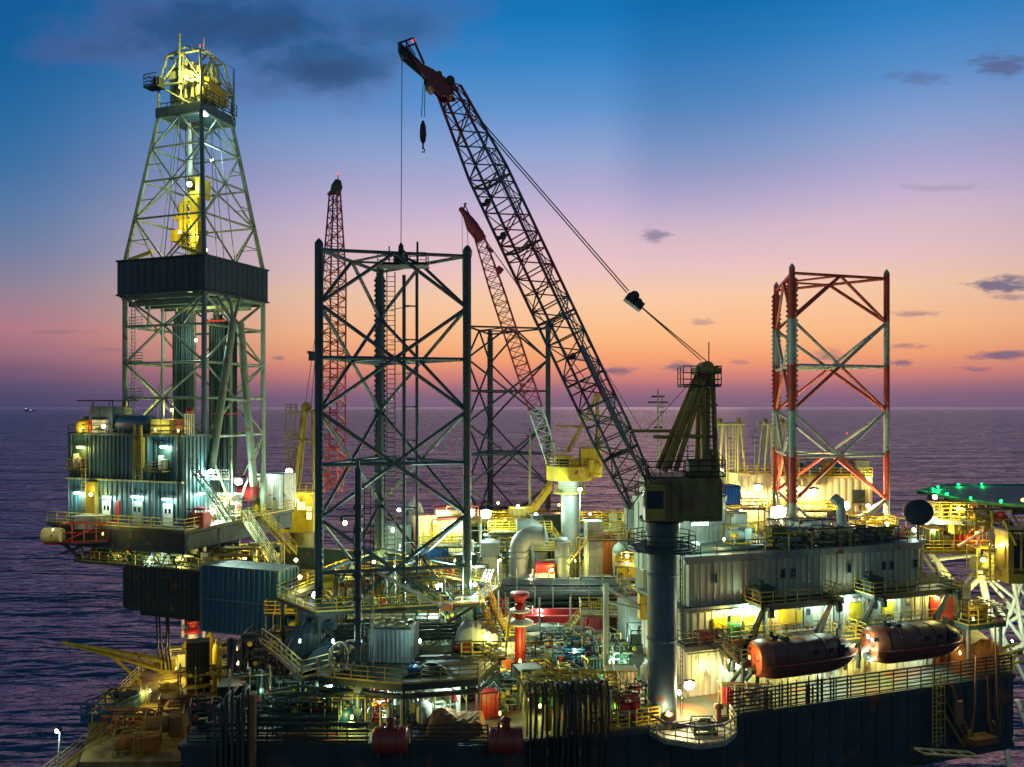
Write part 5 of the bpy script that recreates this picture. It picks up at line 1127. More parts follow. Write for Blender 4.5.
skid_unit('equipment_crate', 'dark brown crate at the roof edge of the cream block', 'crate', B(9.0, 1.0, ZR), 1.5, 1.1, 1.9, 'cranebrown', 'dyel', None, 1)
skid_unit('air_unit', 'grey air conditioning cabinet at the roof edge right of the dark brown crate', 'air unit', B(11.2, 2.0, ZR), 1.1, .9, 1.6, 'lgreen', 'grey', None, 1)
skid_unit('tote_tank', 'pale green tote in front of the banded leg on the block roof', 'tote', B(12.9, 2.6, ZR), 1.3, 1.1, 1.3, 'lgreen', 'grey', None, 2)
skid_unit('pump', 'cyan lit pump skid on the block roof left of the dark brown crate', 'pump', B(7.6, 4.4, ZR), 2.6, 1.4, 1.6, 'lgreen', 'yel', None, 0)
skid_unit('life_raft_box', 'small red locker behind the curved white vent on the block roof', 'box', B(17.9, 3.4, ZR), 1.0, .9, 2.2, 'red', 'red', None, 1)
skid_unit('storage_bin', 'blue bin beside the red locker on the block roof', 'bin', B(18.6, 1.8, ZR), .8, .7, 1.3, 'brightblue', 'blue', None, 2)
skid_unit('equipment_crate', 'dark brown crate on the right part of the block roof', 'crate', B(20.8, 1.2, ZR), 1.0, .8, 1.2, 'cranebrown', 'dark', None, 1)
t = thing('vent_pipe', 'curved white gooseneck vent standing on the block roof', 'vent', B(16.4, 1.5, ZR)); q = B(16.4, 1.5, ZR)
m = MB(); m.tube([q, q+Z(1.6), q+Z(3.2), q+Z(3.8)+S*-.15, q+Z(4.05)-S*.5, q+Z(3.75)-S*.85], [.45, .45, .36, .4, .42, .4], 12); m.build('pipe', 'lgreen', t)
m = MB(); m.lathe(q+Z(1.6), [(.5, 0), (.75, .05), (.75, .15), (.5, .2)], 12); m.build('collar', 'white', t)
for i, (s, n_, h, r_, mt, lb) in enumerate(((1.2, 1.2, .9, .45, 'lgreen', 'pale domed vent cowl at the left corner of the block roof'), (5.9, 2.5, 1.3, .35, 'yel', 'small yellow domed vent on the block roof by the deck house'), (13.9, 1.0, .9, .3, 'dark', 'dark mushroom vent at the roof edge below the banded leg'), (22.2, 2.4, 1.0, .4, 'white', 'white mushroom vent near the right end of the block roof'), (19.6, 3.0, 1.2, .3, 'grey', 'grey mushroom vent behind the blue bin on the block roof'))):
    t = thing('roof_vent', lb, 'vent', B(s, n_, ZR)); m = MB(); m.bar(B(s, n_, ZR), B(s, n_, ZR+h*.7), r_*.55, n=12); m.build('stack', 'grey', t)
    m = MB(); m.lathe(B(s, n_, ZR+h*.7), [(r_*.3, -.05), (r_, 0), (r_*1.02, .12), (r_*.7, .3), (.02, .38)], 14); m.build('cap', mt, t)
single('pipe_run', 'bundle of grey and green pipes running along the roof of the cream block', 'pipes', 'dgrn', lambda m: [m.tube([B(-.3, .5+k*.3, ZR+.15+.05*k), B(10, .45+k*.3, ZR+.15), B(12, .8+k*.35, ZR+.2), B(23.2, .7+k*.35, ZR+.2)], .09+.02*(k % 2)) for k in range(5)])
single('pipe_run', 'pale pipe rack crossing the block roof toward the banded leg', 'pipes', 'grey', lambda m: [m.tube([B(6+k*.5, 4, ZR+.5), B(12+k*.4, 5, ZR+.5), B(12.4+k*.4, 7, ZR+1.6), B(23, 6.6+.3*k, ZR+1.2)], .1) for k in range(4)])
single('roof_coil', 'tangled heap of hoses at the left corner of the block roof', 'hoses', 'dgrn', lambda m: [m.tube([B(.9+.5*math.cos(a*.7+k)+.05*a, .9+.5*math.sin(a*.9+k), ZR+.12+.1*k+.03*(a % 3)) for a in range(12)], .07) for k in range(4)])
# satellite dish
M['dishblue'] = paint('dish_dark_blue', (.006, .022, .040), .6, dirt=.4)
t = thing('satellite_dish', 'large dark blue satellite dish on a pole at the right end of the block roof', 'satellite dish', B(24.4, 1.5, 33)); q = B(23.3, 1.2, ZR); dc = P(918, 512, wloc(t).y+.0); ax = V(-.55, -.7, .5).normalized()
m = MB(); m.lathe(dc, [(.02, .26), (.5, .23), (.95, .12), (1.28, 0), (1.31, -.05), (1.26, -.03), (.9, .08), (.02, .2)], 28, ax); m.build('dish', 'dishblue', t)
m = MB(); m.bar(dc-ax*.1, V(dc.x, dc.y, dc.z-.9), .12); m.bar(V(dc.x, dc.y, 33), V(dc.x, dc.y, dc.z-.8), .14, n=8); m.ob(V(dc.x-.8, dc.y-.5, ZT), V(1.5, 0), V(0, 1.2), Z(.2)); m.build('mount', 'grey', t)
# lit cream building behind
t = thing('control_building', 'warmly lit cream building with blue equipment on its roof, behind the banded leg', 'building', V(33, 100, 24))
bx0, bx1, by = P(738, 0, 97).x, P(868, 0, 97).x, 97.0
m = MB(); 
for (x0, x1, y0, z1) in ((bx0, P(775, 0, 97).x, by, 39.6), (P(775, 0, 97).x, bx1, by-1.2, 39.4)):
    m.corr(V(x0, y0), V(x1, y0), 24, z1, .8, .1, V(0, -1)); m.ob((x0, y0+.02, z1-.01), V(x1-x0, 0), V(0, 8), Z(.2)); m.corr(V(x1, y0), V(x1, y0+8), 24, z1, .8, .1, V(1, 0)); m.corr(V(x0, y0+8), V(x0, y0), 24, z1, .8, .1, V(-1, 0)); m.corr(V(x1, y0+8), V(x0, y0+8), 24, z1, .8, .1, V(0, 1))
m.build('wall', 'cream', t)
m = MB(); m.rail([(bx0, by, 39.8), (P(775, 0, 97).x, by, 39.8)], 1.1, .04, 1.2); m.rail([(P(775, 0, 97).x, by-1.2, 39.6), (bx1, by-1.2, 39.6), (bx1, by+6, 39.6)], 1.1, .04, 1.2); m.build('railing', 'yel', t)
m = MB(); m.ob((P(852, 0, 96).x, by-1.4, 36.5), V(1.4, 0), V(0, .2), Z(1.6)); m.ob((P(826, 0, 96).x, by-1.4, 34.6), V(.9, 0), V(0, .2), Z(2)); m.build('door', 'dark', t)
for i, (px, w, mt, k, lb) in enumerate(((792, 1.6, 'yel', 0, 'yellow machine on the left roof of the warmly lit cream building'), (812, 2.2, 'brightblue', 2, 'bright blue tote left of centre on the roof of the warmly lit cream building'), (829, 2.2, 'yel', 3, 'yellow vessel between the two blue units on the cream building roof'), (845, 2.8, 'brightblue', 0, 'bright blue machine right of centre on the roof of the warmly lit cream building'), (861, 1.6, 'lgreen', 1, 'pale green cabinet at the right end of the cream building roof'))):
    skid_unit(('machine', 'tote_tank', 'vessel', 'machine', 'cabinet')[i], lb, ('machine', 'tote', 'vessel', 'machine', 'cabinet')[i], V(P(px, 0, 98).x, 98.5, 39.6 if i else 39.65), w, 1.8, 1.9, mt, 'dyel', 0, k)
# gantry frames behind the big crane
def gantry(label, px0, px1, ptop, Y, lad):
    x0, x1 = P(px0, 0, Y).x, P(px1, 0, Y).x; zt = P(0, ptop, Y).z; xm = (x0+x1)/2; w = (x1-x0)
    t = thing('gantry_frame', label, 'gantry', V(xm, Y, 30), 'pale yellow gantry frames'); m = MB()
    for yy in (0, 2.4):
        m.bar((x0, Y+yy, 30), (xm-w*.22, Y+yy, zt), .16); m.bar((x1, Y+yy, 30), (xm+w*.22, Y+yy, zt), .16); m.bar((xm-w*.1, Y+yy, 30), (xm-w*.16, Y+yy, zt), .12); m.bar((xm+w*.12, Y+yy, 30), (xm+w*.16, Y+yy, zt), .12)
        m.bar((xm-w*.36, Y+yy, zt), (xm+w*.32, Y+yy, zt), .15); m.bar((x0+w*.2, Y+yy, (zt+30)/2), (x1-w*.2, Y+yy, (zt+30)/2), .1)
    m.bar((xm-w*.22, Y, zt), (xm-w*.22, Y+2.4, zt), .13); m.bar((xm+w*.22, Y, zt), (xm+w*.22, Y+2.4, zt), .13); m.build('frame', 'pyel', t)
    m = MB(); m.ladder((xm, Y-.1, 30), (xm, Y-.1, zt), V(1, 0), .8, .05, .5); m.build('ladder', 'pyel', t)
    m = MB(); m.bar((xm-w*.25, Y+1, zt+.1), (xm-w*.25, Y+1, zt+.7), .3, n=10); m.bar((xm+w*.22, Y+1, zt+.1), (xm+w*.22, Y+1, zt+.8), .25, n=10); m.build('sheave', 'dyel', t)
gantry('left pale yellow gantry frame with a ladder, right of the big crane A-frame', 712, 752, 424, 101, 1)
gantry('right pale yellow gantry frame close to the left side of the banded leg', 758, 796, 424, 101, 1)
# antenna masts
def mast(label, px, pt, Y, z0, r=.08, arms=()):
    x = P(px, 0, Y).x; zt = P(0, pt, Y).z; t = thing('antenna_mast', label, 'mast', V(x, Y, z0)); m = MB(); m.bar((x, Y, z0), (x, Y, zt), r, r*.5); m.build('pole', 'grey', t)
    m = MB(); [m.bar((x-a, Y, zt-h), (x+a, Y, zt-h), r*.5, n=4) for a, h in (arms or ((.4, .6), (.3, 1.2)))]; m.bar((x, Y, zt-.1), (x, Y, zt+.6), r*.3, n=4); m.build('antenna', 'dark', t)
mast('thin whip antenna mast left of the big crane A-frame with short cross arms', 658, 394, 96, 30, .22, ((1.2, 1.0), (.8, .3), (.5, 4)))
mast('second shorter antenna mast close beside the thin whip antenna', 662, 402, 96, 30, .12)
mast('dark slim mast between the two pale yellow gantries', 755, 433, 100, 30, .16)
mast('short grey mast behind the second leg with a wide crosspiece', 530, 432, 128, 24, .34, ((.6, .6),))
# ------------------------------------------------------------------ bow end, right
t = thing('life_raft_locker', 'bright red locker above the right end of the right lifeboat', 'locker', B(25.6, -.6, 28.7)); m = MB(); m.ob(B(25.0, -1.2, 28.7), S*1.5, Nn*1.1, Z(1.9)); m.build('body', 'red', t); m = MB(); m.ob(B(24.95, -1.25, 30.6), S*1.6, Nn*1.2, Z(.1)); m.ob(B(25.2, -1.24, 29.2), S*1.1, Nn*.04, Z(.9)); m.build('lid', 'dred', t)
t = thing('bow_platform', 'green railed platform with a machine at the far right end of the hull', 'platform', B(28.6, -1, 28.3)); m = MB(); m.ob(B(26.6, -2.8, 28.0), S*4.4, Nn*3.2, Z(.4)); m.build('floor', 'dgrn', t)
m = MB(); m.rail([B(26.6, .4, 28.4), B(26.6, -2.8, 28.4), B(31.0, -2.8, 28.4), B(31.0, .4, 28.4)], 1.4, .05, 1.0); m.rail([B(26.6, -2.8, 29.9), B(31.0, -2.8, 29.9)], .7, .03, 2.0); m.build('railing', 'dyel', t)
for s_ in (26.9, 30.8): m = MB(); m.bar(B(s_, -2.4, 24), B(s_, -2.4, 28), .14); m.build('post', 'grey', t)
skid_unit('fire_monitor', 'dark machine standing inside the green railed platform at the right end of the hull', 'machine', B(29.3, -1.2, 28.4), 1.8, 1.4, 1.7, 'dyel', 'dark', None, 0)
# orange covered boat-like bundle
t = thing('covered_equipment', 'rumpled orange tarpaulin over equipment below the platform at the right end', 'covered equipment', B(28.4, -1.5, 24)); m = MB(); rnd = random.Random(5); vs = []; nx, ny = 14, 8
for j in range(ny+1):
    for i in range(nx+1):
        u, v = i/nx, j/ny; h = 2.9*(math.sin(math.pi*min(1, max(0, v)))**.5)*(1-.35*u+.12*math.sin(u*9))+rnd.uniform(-.14, .14) if 0 < v < 1 else 0
        vs.append(B(25.2+u*6.3, -2.4+v*2.4+rnd.uniform(-.05, .05), 24.05+max(0, h)))
m.add(vs, [(j*(nx+1)+i, j*(nx+1)+i+1, (j+1)*(nx+1)+i+1, (j+1)*(nx+1)+i) for j in range(ny) for i in range(nx)]); m.build('tarpaulin', 'copper', t); m = MB(); [m.bar(B(26+k*2, -2.45, 24.1), B(26.4+k*2, -1.6, 26.6), .04) for k in range(3)]; m.build('lashing', 'tan', t)
single('bow_gangway', 'yellow braced gangway section at the far right corner of the hull', 'gangway', 'yel', lambda m: [m.bar(B(30.4, -2.6+c, 24.3+z), B(33.6, -3.0+c, 24.8+z), .11) for c in (0, 1.2) for z in (0, 1.1)]+[m.bar(B(30.4+k*.8, -2.6+c, 24.3+(k % 2)*1.2+.1*k), B(31.2+k*.8, -2.6+c, 24.4+((k+1) % 2)*1.1+.1*k), .08) for k in range(4) for c in (0, 1.2)])
# hull side ladder, accommodation gangway hanging in ropes
he = lambda px: (lambda k: V(*HP[3]).lerp(V(*HP[4]), k))(((px-512)/FPX*61.1-13)/((45.2-13)-(px-512)/FPX*(72.2-61.1)))
def side(px, z, off=.35): q = he(px); return q+V(.326, -.945)*off+Z(z)
t = thing('hull_ladder', 'yellow vertical ladder fixed to the hull side below the fence', 'ladder', side(932, 18.9)); m = MB(); m.ladder(side(932, 19, .5), side(932, 25.3, .5), S, .9, .06, .35); m.bar(side(928, 19, .9), side(928, 25, .9), .05); m.bar(side(936, 19, .9), side(936, 25, .9), .05)
for k in range(9): m.bar(side(928, 19.2+k*.7, .9), side(936, 19.2+k*.7, .9), .04)
m.build('frame', 'dyel', t)
t = thing('boarding_gangway', 'folded boarding gangway hanging from ropes at the foot of the hull side', 'gangway', side(955, 18.6))
m = MB()
a0, a1 = side(905, 19.3, 1.0), side(953, 18.5, 1.6)
for o in (0, 1.1): m.bar(a0+V(.33, -.94)*o, a1+V(.33, -.94)*o, .11)
for k in range(5): q = a0.lerp(a1, k/4); m.bar(q, q+V(.36, -1.03), .08)
m.build('frame', 'pale', t) if 'pale' in M else m.build('frame', 'pyel', t)
m = MB(); m.ob(side(958, 18.9, .4), S*2.6, V(.33, -.94)*1.3, Z(.5)); m.bar(side(955, 18.6, .8), side(963, 20, .8), .16); m.bar(side(985, 20.4, .8), side(992, 19, .8), .12); m.build('platform', 'ochre', t)
m = MB(); m.bar(side(946, 24.2, .5), side(962, 19, .8), .16); m.bar(side(938, 21.8, .5), side(954, 18.8, .9), .13); m.bar(side(941, 22.8, .5), side(959, 19.0, .8), .09); m.ob(side(948, 20.6, .6), S*.8, V(.33, -.94)*.3, Z(2.0)); m.build('strut', 'tan', t)
m = MB(); m.tube([side(971, 26.2, .5), side(969, 22, .6), side(966, 20, .6), side(963, 19.2, .8)], .09); m.tube([side(992, 28.5, .3), side(992, 22, .5), side(993, 20.4, .5)], .08); m.build('rope', 'tan', t)
single('mooring_rope', 'pale frayed rope tangle hanging on the hull side at the right corner', 'rope', 'tan', lambda m: [m.tube([side(984, 24.2, .3), side(985, 22+k*.2, .35), side(984+k, 20.5, .4), side(987+k, 19.4, .4), side(989+k*2, 18.4, .4)], .06) for k in range(3)]+[m.tube([side(993, 22, .4), side(997, 21+k*.3, .4), side(995+k, 19.5, .4)], .06) for k in range(2)])
# ------------------------------------------------------------------ helideck and far right structures
HC = V(64.5, 95.5); HR = 13.2
t = thing('helideck', 'dark green octagonal helideck edged with green lights at the far right', 'helideck', HC+Z(36))
oc = [HC+V(HR*math.cos(R(22.5+45*k)), HR*math.sin(R(22.5+45*k))) for k in range(8)]
m = MB(); m.prism([(p.x, p.y) for p in oc], 37.0, 37.35); m.build('deck', 'heli', t)
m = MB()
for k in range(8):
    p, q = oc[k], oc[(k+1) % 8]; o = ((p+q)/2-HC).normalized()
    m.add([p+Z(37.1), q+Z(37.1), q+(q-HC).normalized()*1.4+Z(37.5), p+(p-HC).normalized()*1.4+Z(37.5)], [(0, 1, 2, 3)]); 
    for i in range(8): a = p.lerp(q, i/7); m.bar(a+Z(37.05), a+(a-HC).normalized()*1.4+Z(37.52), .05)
m.build('safety_net', 'green', t)  # lighter green puts the glow of the edge lights into the net colour
m = MB()
for k in range(8):
    p = oc[k]; m.bar(p+Z(36.9), HC+(p-HC)*.35+Z(33), .2); m.bar(p+Z(36.6), oc[(k+1) % 8]+Z(36.6), .2); m.bar(HC+(p-HC)*.35+Z(33), p+Z(36.6)-(p-HC)*.4, .12)
for k in range(-3, 4): m.ob(V(HC.x-11, HC.y+k*3.3, 36.5), V(22, 0), V(0, .25), Z(.48))
m.build('support_beam', 'dark', t)
for i, (a, lb) in enumerate(((180, 'left tip'), (168, 'beside the left tip on the far edge'), (152, 'second place on the far edge'), (135, 'third place on the far edge'), (112, 'fourth place on the far edge'), (198, 'beside the left tip on the near edge'), (214, 'second place on the near edge'), (231, 'third place on the near edge'), (95, 'fifth place on the far edge'))):
    k = HR*.955; q = HC+V(k*math.cos(R(a)), k*math.sin(R(a)))+Z(37.6)
    bulk('small green light, '+lb+' of the helideck', q, 60, 'g', .2, 'perimeter_light', 'green lights around the helideck edge')
# access walkway from bow to helideck
Yw = 84.0
def xw(px, Y): return P(px, 0, Y).x
t = thing('access_walkway', 'long yellow railed walkway leading from the block roof to the helideck', 'walkway', V(xw(950, Yw), Yw, 35.5)); za = 48-113*Yw/800
m = MB(); m.ob((xw(924, Yw), Yw, za-.45), V(xw(986, Yw)-xw(924, Yw), 0, -.1), V(0, 1.8), Z(.45)); m.build('deck', 'white', t)
m = MB(); m.rail([(xw(924, Yw), Yw, za), (xw(986, Yw), Yw, za-.1)], 1.7, .055, 1.0, 3); m.rail([(xw(924, Yw), Yw+1.8, za), (xw(986, Yw), Yw+1.8, za-.1)], 1.7, .055, 1.4, 2); m.build('railing', 'yel', t)
m = MB(); m.bar(P(983, 531, Yw), P(958, 546, Yw), .13); m.bar(P(983, 531, Yw), P(976, 546, Yw), .13); m.build('brace', 'white', t)
t = thing('machinery_deck', 'yellow lit deck full of cabinets under the walkway to the helideck', 'platform', V(xw(950, 88), 88, 32))
m = MB(); m.ob((xw(924, 86), 86, 32.2), V(xw(992, 86)-xw(924, 86), 0), V(0, 5), Z(.3)); m.ob((xw(930, 90), 90, 32.5), V(5.2, 0), V(0, 1), Z(2.8)); m.build('floor', 'dyel', t)
m = MB(); m.rail([(xw(924, 86), 86, 32.5), (xw(992, 86), 86, 32.5)], 1.1, .05, 1.1); m.build('railing', 'yel', t)
for i, (px, w, mt, k, lb) in enumerate(((933, 1.4, 'dgrn', 1, 'dark green cabinet at the left of the lit deck under the helideck walkway'), (946, 2.2, 'grey', 0, 'grey pump in the middle of the lit deck under the helideck walkway'), (957, 1.4, 'red', 2, 'red tote on the lit deck under the helideck walkway'), (970, 2.0, 'orange', 0, 'orange machine at the right of the lit deck under the helideck walkway'))):
    skid_unit(('cabinet', 'pump', 'tote_tank', 'machine')[i], lb, ('cabinet', 'pump', 'tote', 'machine')[i], V(xw(px, 87.5), 87.5, 32.5), w, 1.4, 2.2, mt, 'dyel', 0, k)
for i, (px, py, Y, w, h, mt, k, lb) in enumerate(((938, 505, 92, 2.0, 1.8, 'cream', 0, 'cream machine left of the helideck tip'), (948, 507, 92, 1.6, 1.4, 'dark', 2, 'dark tote just left of the helideck'), (959, 515, 85.5, 1.6, 2.0, 'yel', 1, 'yellow cabinet on the helideck walkway'), (975, 514, 86, 1.0, 2.2, 'red', 3, 'red cylinder at the right end of the helideck walkway'), (1001, 511, 83, 1.0, .9, 'red', 3, 'small red drum under the near helideck edge'))):
    skid_unit(('machine', 'tote_tank', 'cabinet', 'vessel', 'drum')[i], lb, ('machine', 'tote', 'cabinet', 'vessel', 'drum')[i], P(px, py, Y)-Z(h if i != 3 else h/2), w, 1.2, h, mt, 'dyel', 0, k)
# yellow crane cabin at the right edge
Yc = 72.0
t = thing('crane_cabin', 'yellow crane machinery cabin with a dark window at the right edge of the picture', 'crane cabin', P(1010, 584, Yc))
x0, x1 = 44.7, 50.0; zb_ = P(0, 584, Yc).z; zt_ = P(0, 532, Yc).z
m = MB(); m.ob((x0, Yc, zb_), V(x1-x0, 0), V(0, 2.2), Z(.9)); m.ob((x0, Yc+.05, zb_+.9), V(.5, 0), V(0, 2.1), Z(zt_-zb_-.9)); m.ob((x0+.5, Yc+1.2, zb_+.9), V(3.2, 0), V(0, 1), Z(3.4)); m.bar((x0+1.2, Yc+.1, zb_+1.2), (x0+1.2, Yc+.1, zt_), .12); m.ob((x0-.06, Yc+.5, zb_+1.6), V(.06, 0), V(0, 1.1), Z(1.8)); m.build('body', 'dyel', t)
m = MB(); m.ob((x0-.1, Yc-.1, zt_), V(x1-x0+.4, 0), V(0, 2.5), Z(.18)); m.build('roof', 'dark', t)
m = MB(); m.ob((x0+.6, Yc+1.1, zb_+1.2), V(3.0, 0), V(0, .05), Z(2.6)); m.build('window', 'glass', t)
m = MB(); m.bar(P(990, 580, Yc+1), P(990, 532, Yc+1), .1); m.ladder(P(992, 584, Yc), P(992, 534, Yc), V(1, 0), .5, .05); m.rail([(x0, Yc, zt_+.18), (x1, Yc, zt_+.18)], 1.1, .05, 1.0); m.bar(P(1004, 520, Yc), P(1016, 545, Yc), .12); m.build('ladder', 'yel', t)
m = MB(); m.bar((x1-.8, Yc+1.2, zb_), P(1036, 700, Yc+10), .4, n=12); m.build('pedestal', 'white', t)
skid_unit('machine', 'warm lit yellow pipe manifold left of the crane cabin at the right edge', 'machine', P(984, 577, 79), 2.4, 1.8, 3.0, 'pyel', 'yel', 0, 0)
# white tubular lattice
t = thing('tubular_truss', 'white tubular steel truss legs standing in the sea behind the right end of the hull', 'truss', V(56, 95, 0))
m = MB(); Yt = 92
def tb(a, b, r=.26, Y1=Yt, Y2=Yt): m.bar(P(a[0], a[1], Y1), P(b[0], b[1], Y2), r, n=8)
for a, b, r in (((925, 548), (1012, 652), .34), ((936, 562), (998, 700), .3), ((978, 560), (1008, 700), .42), ((1024, 612), (978, 598), .22), ((985, 572), (952, 606), .3), ((930, 560), (975, 555), .22), ((1000, 640), (1030, 560), .24), ((1005, 655), (1032, 640), .3), ((992, 600), (1030, 650), .24), ((988, 580), (1030, 628), .2), ((994, 630), (1030, 610), .22), ((1010, 560), (1030, 680), .26), ((1030, 690), (990, 610), .2), ((996, 560), (1030, 600), .2), ((984, 555), (1000, 580), .3), ((1017, 660), (998, 640), .25), ((1017, 600), (992, 580), .2)): tb(a, b, r)
for a, b, r in (((920, 552), (985, 640), .22), ((985, 560), (950, 600), .2), ((1030, 590), (985, 650), .2)): tb(a, b, r, Yt+7, Yt+7)
for a in ((1008, 652), (985, 572), (1017, 600)): m.bar(P(a[0], a[1], Yt), P(a[0], a[1], Yt+7), .2)
m.bar(P(1000, 690, Yt), V(P(1000, 690, Yt).x+2, Yt, -2), .3, n=10); m.bar(P(1017, 700, Yt), V(P(1017, 700, Yt).x+6, Yt, -2), .3, n=10)
m.build('tube', 'white', t)

# ------------------------------------------------------------------ wellhead platform, lower left
ZW = 18.0
w = lambda px, py, z=ZW: G(px, py, z)
t = thing('wellhead_platform', 'rusty ochre lit wellhead platform low over the sea at the bottom left', 'platform', V(-36, 75, 0))
pl = [w(92, 722), w(150, 665), w(225, 642), w(300, 655), w(300, 760), w(80, 762)]
m = MB(); m.prism([(p.x, p.y) for p in pl], ZW-.5, ZW); m.build('deck_plate', 'ochre', t)
m = MB(); m.rail([w(92, 722), w(150, 665), w(225, 642)], 1.1, .05, 1.3); m.build('railing', 'yel', t)
m = MB()
for p in (w(98, 730), w(152, 672), w(215, 655), w(150, 740)): m.bar(p-Z(.5), V(p.x-.8, p.y, -2), .6, n=12)
m.bar(w(98, 730)-Z(1), V(w(152, 672).x, w(152, 672).y, 6), .3); m.bar(w(152, 672)-Z(1), V(w(98, 730).x, w(98, 730).y, 6), .3); m.bar(w(98, 730)-Z(1), V(w(150, 740).x, w(150, 740).y, 5), .3)
for k in range(6): a = w(92, 722).lerp(w(80, 762), k/5); m.ob(a-Z(1.3), V(20, 0), V(0, .3), Z(.75))
m.build('jacket_leg', 'dyel', t)
t = thing('jib_boom', 'long slim yellow boom reaching out over the sea at the bottom left', 'boom', w(160, 672)); m = MB(); Yb = 84
tp = P(62, 642, Yb); 
for o in (0, .9): m.bar(tp, P(163, 664, Yb)+V(0, o, .25), .10, .2); m.bar(tp+Z(-.1), P(163, 671, Yb)+V(0, o, 0), .10, .2)
m.build('beam', 'yel', t); m = MB(); m.bar(P(110, 655, Yb), P(140, 681, Yb), .16); m.bar(P(140, 681, Yb), P(140, 690, Yb), .2); m.ob(P(158, 674, Yb), V(1.4, 0), V(0, 1.2), Z(1.2)); m.build('brace', 'yel', t)
t = thing('cargo_basket', 'dark blue open cargo basket on the ochre platform at the bottom left', 'basket', w(104, 722, 18)); q = P(81, 722, 76.5); ux, uy = V(3.5, -.3), V(.9, 2.8)
m = MB(); m.ob(q, ux, uy, Z(.2)); m.build('floor', 'blue', t); m = MB()
c4 = [q, q+ux, q+ux+uy, q+uy]
for i in range(4):
    for z in (.7, 1.2, 1.75): m.bar(c4[i]+Z(z), c4[(i+1) % 4]+Z(z), .07)
    for k in range(4): a = c4[i].lerp(c4[(i+1) % 4], k/4); m.bar(a, a+Z(1.75), .07)
m.ob(q+Z(.2), ux, V(.01, .05), Z(.5)); m.ob(q+ux+Z(.2), uy, V(.05, 0), Z(1.3)); m.build('frame', 'blue', t)
m = MB(); m.ob(q-Z(4)+ux*.2, ux*.9, uy*.8, Z(3.9)); m.build('pedestal', 'dyel', t)
for i, (px, py, z, wd, h, mt, k, lb) in enumerate(((141, 705, 18, 1.1, 1.6, 'galv', 3, 'left of the two pale gas bottles on the ochre platform'), (147, 703, 18, 1.0, 1.5, 'galv', 3, 'right of the two pale gas bottles on the ochre platform'), (175, 672, 18, 2.4, 2.6, 'pyel', 0, 'yellow machine at the foot of the slim yellow boom'), (187, 668, 18, 1.4, 3.4, 'dyel', 3, 'tall dull yellow vessel beside the conductor pipe'), (198, 690, 18, 2.2, 5.2, 'black', 1, 'tall black box module standing on the wellhead platform below the conductor'), (210, 672, 18, 1.1, 4.6, 'yel', 3, 'slim bright yellow bottle post right of the tall black box'), (216, 678, 18, .9, 4.0, 'yel', 3, 'shorter slim yellow bottle post at the platform edge'), (165, 735, 18, 3.2, 2.2, 'tan', 0, 'rusty machine under the ochre platform edge at the bottom left'), (128, 752, 18, 2.2, 1.8, 'copper', 0, 'rusty orange valve group at the bottom left'), (148, 750, 18, 2.0, 1.7, 'copper', 2, 'rusty orange tote at the bottom left beside the valve group'), (112, 700, 18, 1.5, 1.1, 'dark', 0, 'small dark winch behind the blue cargo basket'), (130, 697, 18, 1.6, .8, 'tan', 4, 'low tan tray of pipe ends on the ochre platform'), (168, 690, 18, 1.8, .9, 'ochre', 4, 'low ochre tray of pipes in the middle of the wellhead platform'))):
    skid_unit(('gas_bottle', 'gas_bottle', 'machine', 'vessel', 'module', 'bottle_post', 'bottle_post', 'machine', 'valve_group', 'tote_tank', 'winch', 'pipe_tray', 'pipe_tray')[i], lb, ('gas bottle', 'gas bottle', 'machine', 'vessel', 'module', 'bottle', 'bottle', 'machine', 'valve group', 'tote', 'winch', 'tray', 'tray')[i], w(px, py, z), wd, wd*.8, h, mt, 'dyel' if k != 1 else 'black', R(20), k)
t = thing('gangway_stairs', 'brown railed gangway descending to the bottom left corner', 'gangway', w(90, 750)); m = MB(); a, b_ = w(100, 735), P(30, 790, 66); m.ob(a, b_-a, V(1.5, 1.0), Z(.2)); m.build('deck', 'tan', t); m = MB(); m.rail([a, b_], 1.1, .05, 1.3); m.rail([a+V(1.5, 1), b_+V(1.5, 1)], 1.1, .05, 1.3); m.build('railing', 'dyel', t)
# risers / dark pipe tower in front of the hull at left
t = thing('riser_tower', 'cluster of thick black vertical pipes and one pale pipe at the lower left hull edge', 'pipes', P(245, 740, 64))
for px, Y, r, pt in ((221, 56.2, .14, 712), (226, 56.4, .18, 704), (232, 56, .12, 698), (238, 56.4, .18, 706), (243, 56.1, .14, 697), (249, 56.4, .12, 703), (215, 56.3, .1, 716)): m = MB(); m.tube([V(P(px, 0, Y).x, Y, 15), P(px, pt, Y), P(px+1, pt-7, Y+.4), P(px+5, pt-11, Y+1.6)], r, 10); m.build('riser', 'black', t)
m = MB(); m.bar(V(P(253, 0, 56).x, 56, 15), P(253, 694, 56), .24, n=12); m.build('pale_riser', 'pale', t) if 'pale' in M else m.build('pale_riser', 'tan', t)
m = MB(); m.box(P(240, 696, 65.5), 3.2, 2.2, 1.2, .2); [m.bar(P(228+k*6, 700, 66+k*.7), P(236+k*6, 640+(k*7) % 12, 69+k*.5), .16+.05*(k % 3), n=8) for k in range(6)]; [m.bar(P(222, 690-k*11, 67+k), P(262, 678-k*11, 68+k), .15, n=8) for k in range(5)]; m.bar(P(232, 690, 68), P(232, 640, 71), .45, n=12); m.bar(P(250, 690, 70), P(250, 632, 71), .6, n=12); [m.bar(P(244, 640+k*12, 70.4), P(256, 640+k*12, 70.4), .72, n=12) for k in range(4)]; m.bar(P(264, 632, 70), P(262, 712, 70), .15); m.bar(P(262, 712, 70), P(248, 640, 72), .1); m.build('manifold_block', 'black', t)
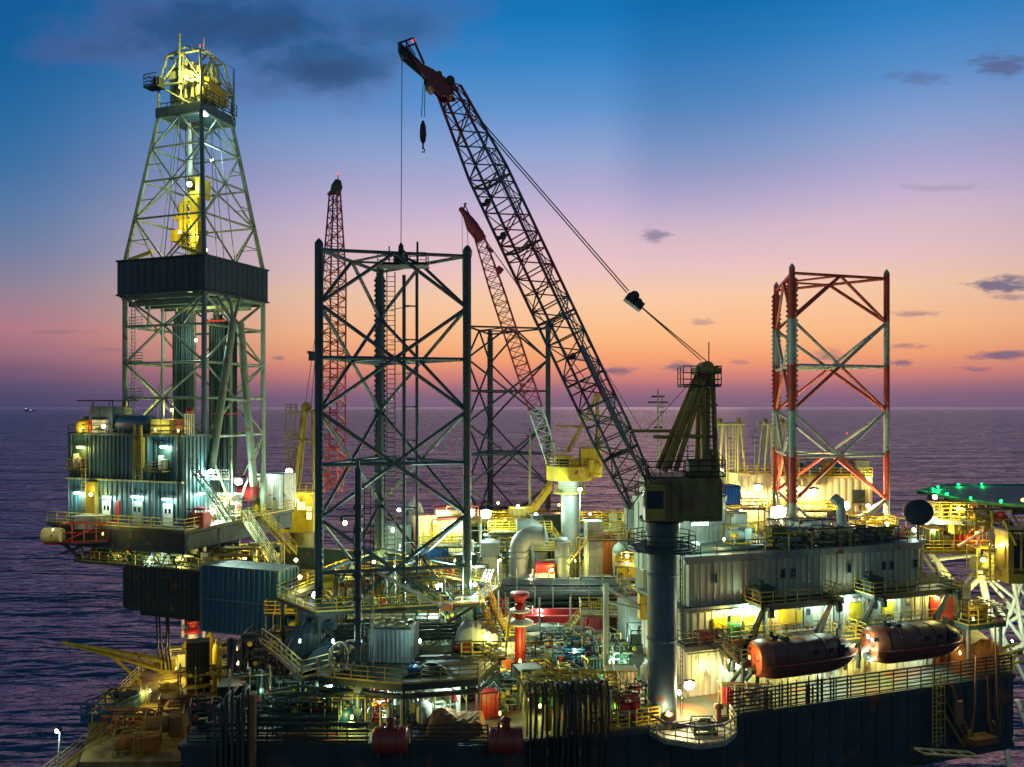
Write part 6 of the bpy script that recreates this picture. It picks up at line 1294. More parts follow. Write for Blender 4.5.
m = MB(); m.rail([P(240, 749, 63.5), P(258, 749, 63.5), P(267, 743, 66)], .5, .05, 1); m.bar(P(228, 740, 64), P(268, 735, 66), .09); m.build('bracket', 'dred', t)
for i, (a, b_, Y) in enumerate((((240, 700), (290, 650), 71), ((232, 680), (275, 655), 73), ((222, 705), (262, 672), 68), ((262, 700), (300, 655), 70))):
    single('conveyor_beam', ('lowest', 'upper', 'left', 'right hand')[i]+' of the four slanting dark beams below the bright blue module', 'beam', ('dark', 'dgrn', 'dark', 'grn')[i], lambda m: (m.bar(P(*a, Y), P(*b_, Y+1), .3), m.bar(P(*a, Y)+Z(.9), P(*b_, Y+1)+Z(.9), .12), [m.bar(P(*a, Y).lerp(P(*b_, Y+1), k/5), P(*a, Y).lerp(P(*b_, Y+1), k/5)+Z(.9), .06) for k in range(6)]), 'slanting beams below the blue module')
# ------------------------------------------------------------------ mid deck
M['drumred'] = paint('drum_red', (.26, .03, .025), .38, dirt=.5, rust=.1)
M['ribgrey'] = paint('container_grey', (.15, .19, .21), .5, dirt=.6, rust=.0)
# foreground mast
t = thing('crane_boom_rest', 'tall slim dark blue post with small bracket arms in front of the nearest leg', 'post', P(358, 738, 60)); X_ = P(358, 0, 60).x
m = MB(); m.bar((X_, 60, 22.8), (X_, 60, 43.4), .27, n=10); m.bar((X_, 60, 43.4), (X_, 60, 44.0), .12); m.build('post', 'legblue', t)
m = MB(); zz = P(0, 516, 60).z; m.bar((X_-1.2, 60, zz), (X_+.4, 60, zz), .09); m.bar((X_-1.2, 60, zz), (X_-1.2, 60, zz-.4), .12); m.ladder((X_+.7, 60.1, 24), (X_+.7, 60.1, 42), V(1, 0), .45, .035, .5)
for k in range(7): m.bar((X_, 60, 26+k*2.4), (X_+.7, 60.1, 26+k*2.4), .04)
for k in range(10): m.bar((X_, 59.7, 25.2+k*1.7), (X_, 60.3, 25.2+k*1.7), .32, n=10)
m.build('bracket', 'legblue', t)
t = thing('vent_riser', 'thin grey pipe standing left of the corrugated container', 'pipe', P(372, 700, 61)); m = MB(); m.bar(P(373, 700, 61), P(373, 571, 61), .07); m.bar(P(377, 572, 62), P(442, 607, 66), .13, n=8); m.build('pipe', 'grey', t); m = MB(); m.ob(P(440, 611, 66), V(1.0, 0), V(0, .6), Z(.5)); m.build('foot', 'orange', t)
# upper deck with container (z 27.5)
ZP = 27.6
t = thing('working_platform', 'dark raised working platform carrying the grey corrugated container', 'platform', V(-8, 62, 24))
pp = [P(318, 0, 60.5), P(402, 0, 58.8), P(478, 0, 60), P(498, 0, 64), P(470, 0, 68.5), P(330, 0, 68.5)]
m = MB(); m.prism([(p.x, p.y) for p in pp], ZP-.5, ZP); m.build('deck_plate', 'dark', t)
m = MB(); m.rail([V(p.x, p.y, ZP) for p in (pp[0], pp[1], pp[2], pp[3], pp[4])], 1.15, .045, 1.3); m.build('railing', 'dyel', t)
m = MB(); [m.bar(V(pp[i].x, pp[i].y+.3, ZP-1.0), V(pp[i+1].x, pp[i+1].y+.3, ZP-1.0), .2) for i in range(3)]; m.build('edge_beam', 'dark', t)
for p in pp: m = MB(); m.bar(V(p.x*.99, p.y+.3, 24), V(p.x*.99, p.y+.3, ZP-.5), .15); m.build('column', 'dark', t)
t = thing('walkway', 'dark zigzag walkway with yellow rails left of the nearest leg, in front of the tarpaulin', 'walkway', V(-16, 62, ZP)); q = [P(262, 0, 69), P(277, 0, 66), P(302, 0, 60.2), P(345, 0, 63)]
m = MB(); 
for a, b_ in zip(q, q[1:]): d_ = (b_-a); d_.z = 0; m.ob(V(a.x, a.y, ZP-.3-.02), V(d_.x, d_.y), V(-d_.y, d_.x).normalized()*1.5, Z(.28))
m.build('grating', 'dark', t); m = MB(); m.rail([V(p.x, p.y, ZP) for p in q], 1.3, .06, 1.3); m.build('railing', 'dyel', t); m = MB(); [m.bar(V(p.x, p.y+.4, 24), V(p.x, p.y+.4, ZP-.3), .14) for p in q[1:]]; m.build('leg', 'dark', t)
skid_unit('cargo_container', 'grey corrugated cargo container with a yellowed top below the nearest leg', 'container', V(P(393, 0, 64.5).x, 64.8, ZP), 3.5, 2.6, 2.8, 'ribgrey', 'dark', R(-6), 1)
t = thing('container_tarp', 'crumpled yellowed sheet lying on top of the corrugated container', 'sheet', V(P(393, 0, 64.5).x, 65, ZP+2.88)); rnd = random.Random(9); m = MB(); c = V(P(393, 0, 64.5).x, 64.8); nx = 12
vs = [V(c.x-1.7+3.4*i/nx, c.y-1.2+2.4*j/6-.02*i, ZP+2.9+rnd.uniform(.02, .22)) for j in range(7) for i in range(nx+1)]; m.add(vs, [(j*(nx+1)+i, j*(nx+1)+i+1, (j+1)*(nx+1)+i+1, (j+1)*(nx+1)+i) for j in range(6) for i in range(nx)]); m.build('sheet', 'pyel', t)
for i, (px, lb) in enumerate(((341, 'left of the two pale coiled hose reels beside the foreground post'), (350, 'right of the two pale coiled hose reels beside the foreground post'))):
    c = V(P(px, 0, 62).x, 61.5+i*.5, ZP+1.3); t = thing('hose_reel', lb, 'hose reel', c-Z(1.3), 'hose reels beside the foreground post'); m = MB()
    for k in range(7): m.tube([c+V(-.35+.11*k, 1.15*math.cos(2*math.pi*a/18), 1.15*math.sin(2*math.pi*a/18)) if False else c+V((1.1-.03*k)*math.cos(2*math.pi*a/18)*.6, -.4+.13*k+.3*math.cos(2*math.pi*a/18), (1.1-.03*k)*math.sin(2*math.pi*a/18)) for a in range(19)], .07, 5)
    m.build('hose', 'white', t); m = MB(); m.bar(c-V(0, .6), c+V(0, .6), .2, n=8); m.bar(c-Z(1.3)-V(.4, .5), c-V(0, .5), .07); m.bar(c-Z(1.3)+V(.4, -.5), c-V(0, .5), .07); m.build('stand', 'dark', t)
skid_unit('drum', 'small bright blue drum in front of the corrugated container', 'drum', V(P(413, 0, 60.6).x, 60.8, ZP), 1.1, 1.1, .8, 'brightblue', 'dark', 0, 3)
t = thing('hose_coil', 'black coiled hose lying on the raised working platform', 'hose', V(P(431, 0, 61).x, 61, ZP)); m = MB(); c = V(P(431, 0, 61).x, 61.2, ZP+.15)
for k in range(5): m.tube([c+V((1.2-.14*k)*math.cos(a*.42), (.9-.1*k)*math.sin(a*.42), .12*k) for a in range(17)], .11, 5)
m.build('hose', 'black', t)
# dark tarpaulin equipment left
def heap(name, label, cat, c, sx, sy, h, mat, seed, rot=0.0, nx=16, ny=10):
    rnd = random.Random(seed); vs = []; ph = [rnd.uniform(0, 6) for _ in range(6)]
    for j in range(ny+1):
        for i in range(nx+1):
            u, v = i/nx*2-1, j/ny*2-1; e = max(0, (1-abs(u)**2.6)*(1-abs(v)**2.6))**.3
            z = h*e*(.72+.2*math.sin(u*3+ph[0])+.14*math.sin(v*4+ph[1]+u*2))+(rnd.uniform(-.06, .06)*h if e > 0 else 0)
            x = u*sx/2*(1+.05*math.sin(v*5+ph[2])); y = v*sy/2; vs.append(Vector(c)+V(x*math.cos(rot)-y*math.sin(rot), x*math.sin(rot)+y*math.cos(rot), max(.01, z)))
    m = MB(); m.add(vs, [(j*(nx+1)+i, j*(nx+1)+i+1, (j+1)*(nx+1)+i+1, (j+1)*(nx+1)+i) for j in range(ny) for i in range(nx)]); return tag(m.build(name, mat), label, cat)
heap('covered_machine', 'large blue black tarpaulin heap over machinery left of the nearest leg', 'covered machine', V(P(308, 0, 66).x, 67, ZP-.5), 4.4, 3.6, 3.2, 'tarp', 3)
heap('covered_machine', 'second smaller dark tarpaulin bundle with a pale fold beside the large one', 'covered machine', V(P(325, 0, 64).x, 64.5, ZP-.2), 2.8, 2.0, 1.9, 'tarp', 8)
heap('covered_machine', 'tan canvas covered heap on the deck edge between the two red drums', 'covered machine', V(P(456, 0, 59.3).x, 59.6, 24), 4.2, 2.4, 1.8, 'tan', 5)
heap('covered_machine', 'grey white sheeted machinery at the foot of the yellow stairs right of the nearest leg', 'covered machine', V(P(478, 0, 67).x, 67.5, 28.4), 3.8, 2.6, 1.8, 'grey', 12)
# hull edge items
for i, (px, lb) in enumerate(((392, 'left red horizontal drum tank on the hull edge'), (506, 'right red horizontal drum tank on the hull edge, beside the black hoses'))):
    Y = 57.3; x = P(px, 0, Y).x; t = thing('drum_tank', lb, 'tank', (x, Y, 23.2), 'red drum tanks along the hull edge')
    m = MB(); ax = V(1, 0, 0); m.lathe(V(x-1.25, Y-.6, 24.4), [(.02, 0), (.75, .03), (.9, .12), (.92, .3), (.92, 2.2), (.9, 2.38), (.75, 2.47), (.02, 2.5)], 24, ax); m.build('shell', 'drumred', t)
    m = MB(); [m.lathe(V(x+a, Y-.6, 24.4), [(.925, 0), (.96, .01), (.96, .1), (.925, .11)], 24, ax) for a in (-.7, .5)]; m.bar((x, Y-.6, 25.3), (x, Y-.6, 25.8), .28, n=10); m.lathe(V(x, Y-.6, 25.8), [(.28, 0), (.4, .03), (.4, .12), (.02, .3)], 12); m.bar((x-.5, Y-.6, 25.2), (x-.5, Y-.6, 25.6), .1); m.build('fitting', 'dred', t)
    m = MB(); [m.ob((x+a, Y-1.2, 23.1), V(.25, 0), V(0, 1.4), Z(.7)) for a in (-.9, .7)]; m.build('cradle', 'dark', t)

t = thing('edge_railing', 'dark railing with pipes along the hull edge between the red drums', 'railing', V(-5, 57, 24)); m = MB(); m.rail([V(P(412, 0, 57.6).x, 57.3, 24), V(P(488, 0, 57.6).x, 57.3, 24)], 1.2, .06, 1.4, 3); m.build('frame', 'dark', t); m = MB(); [m.bar(V(P(412, 0, 57).x, 57.15, 23.2+k*.35), V(P(488, 0, 57).x, 57.15, 23.2+k*.35), .1, n=8) for k in range(3)]; m.build('pipe', 'dark', t)
t = thing('edge_railing', 'dark railing along the hull edge left of the foreground post', 'railing', V(-18, 57, 24)); m = MB(); m.rail([V(-23.2, 57.2, 24), V(P(368, 0, 57.6).x, 57.2, 24)], 1.2, .05, 1.4, 3); m.build('frame', 'dark', t); m = MB(); [m.bar(V(-22, 57.6, 24.2+k*.5), V(P(368, 0, 57).x, 57.6, 24.2+k*.5), .12, n=8) for k in range(3)]; m.build('pipe', 'dgrn', t)
# black loading hoses over a saddle beam
t = thing('hose_saddle', 'yellow beam structure carrying the row of black hoses at the hull edge', 'frame', V(4, 59, 24)); m = MB(); x0, x1 = P(527, 0, 58).x, P(607, 0, 58).x
m.bar((x0, 58.2, 27.0), (x1, 58.4, 27.2), .16); m.bar((x0, 59.6, 27.3), (x1, 59.8, 27.5), .14)
for k in range(9): q = V(lerp_(x0, x1, k/8), 58.2, 24); m.bar(q, q+Z(3.0), .08); m.bar(q+Z(3.0), q+V(-.7, 1.6, 4.0), .09); m.bar(q+Z(3.0), q+V(0, 1.5, 3.4), .07)
m.build('beam', 'dyel', t)
rnd = random.Random(4)
for i in range(15):
    x = lerp_(x0+.2, x1-.1, i/14)+rnd.uniform(-.1, .1); r = rnd.choice((.10, .13, .16)); j = rnd.uniform(-.15, .15); h = rnd.uniform(0, .4)
    m = MB(); m.tube([V(x-.5, 60.4, 25.6), V(x-.4, 59.8, 26.9), V(x-.2, 59.1, 27.5+h), V(x, 58.4, 27.6+h), V(x+.1, 57.8, 27.1+h), V(x+.1, 57.5, 25.8), V(x+j, 57.5, 22.5), V(x+j*1.5, 57.4, 17)], r, 7)
    tag(m.build('loading_hose', 'black' if i % 3 else 'dark'), 'black loading hose hanging over the hull edge right of the red drum tank', 'hose', 'black hoses hanging over the hull edge')
for i, (px, lb) in enumerate(((548, 'left of the two slim yellow floats hanging among the black hoses'), (575, 'right of the two slim yellow floats hanging among the black hoses'))):
    m = MB(); q = V(P(px, 0, 58).x, 58.9, 24.1); m.lathe(q, [(.02, 0), (.3, .15), (.34, .4), (.34, 1.6), (.25, 1.9), (.02, 2.0)], 12); m.bar(q+Z(2), q+Z(3), .03); tag(m.build('float', 'yel'), lb, 'float')
# pipe rack
ZPR = 24.1
t = thing('pipe_rack', 'long dark pipe rack with white stanchions in the middle of the deck', 'rack', V(5, 97, 24)); m = MB()
for k in range(9): x = -1.6+k*2.05; m.ob((x, 91, 24), V(.3, 0), V(0, 10), Z(.35)); [m.bar((x+.1, y, 24), (x+.1, y, 27.6), .09) for y in (90.8, 95.6, 101)]
m.build('stanchion', 'grey', t)
rnd = random.Random(11)
for lay in range(3):
    for k in range(11):
        y = 91.3+k*.86+(.4 if lay % 2 else 0); x = rnd.uniform(-2.4, -.8); z = 24.75+lay*.78
        if y > 95.2 and y < 96.0: continue
        m = MB(); m.bar((x, y, z), (x+16.2+rnd.uniform(-.8, .4), y, z), .37, n=10); m.bar((x+15.2, y, z), (x+15.7, y, z), .42, n=10)
        tag(m.build('casing_pipe', 'dark' if (k+lay) % 4 else 'tarp'), 'long dark steel casing pipe lying in the stacked pipe rack on the middle deck', 'pipe', 'casing pipes stacked in the pipe rack')
t = thing('red_beam_rack', 'row of red painted beams with white posts in front of the pipe rack', 'rack', V(6, 88, 24)); m = MB(); m.ob((-2, 87.6, 24.3), V(17, 0), V(0, .6), Z(.8)); m.ob((-3, 88.8, 24.3), V(18, 0), V(0, .4), Z(1.3)); m.build('beam', 'red', t); m = MB(); [m.bar((x, 87.3, 24), (x, 87.3, 27.2), .13) for x in (-.5, 3, 6.4, 9.8, 13)]; m.build('post', 'grey', t)
# ducts and stacks
def duct_elbow(label, px, Y, z1, r, out):
    x = P(px, 0, Y).x; t = thing('exhaust_duct', label, 'duct', V(x, Y, 24)); m = MB(); pts = [V(x, Y, 24), V(x, Y, z1-r*1.6)]
    for k in range(1, 7): a = math.pi/2*k/6; pts.append(V(x+r*1.5*(1-math.cos(a))*out, Y, z1-r*1.6+r*1.5*math.sin(a)))
    pts.append(pts[-1]+V(r*1.1*out, 0, -.1)); m.tube(pts, r, 20); m.build('duct', 'galv', t)
    m = MB(); [m.lathe(V(x, Y, z), [(r, 0), (r+.1, .02), (r+.1, .2), (r, .22)], 20) for z in (26, 28.4, z1-r*1.8)]; m.lathe(pts[-1], [(r, -.1), (r+.12, -.08), (r+.12, .1), (r, .12)], 20, V(out, 0, -.05)); m.build('flange', 'grey', t)
duct_elbow('large silver exhaust duct curving to the right, behind the pipe rack', 519, 104, 31.4, 1.25, 1)
duct_elbow('dark mouthed silver duct just behind the large curved one', 540, 110, 31.6, 1.2, -1)
t = thing('exhaust_stack', 'short silver cylindrical stack at the foot of the background crane column', 'stack', V(P(562, 0, 104).x, 104, 24)); x = P(562, 0, 104).x; m = MB(); m.lathe(V(x, 104, 24), [(.95, 0), (.95, 6.6), (.7, 7.0), (.02, 7.05)], 20); m.build('shell', 'galv', t); m = MB(); [m.lathe(V(x, 104, z), [(.95, 0), (1.03, .02), (1.03, .18), (.95, .2)], 20) for z in (26, 28.5, 30.4)]; m.build('band', 'grey', t)
t = thing('exhaust_stack', 'taller square silver stack right of the background crane column', 'stack', V(P(592, 0, 105).x, 105, 24)); m = MB(); m.box(V(P(593, 0, 105).x, 105, 24), 2.0, 2.0, 9.0, .15); m.build('shell', 'galv', t); m = MB(); [m.box(V(P(593, 0, 105).x, 105, z), 2.15, 2.15, .2, .15) for z in (26, 28.4, 30.6, 32.9)]; m.build('band', 'grey', t)
t = thing('ventilation_unit', 'tall ventilation unit with grey hood and cream base right of the nearest leg', 'ventilation unit', V(P(496, 0, 97).x, 97, 24)); x = P(492, 0, 97).x; m = MB(); m.box(V(x, 97, 24), 2.4, 2.2, 6.0); m.build('base', 'cream', t); m = MB(); m.box(V(x-.2, 97, 30.0), 2.2, 2.4, 1.7); [m.ob((x-1.25, 95.78, 30.2+k*.25), V(2.0, 0), V(0, .05), Z(.1)) for k in range(6)]; m.build('hood', 'galv', t)
skid_unit('cargo_container', 'white container with red roof band behind the pipe rack', 'container', V(P(544, 0, 103).x, 103.4, 24.1), 2.7, 2.2, 2.7, 'white', 'red', 0, 1)
skid_unit('tote_tank', 'red unit standing on the white container behind the pipe rack', 'tote', V(P(545, 0, 103).x, 103.4, 26.85), 2.4, 1.8, 1.1, 'red', 'red', 0, 2)
# walkway bridge across the back
t = thing('pipe_bridge', 'long pale pipe bridge with yellow railings crossing the back of the deck', 'bridge', V(8, 126, 30)); Yb = 126
xa, xb = P(452, 0, Yb).x, P(652, 0, Yb).x; zb = P(0, 523, Yb).z
m = MB(); m.ob((xa, Yb, zb-.6), V(xb-xa, 0), V(0, 2.5), Z(.6)); n = 16
for k in range(n+1): x = lerp_(xa, xb, k/n); m.bar((x, Yb, zb), (x, Yb, zb+1.6), .07)
for k in (3, 7, 11, 15): x = lerp_(xa, xb, k/n); m.bar((x, Yb, 24), (x, Yb, zb-.5), .2); m.bar((x, Yb, zb-.5), (x+3, Yb, zb-3.5), .12); m.bar((x, Yb, zb-3.5), (x+3, Yb, zb-.5), .12)
m.build('deck', 'grn', t); m = MB(); m.rail([(xa, Yb, zb), (xb, Yb, zb)], 1.7, .07, 1.6, 3); m.rail([(xa, Yb+2.4, zb), (xb, Yb+2.4, zb)], 1.7, .07, 1.6, 3); m.build('railing', 'yel', t)
m = MB(); [m.bar((xa, Yb+.5+k*.5, zb+.3), (xb, Yb+.5+k*.5, zb+.3), .18, n=8) for k in range(4)]; m.build('pipe', 'grey', t)
m = MB(); [m.ob((P(px, 0, Yb).x, Yb-.12, zb+.2), V(1.3, 0), V(0, .08), Z(1.3)) for px in (609, 622)]; m.build('panel', 'lgreen', t)
single('inclined_chute', 'yellow slanted conveyor chute rising right behind the second leg', 'chute', 'yel', lambda m: (m.ob(P(528, 524, 122), P(552, 490, 122)-P(528, 524, 122), V(0, 1.5), Z(.9)), m.rail([P(528, 518, 122), P(552, 484, 122)], 1.1, .06, 1.2)))
# table of deck units: px, z-base, Y, width, depth, height, material, frame, kind, name, category, label
U = [
 (300, 24, 92, 3.2, 2.4, 3.2, 'lgreen', 'dyel', 1, 'cabin', 'cabin', 'pale cabin under the yellow crane left of the nearest leg'),
 (290, 24, 86, 2.4, 2, 2.8, 'red', 'dred', 0, 'winch', 'winch', 'red winch at the foot of the long yellow stairs'),
 (302, 27, 84, 2.2, 2, 2.4, 'galv', 'dark', 3, 'vessel', 'vessel', 'silver vessel between the yellow crane and the nearest leg'),
 (286, 24, 76, 2.2, 2, 4.6, 'yel', 'dyel', 0, 'machine', 'machine', 'yellow machine lit from behind at the right side of the bright blue module'),
 (309, 27.8, 72, 2.2, 1.6, 2.2, 'yel', 'yel', 0, 'machine', 'machine', 'bright yellow pipe manifold left of the nearest leg above the tarpaulin'),
 (330, 31.5, 73, 1.6, 1.4, 1.6, 'yel', 'dyel', 2, 'tote_tank', 'tote', 'yellow tote on the gallery at the left side of the nearest leg'),
 (347, 31.5, 77, 2.0, 1.6, 1.5, 'pyel', 'yel', 0, 'pump', 'pump', 'pale yellow pump on the gallery inside the nearest leg'),
 (362, 24, 98, 3, 2.5, 3.4, 'grn', 'dark', 1, 'cabin', 'cabin', 'grey green cabin seen through the nearest leg, left part'),
 (384, 24, 104, 3.4, 2.5, 6, 'grey', 'dark', 3, 'vessel', 'vessel', 'tall grey vessel seen through the middle of the nearest leg'),
 (396, 24, 112, 4, 3, 7.5, 'lgreen', 'grey', 1, 'cabin', 'cabin', 'tall pale cabin block seen through the middle of the nearest leg'),
 (416, 24, 97, 3.2, 2.6, 5.4, 'brightblue', 'white', 1, 'cargo_container', 'container', 'left bright blue container seen through the nearest leg'),
 (432, 24, 102, 3.6, 2.6, 6.6, 'brightblue', 'brightblue', 1, 'cargo_container', 'container', 'right bright blue container seen through the nearest leg'),
 (414, 24, 118, 3.6, 3, 10.5, 'white', 'grey', 3, 'vessel', 'vessel', 'white domed tower seen through the nearest leg above the blue containers'),
 (424, 24, 112, 3, 2.5, 9.0, 'cream', 'red', 1, 'cabin', 'cabin', 'cream cabin with red roof edge right of the white domed tower'),
 (448, 24, 113, 4.6, 3.5, 8.2, 'pyel', 'yel', 1, 'lit_house', 'cabin', 'brightly lit yellow deck house seen through the right bay of the nearest leg'),
 (455, 32.4, 113, 6, 2.5, 1.6, 'cream', 'red', 0, 'machine', 'machine', 'cream machine with red frame on the roof of the lit yellow deck house'),
 (440, 24, 88, 5.0, 3, 4.6, 'grn', 'dark', 0, 'mud_pump', 'pump', 'grey green mud pump inside the nearest leg'),
 (444, 28.8, 88, 2.4, 1.6, 1.5, 'red', 'red', 0, 'winch', 'winch', 'bright red winch on top of the grey green mud pump'),
 (428, 27.6, 92, 1.8, 1.4, 1.2, 'dred', 'dred', 0, 'pump', 'pump', 'small dark red pump left of the bright red winch'),
 (462, 27, 98, 3, 2.4, 3, 'dgrn', 'dark', 1, 'cabinet', 'cabinet', 'dark green cabinet between the nearest leg and its right chord'),
 (476, 24, 92, 2.2, 2, 5.6, 'white', 'red', 1, 'cabinet', 'cabinet', 'white cabinet with red frame right of the nearest leg'),
 (505, 24, 120, 4, 2.6, 7.4, 'yel', 'dyel', 0, 'machine', 'machine', 'yellow machinery block on the far deck right of the nearest leg'),
 (522, 24, 124, 3.6, 2.6, 8.4, 'pyel', 'yel', 1, 'cabinet', 'cabinet', 'pale yellow cabinet on the far deck at the foot of the second leg'),
 (545, 24, 120, 5, 2.6, 8.0, 'dark', 'grey', 1, 'cargo_container', 'container', 'dark container on the far deck left of the background crane column'),
 (541, 24, 114, 2.2, 2, 6.4, 'dgrn', 'dark', 3, 'vessel', 'vessel', 'dark vessel left of the background crane column'),
 (575, 24, 96, 2.0, 1.6, 2.4, 'tan', 'dark', 0, 'pump', 'pump', 'brown valve unit at the foot of the background crane column'),
 (583, 24, 110, 1.4, 1.2, 6.0, 'yel', 'yel', 4, 'basket', 'basket', 'narrow yellow ladder basket right of the background crane column'),
 (607, 24, 110, 3.0, 2.4, 6.2, 'orange', 'red', 1, 'cargo_container', 'container', 'orange container right of the square silver stack'),
 (619, 24, 108, 2.2, 2, 5.8, 'lgreen', 'grey', 3, 'vessel', 'vessel', 'pale green vessel right of the orange container'),
 (622, 24, 103, 1.8, 1.4, 2.6, 'dred', 'dark', 0, 'winch', 'winch', 'dark red winch in front of the pale green vessel'),
 (641, 24, 116, 4.4, 2.6, 9.4, 'grey', 'dark', 1, 'cargo_container', 'container', 'grey ribbed container left of the big crane column'),
 (639, 24, 104, 5, 2.6, 4.4, 'yel', 'yel', 1, 'cargo_container', 'container', 'yellow container in front of the grey ribbed one left of the big crane column'),
 (616, 29.8, 116, 5.4, 2, 2.4, 'pyel', 'yel', 4, 'pipe_basket', 'basket', 'yellow basket of hoses above the pale green vessel'),
 (612, 28, 116, 5.4, 2, 1.6, 'grey', 'grey', 4, 'pipe_basket', 'basket', 'grey basket of coiled hoses below the yellow one'),
 (634, 24, 96, 3.2, 2, 2.2, 'dgrn', 'dark', 0, 'machine', 'machine', 'dark green machine behind the crane boom rest'),
 (650, 24, 92, 2.6, 2.4, 5.5, 'lgreen', 'yel', 1, 'cabin', 'cabin', 'pale green cabin with yellow frame left of the big crane column'),
 (636, 24.2, 80, 2.8, 2.4, 4.6, 'galv', 'grey', 1, 'hopper', 'hopper', 'grey hopper box left of the big crane column'),
 (645, 24.2, 75, 3.0, 2.6, 3.2, 'grn', 'dark', 0, 'machine', 'machine', 'rounded grey green machine at the foot of the grey hopper'),
 (648, 24.2, 69, 1.6, 1.2, 1.7, 'white', 'dark', 3, 'vessel', 'vessel', 'small white vessel at the left foot of the big crane column'),
 (620, 24.1, 67.5, 2.6, 1.8, 1.9, 'cream', 'yel', 1, 'crate', 'crate', 'cream crate with yellow edges on the bright green deck area'),
 (628, 24.1, 61.5, 1.6, 1.2, 1.7, 'red', 'dred', 0, 'pump', 'pump', 'red pump behind the yellow gate at the hull edge'),
 (594, 24, 84, 2.4, 1.8, 2.2, 'red', 'dred', 1, 'cargo_container', 'container', 'red box container on the middle deck right of the blue based basket'),
 (577, 24.4, 77, 2.6, 2.2, 1.8, 'dark', 'blue', 4, 'cargo_basket', 'basket', 'dark basket with a blue base on the middle deck'),
 (548, 24, 84, 2.2, 1.6, 1.1, 'lgreen', 'grey', 2, 'crate', 'crate', 'pale green low crate in front of the red beams'),
 (560, 24, 85, 2.6, 1.2, .8, 'white', 'grey', 4, 'tray', 'tray', 'white tray of pipes in front of the red beams'),
 (536, 24, 80, 2.6, 2.2, 1.5, 'cream', 'grey', 2, 'tank', 'tank', 'cream square tank right of the red lift column'),
 (551, 24, 80, 1.6, 1.4, 1.4, 'dred', 'dark', 2, 'tote_tank', 'tote', 'dark red tote right of the cream square tank'),
 (553, 24, 75, 1.5, 1.4, 1.4, 'grn', 'grey', 2, 'tote_tank', 'tote', 'grey green tote in front of the dark red one'),
 (541, 24, 71, 1.3, 1.3, 1.4, 'yel', 'dyel', 2, 'tote_tank', 'tote', 'yellow tote in front of the cream square tank'),
 (551, 24, 69, 1.3, 1.2, 1.3, 'lgreen', 'grey', 2, 'tote_tank', 'tote', 'pale tote behind the row of black hoses'),
 (563, 24, 71, 1.8, 1.3, 1.2, 'pyel', 'dark', 0, 'pump', 'pump', 'pale yellow pump behind the black hoses below the blue based basket'),
 (580, 24, 69, 2.2, 1.3, 1.4, 'dyel', 'dark', 0, 'pump', 'pump', 'dull yellow pump behind the right end of the black hoses'),
 (593, 24, 72, 1.6, 1.3, 1.5, 'dgrn', 'yel', 1, 'cabinet', 'cabinet', 'dark green cabinet with yellow frame behind the right end of the black hoses'),
 (573, 24, 64.5, 1.5, 1, 1.2, 'cream', 'dark', 1, 'cabinet', 'cabinet', 'cream cabinet directly behind the black hoses'),
 (545, 24, 64, 1.5, 1, 1.5, 'green', 'dark', 2, 'tote_tank', 'tote', 'green tote directly behind the left half of the black hoses'),
 (528, 24, 66, 2.2, 2, 2.6, 'galv', 'dark', 1, 'cabinet', 'cabinet', 'slanting grey cabinet at the left end of the row of black hoses'),
 (498, 24, 75, 1.4, 1.2, 1.2, 'green', 'grey', 2, 'tote_tank', 'tote', 'green tote among the mixed cargo right of the yellow stairs'),
 (506, 24, 73, 1.2, 1.2, 1.2, 'orange', 'grey', 2, 'tote_tank', 'tote', 'orange tote among the mixed cargo right of the yellow stairs'),
 (499, 24, 70, 1.3, 1.2, 1.1, 'yel', 'grey', 2, 'tote_tank', 'tote', 'yellow tote among the mixed cargo right of the yellow stairs'),
 (508, 24, 69, 1.2, 1.1, 1.0, 'brightblue', 'grey', 2, 'tote_tank', 'tote', 'bright blue tote among the mixed cargo right of the yellow stairs'),
 (510, 24, 78, 1.5, 1.2, 1.3, 'white', 'grey', 1, 'crate', 'crate', 'white crate among the mixed cargo right of the yellow stairs'),
 (520, 24, 69, 1.2, 1.1, 1.2, 'dgrn', 'green', 1, 'crate', 'crate', 'dark green crate at the foot of the red lift column'),
 (514, 24, 89, 3.6, 2, 2.0, 'grn', 'grey', 4, 'pipe_basket', 'basket', 'grey green rack of pipes at the left end of the red beams'),
 (500, 24, 84, 1.6, 1.4, 1.6, 'dred', 'red', 0, 'pump', 'pump', 'dark red pump left of the grey green pipe rack'),
 (487, 24, 62, 1.5, 1, 2.0, 'red', 'dred', 1, 'cabinet', 'cabinet', 'red electrical cabinet right of the tan canvas heap'),
 (423, 24, 60.5, 1.6, 1.2, 1.8, 'white', 'grey', 3, 'vessel', 'vessel', 'small white vessel under the raised working platform'),
 (406, 24, 62.5, 1.8, 1.2, 2.1, 'lgreen', 'dark', 1, 'cabinet', 'cabinet', 'pale lit cabinet under the raised working platform'),
 (380, 24, 61.5, 1.1, 1, 2.4, 'red', 'red', 4, 'stand', 'stand', 'red and white barrier stand under the left part of the raised platform'),
 (440, 24, 63, 1.8, 1.3, 1.6, 'pyel', 'dark', 0, 'pump', 'pump', 'pale yellow pump under the right part of the raised platform'),
 (345, 24, 60, 1.6, 1.1, 1.6, 'blue', 'dark', 3, 'vessel', 'vessel', 'small blue vessel left of the foreground post at deck level'),
 (332, 24, 61, 1.6, 1.1, 1.9, 'orange', 'dark', 0, 'pump', 'pump', 'orange pump left of the small blue vessel'),
 (313, 24, 61.5, 2.2, 1.4, 1.6, 'green', 'dark', 0, 'pump', 'pump', 'green lit pump below the zigzag walkway'),
 (298, 24, 62.5, 1.8, 1.4, 1.3, 'lgreen', 'dark', 2, 'tote_tank', 'tote', 'pale green tote below the zigzag walkway'),
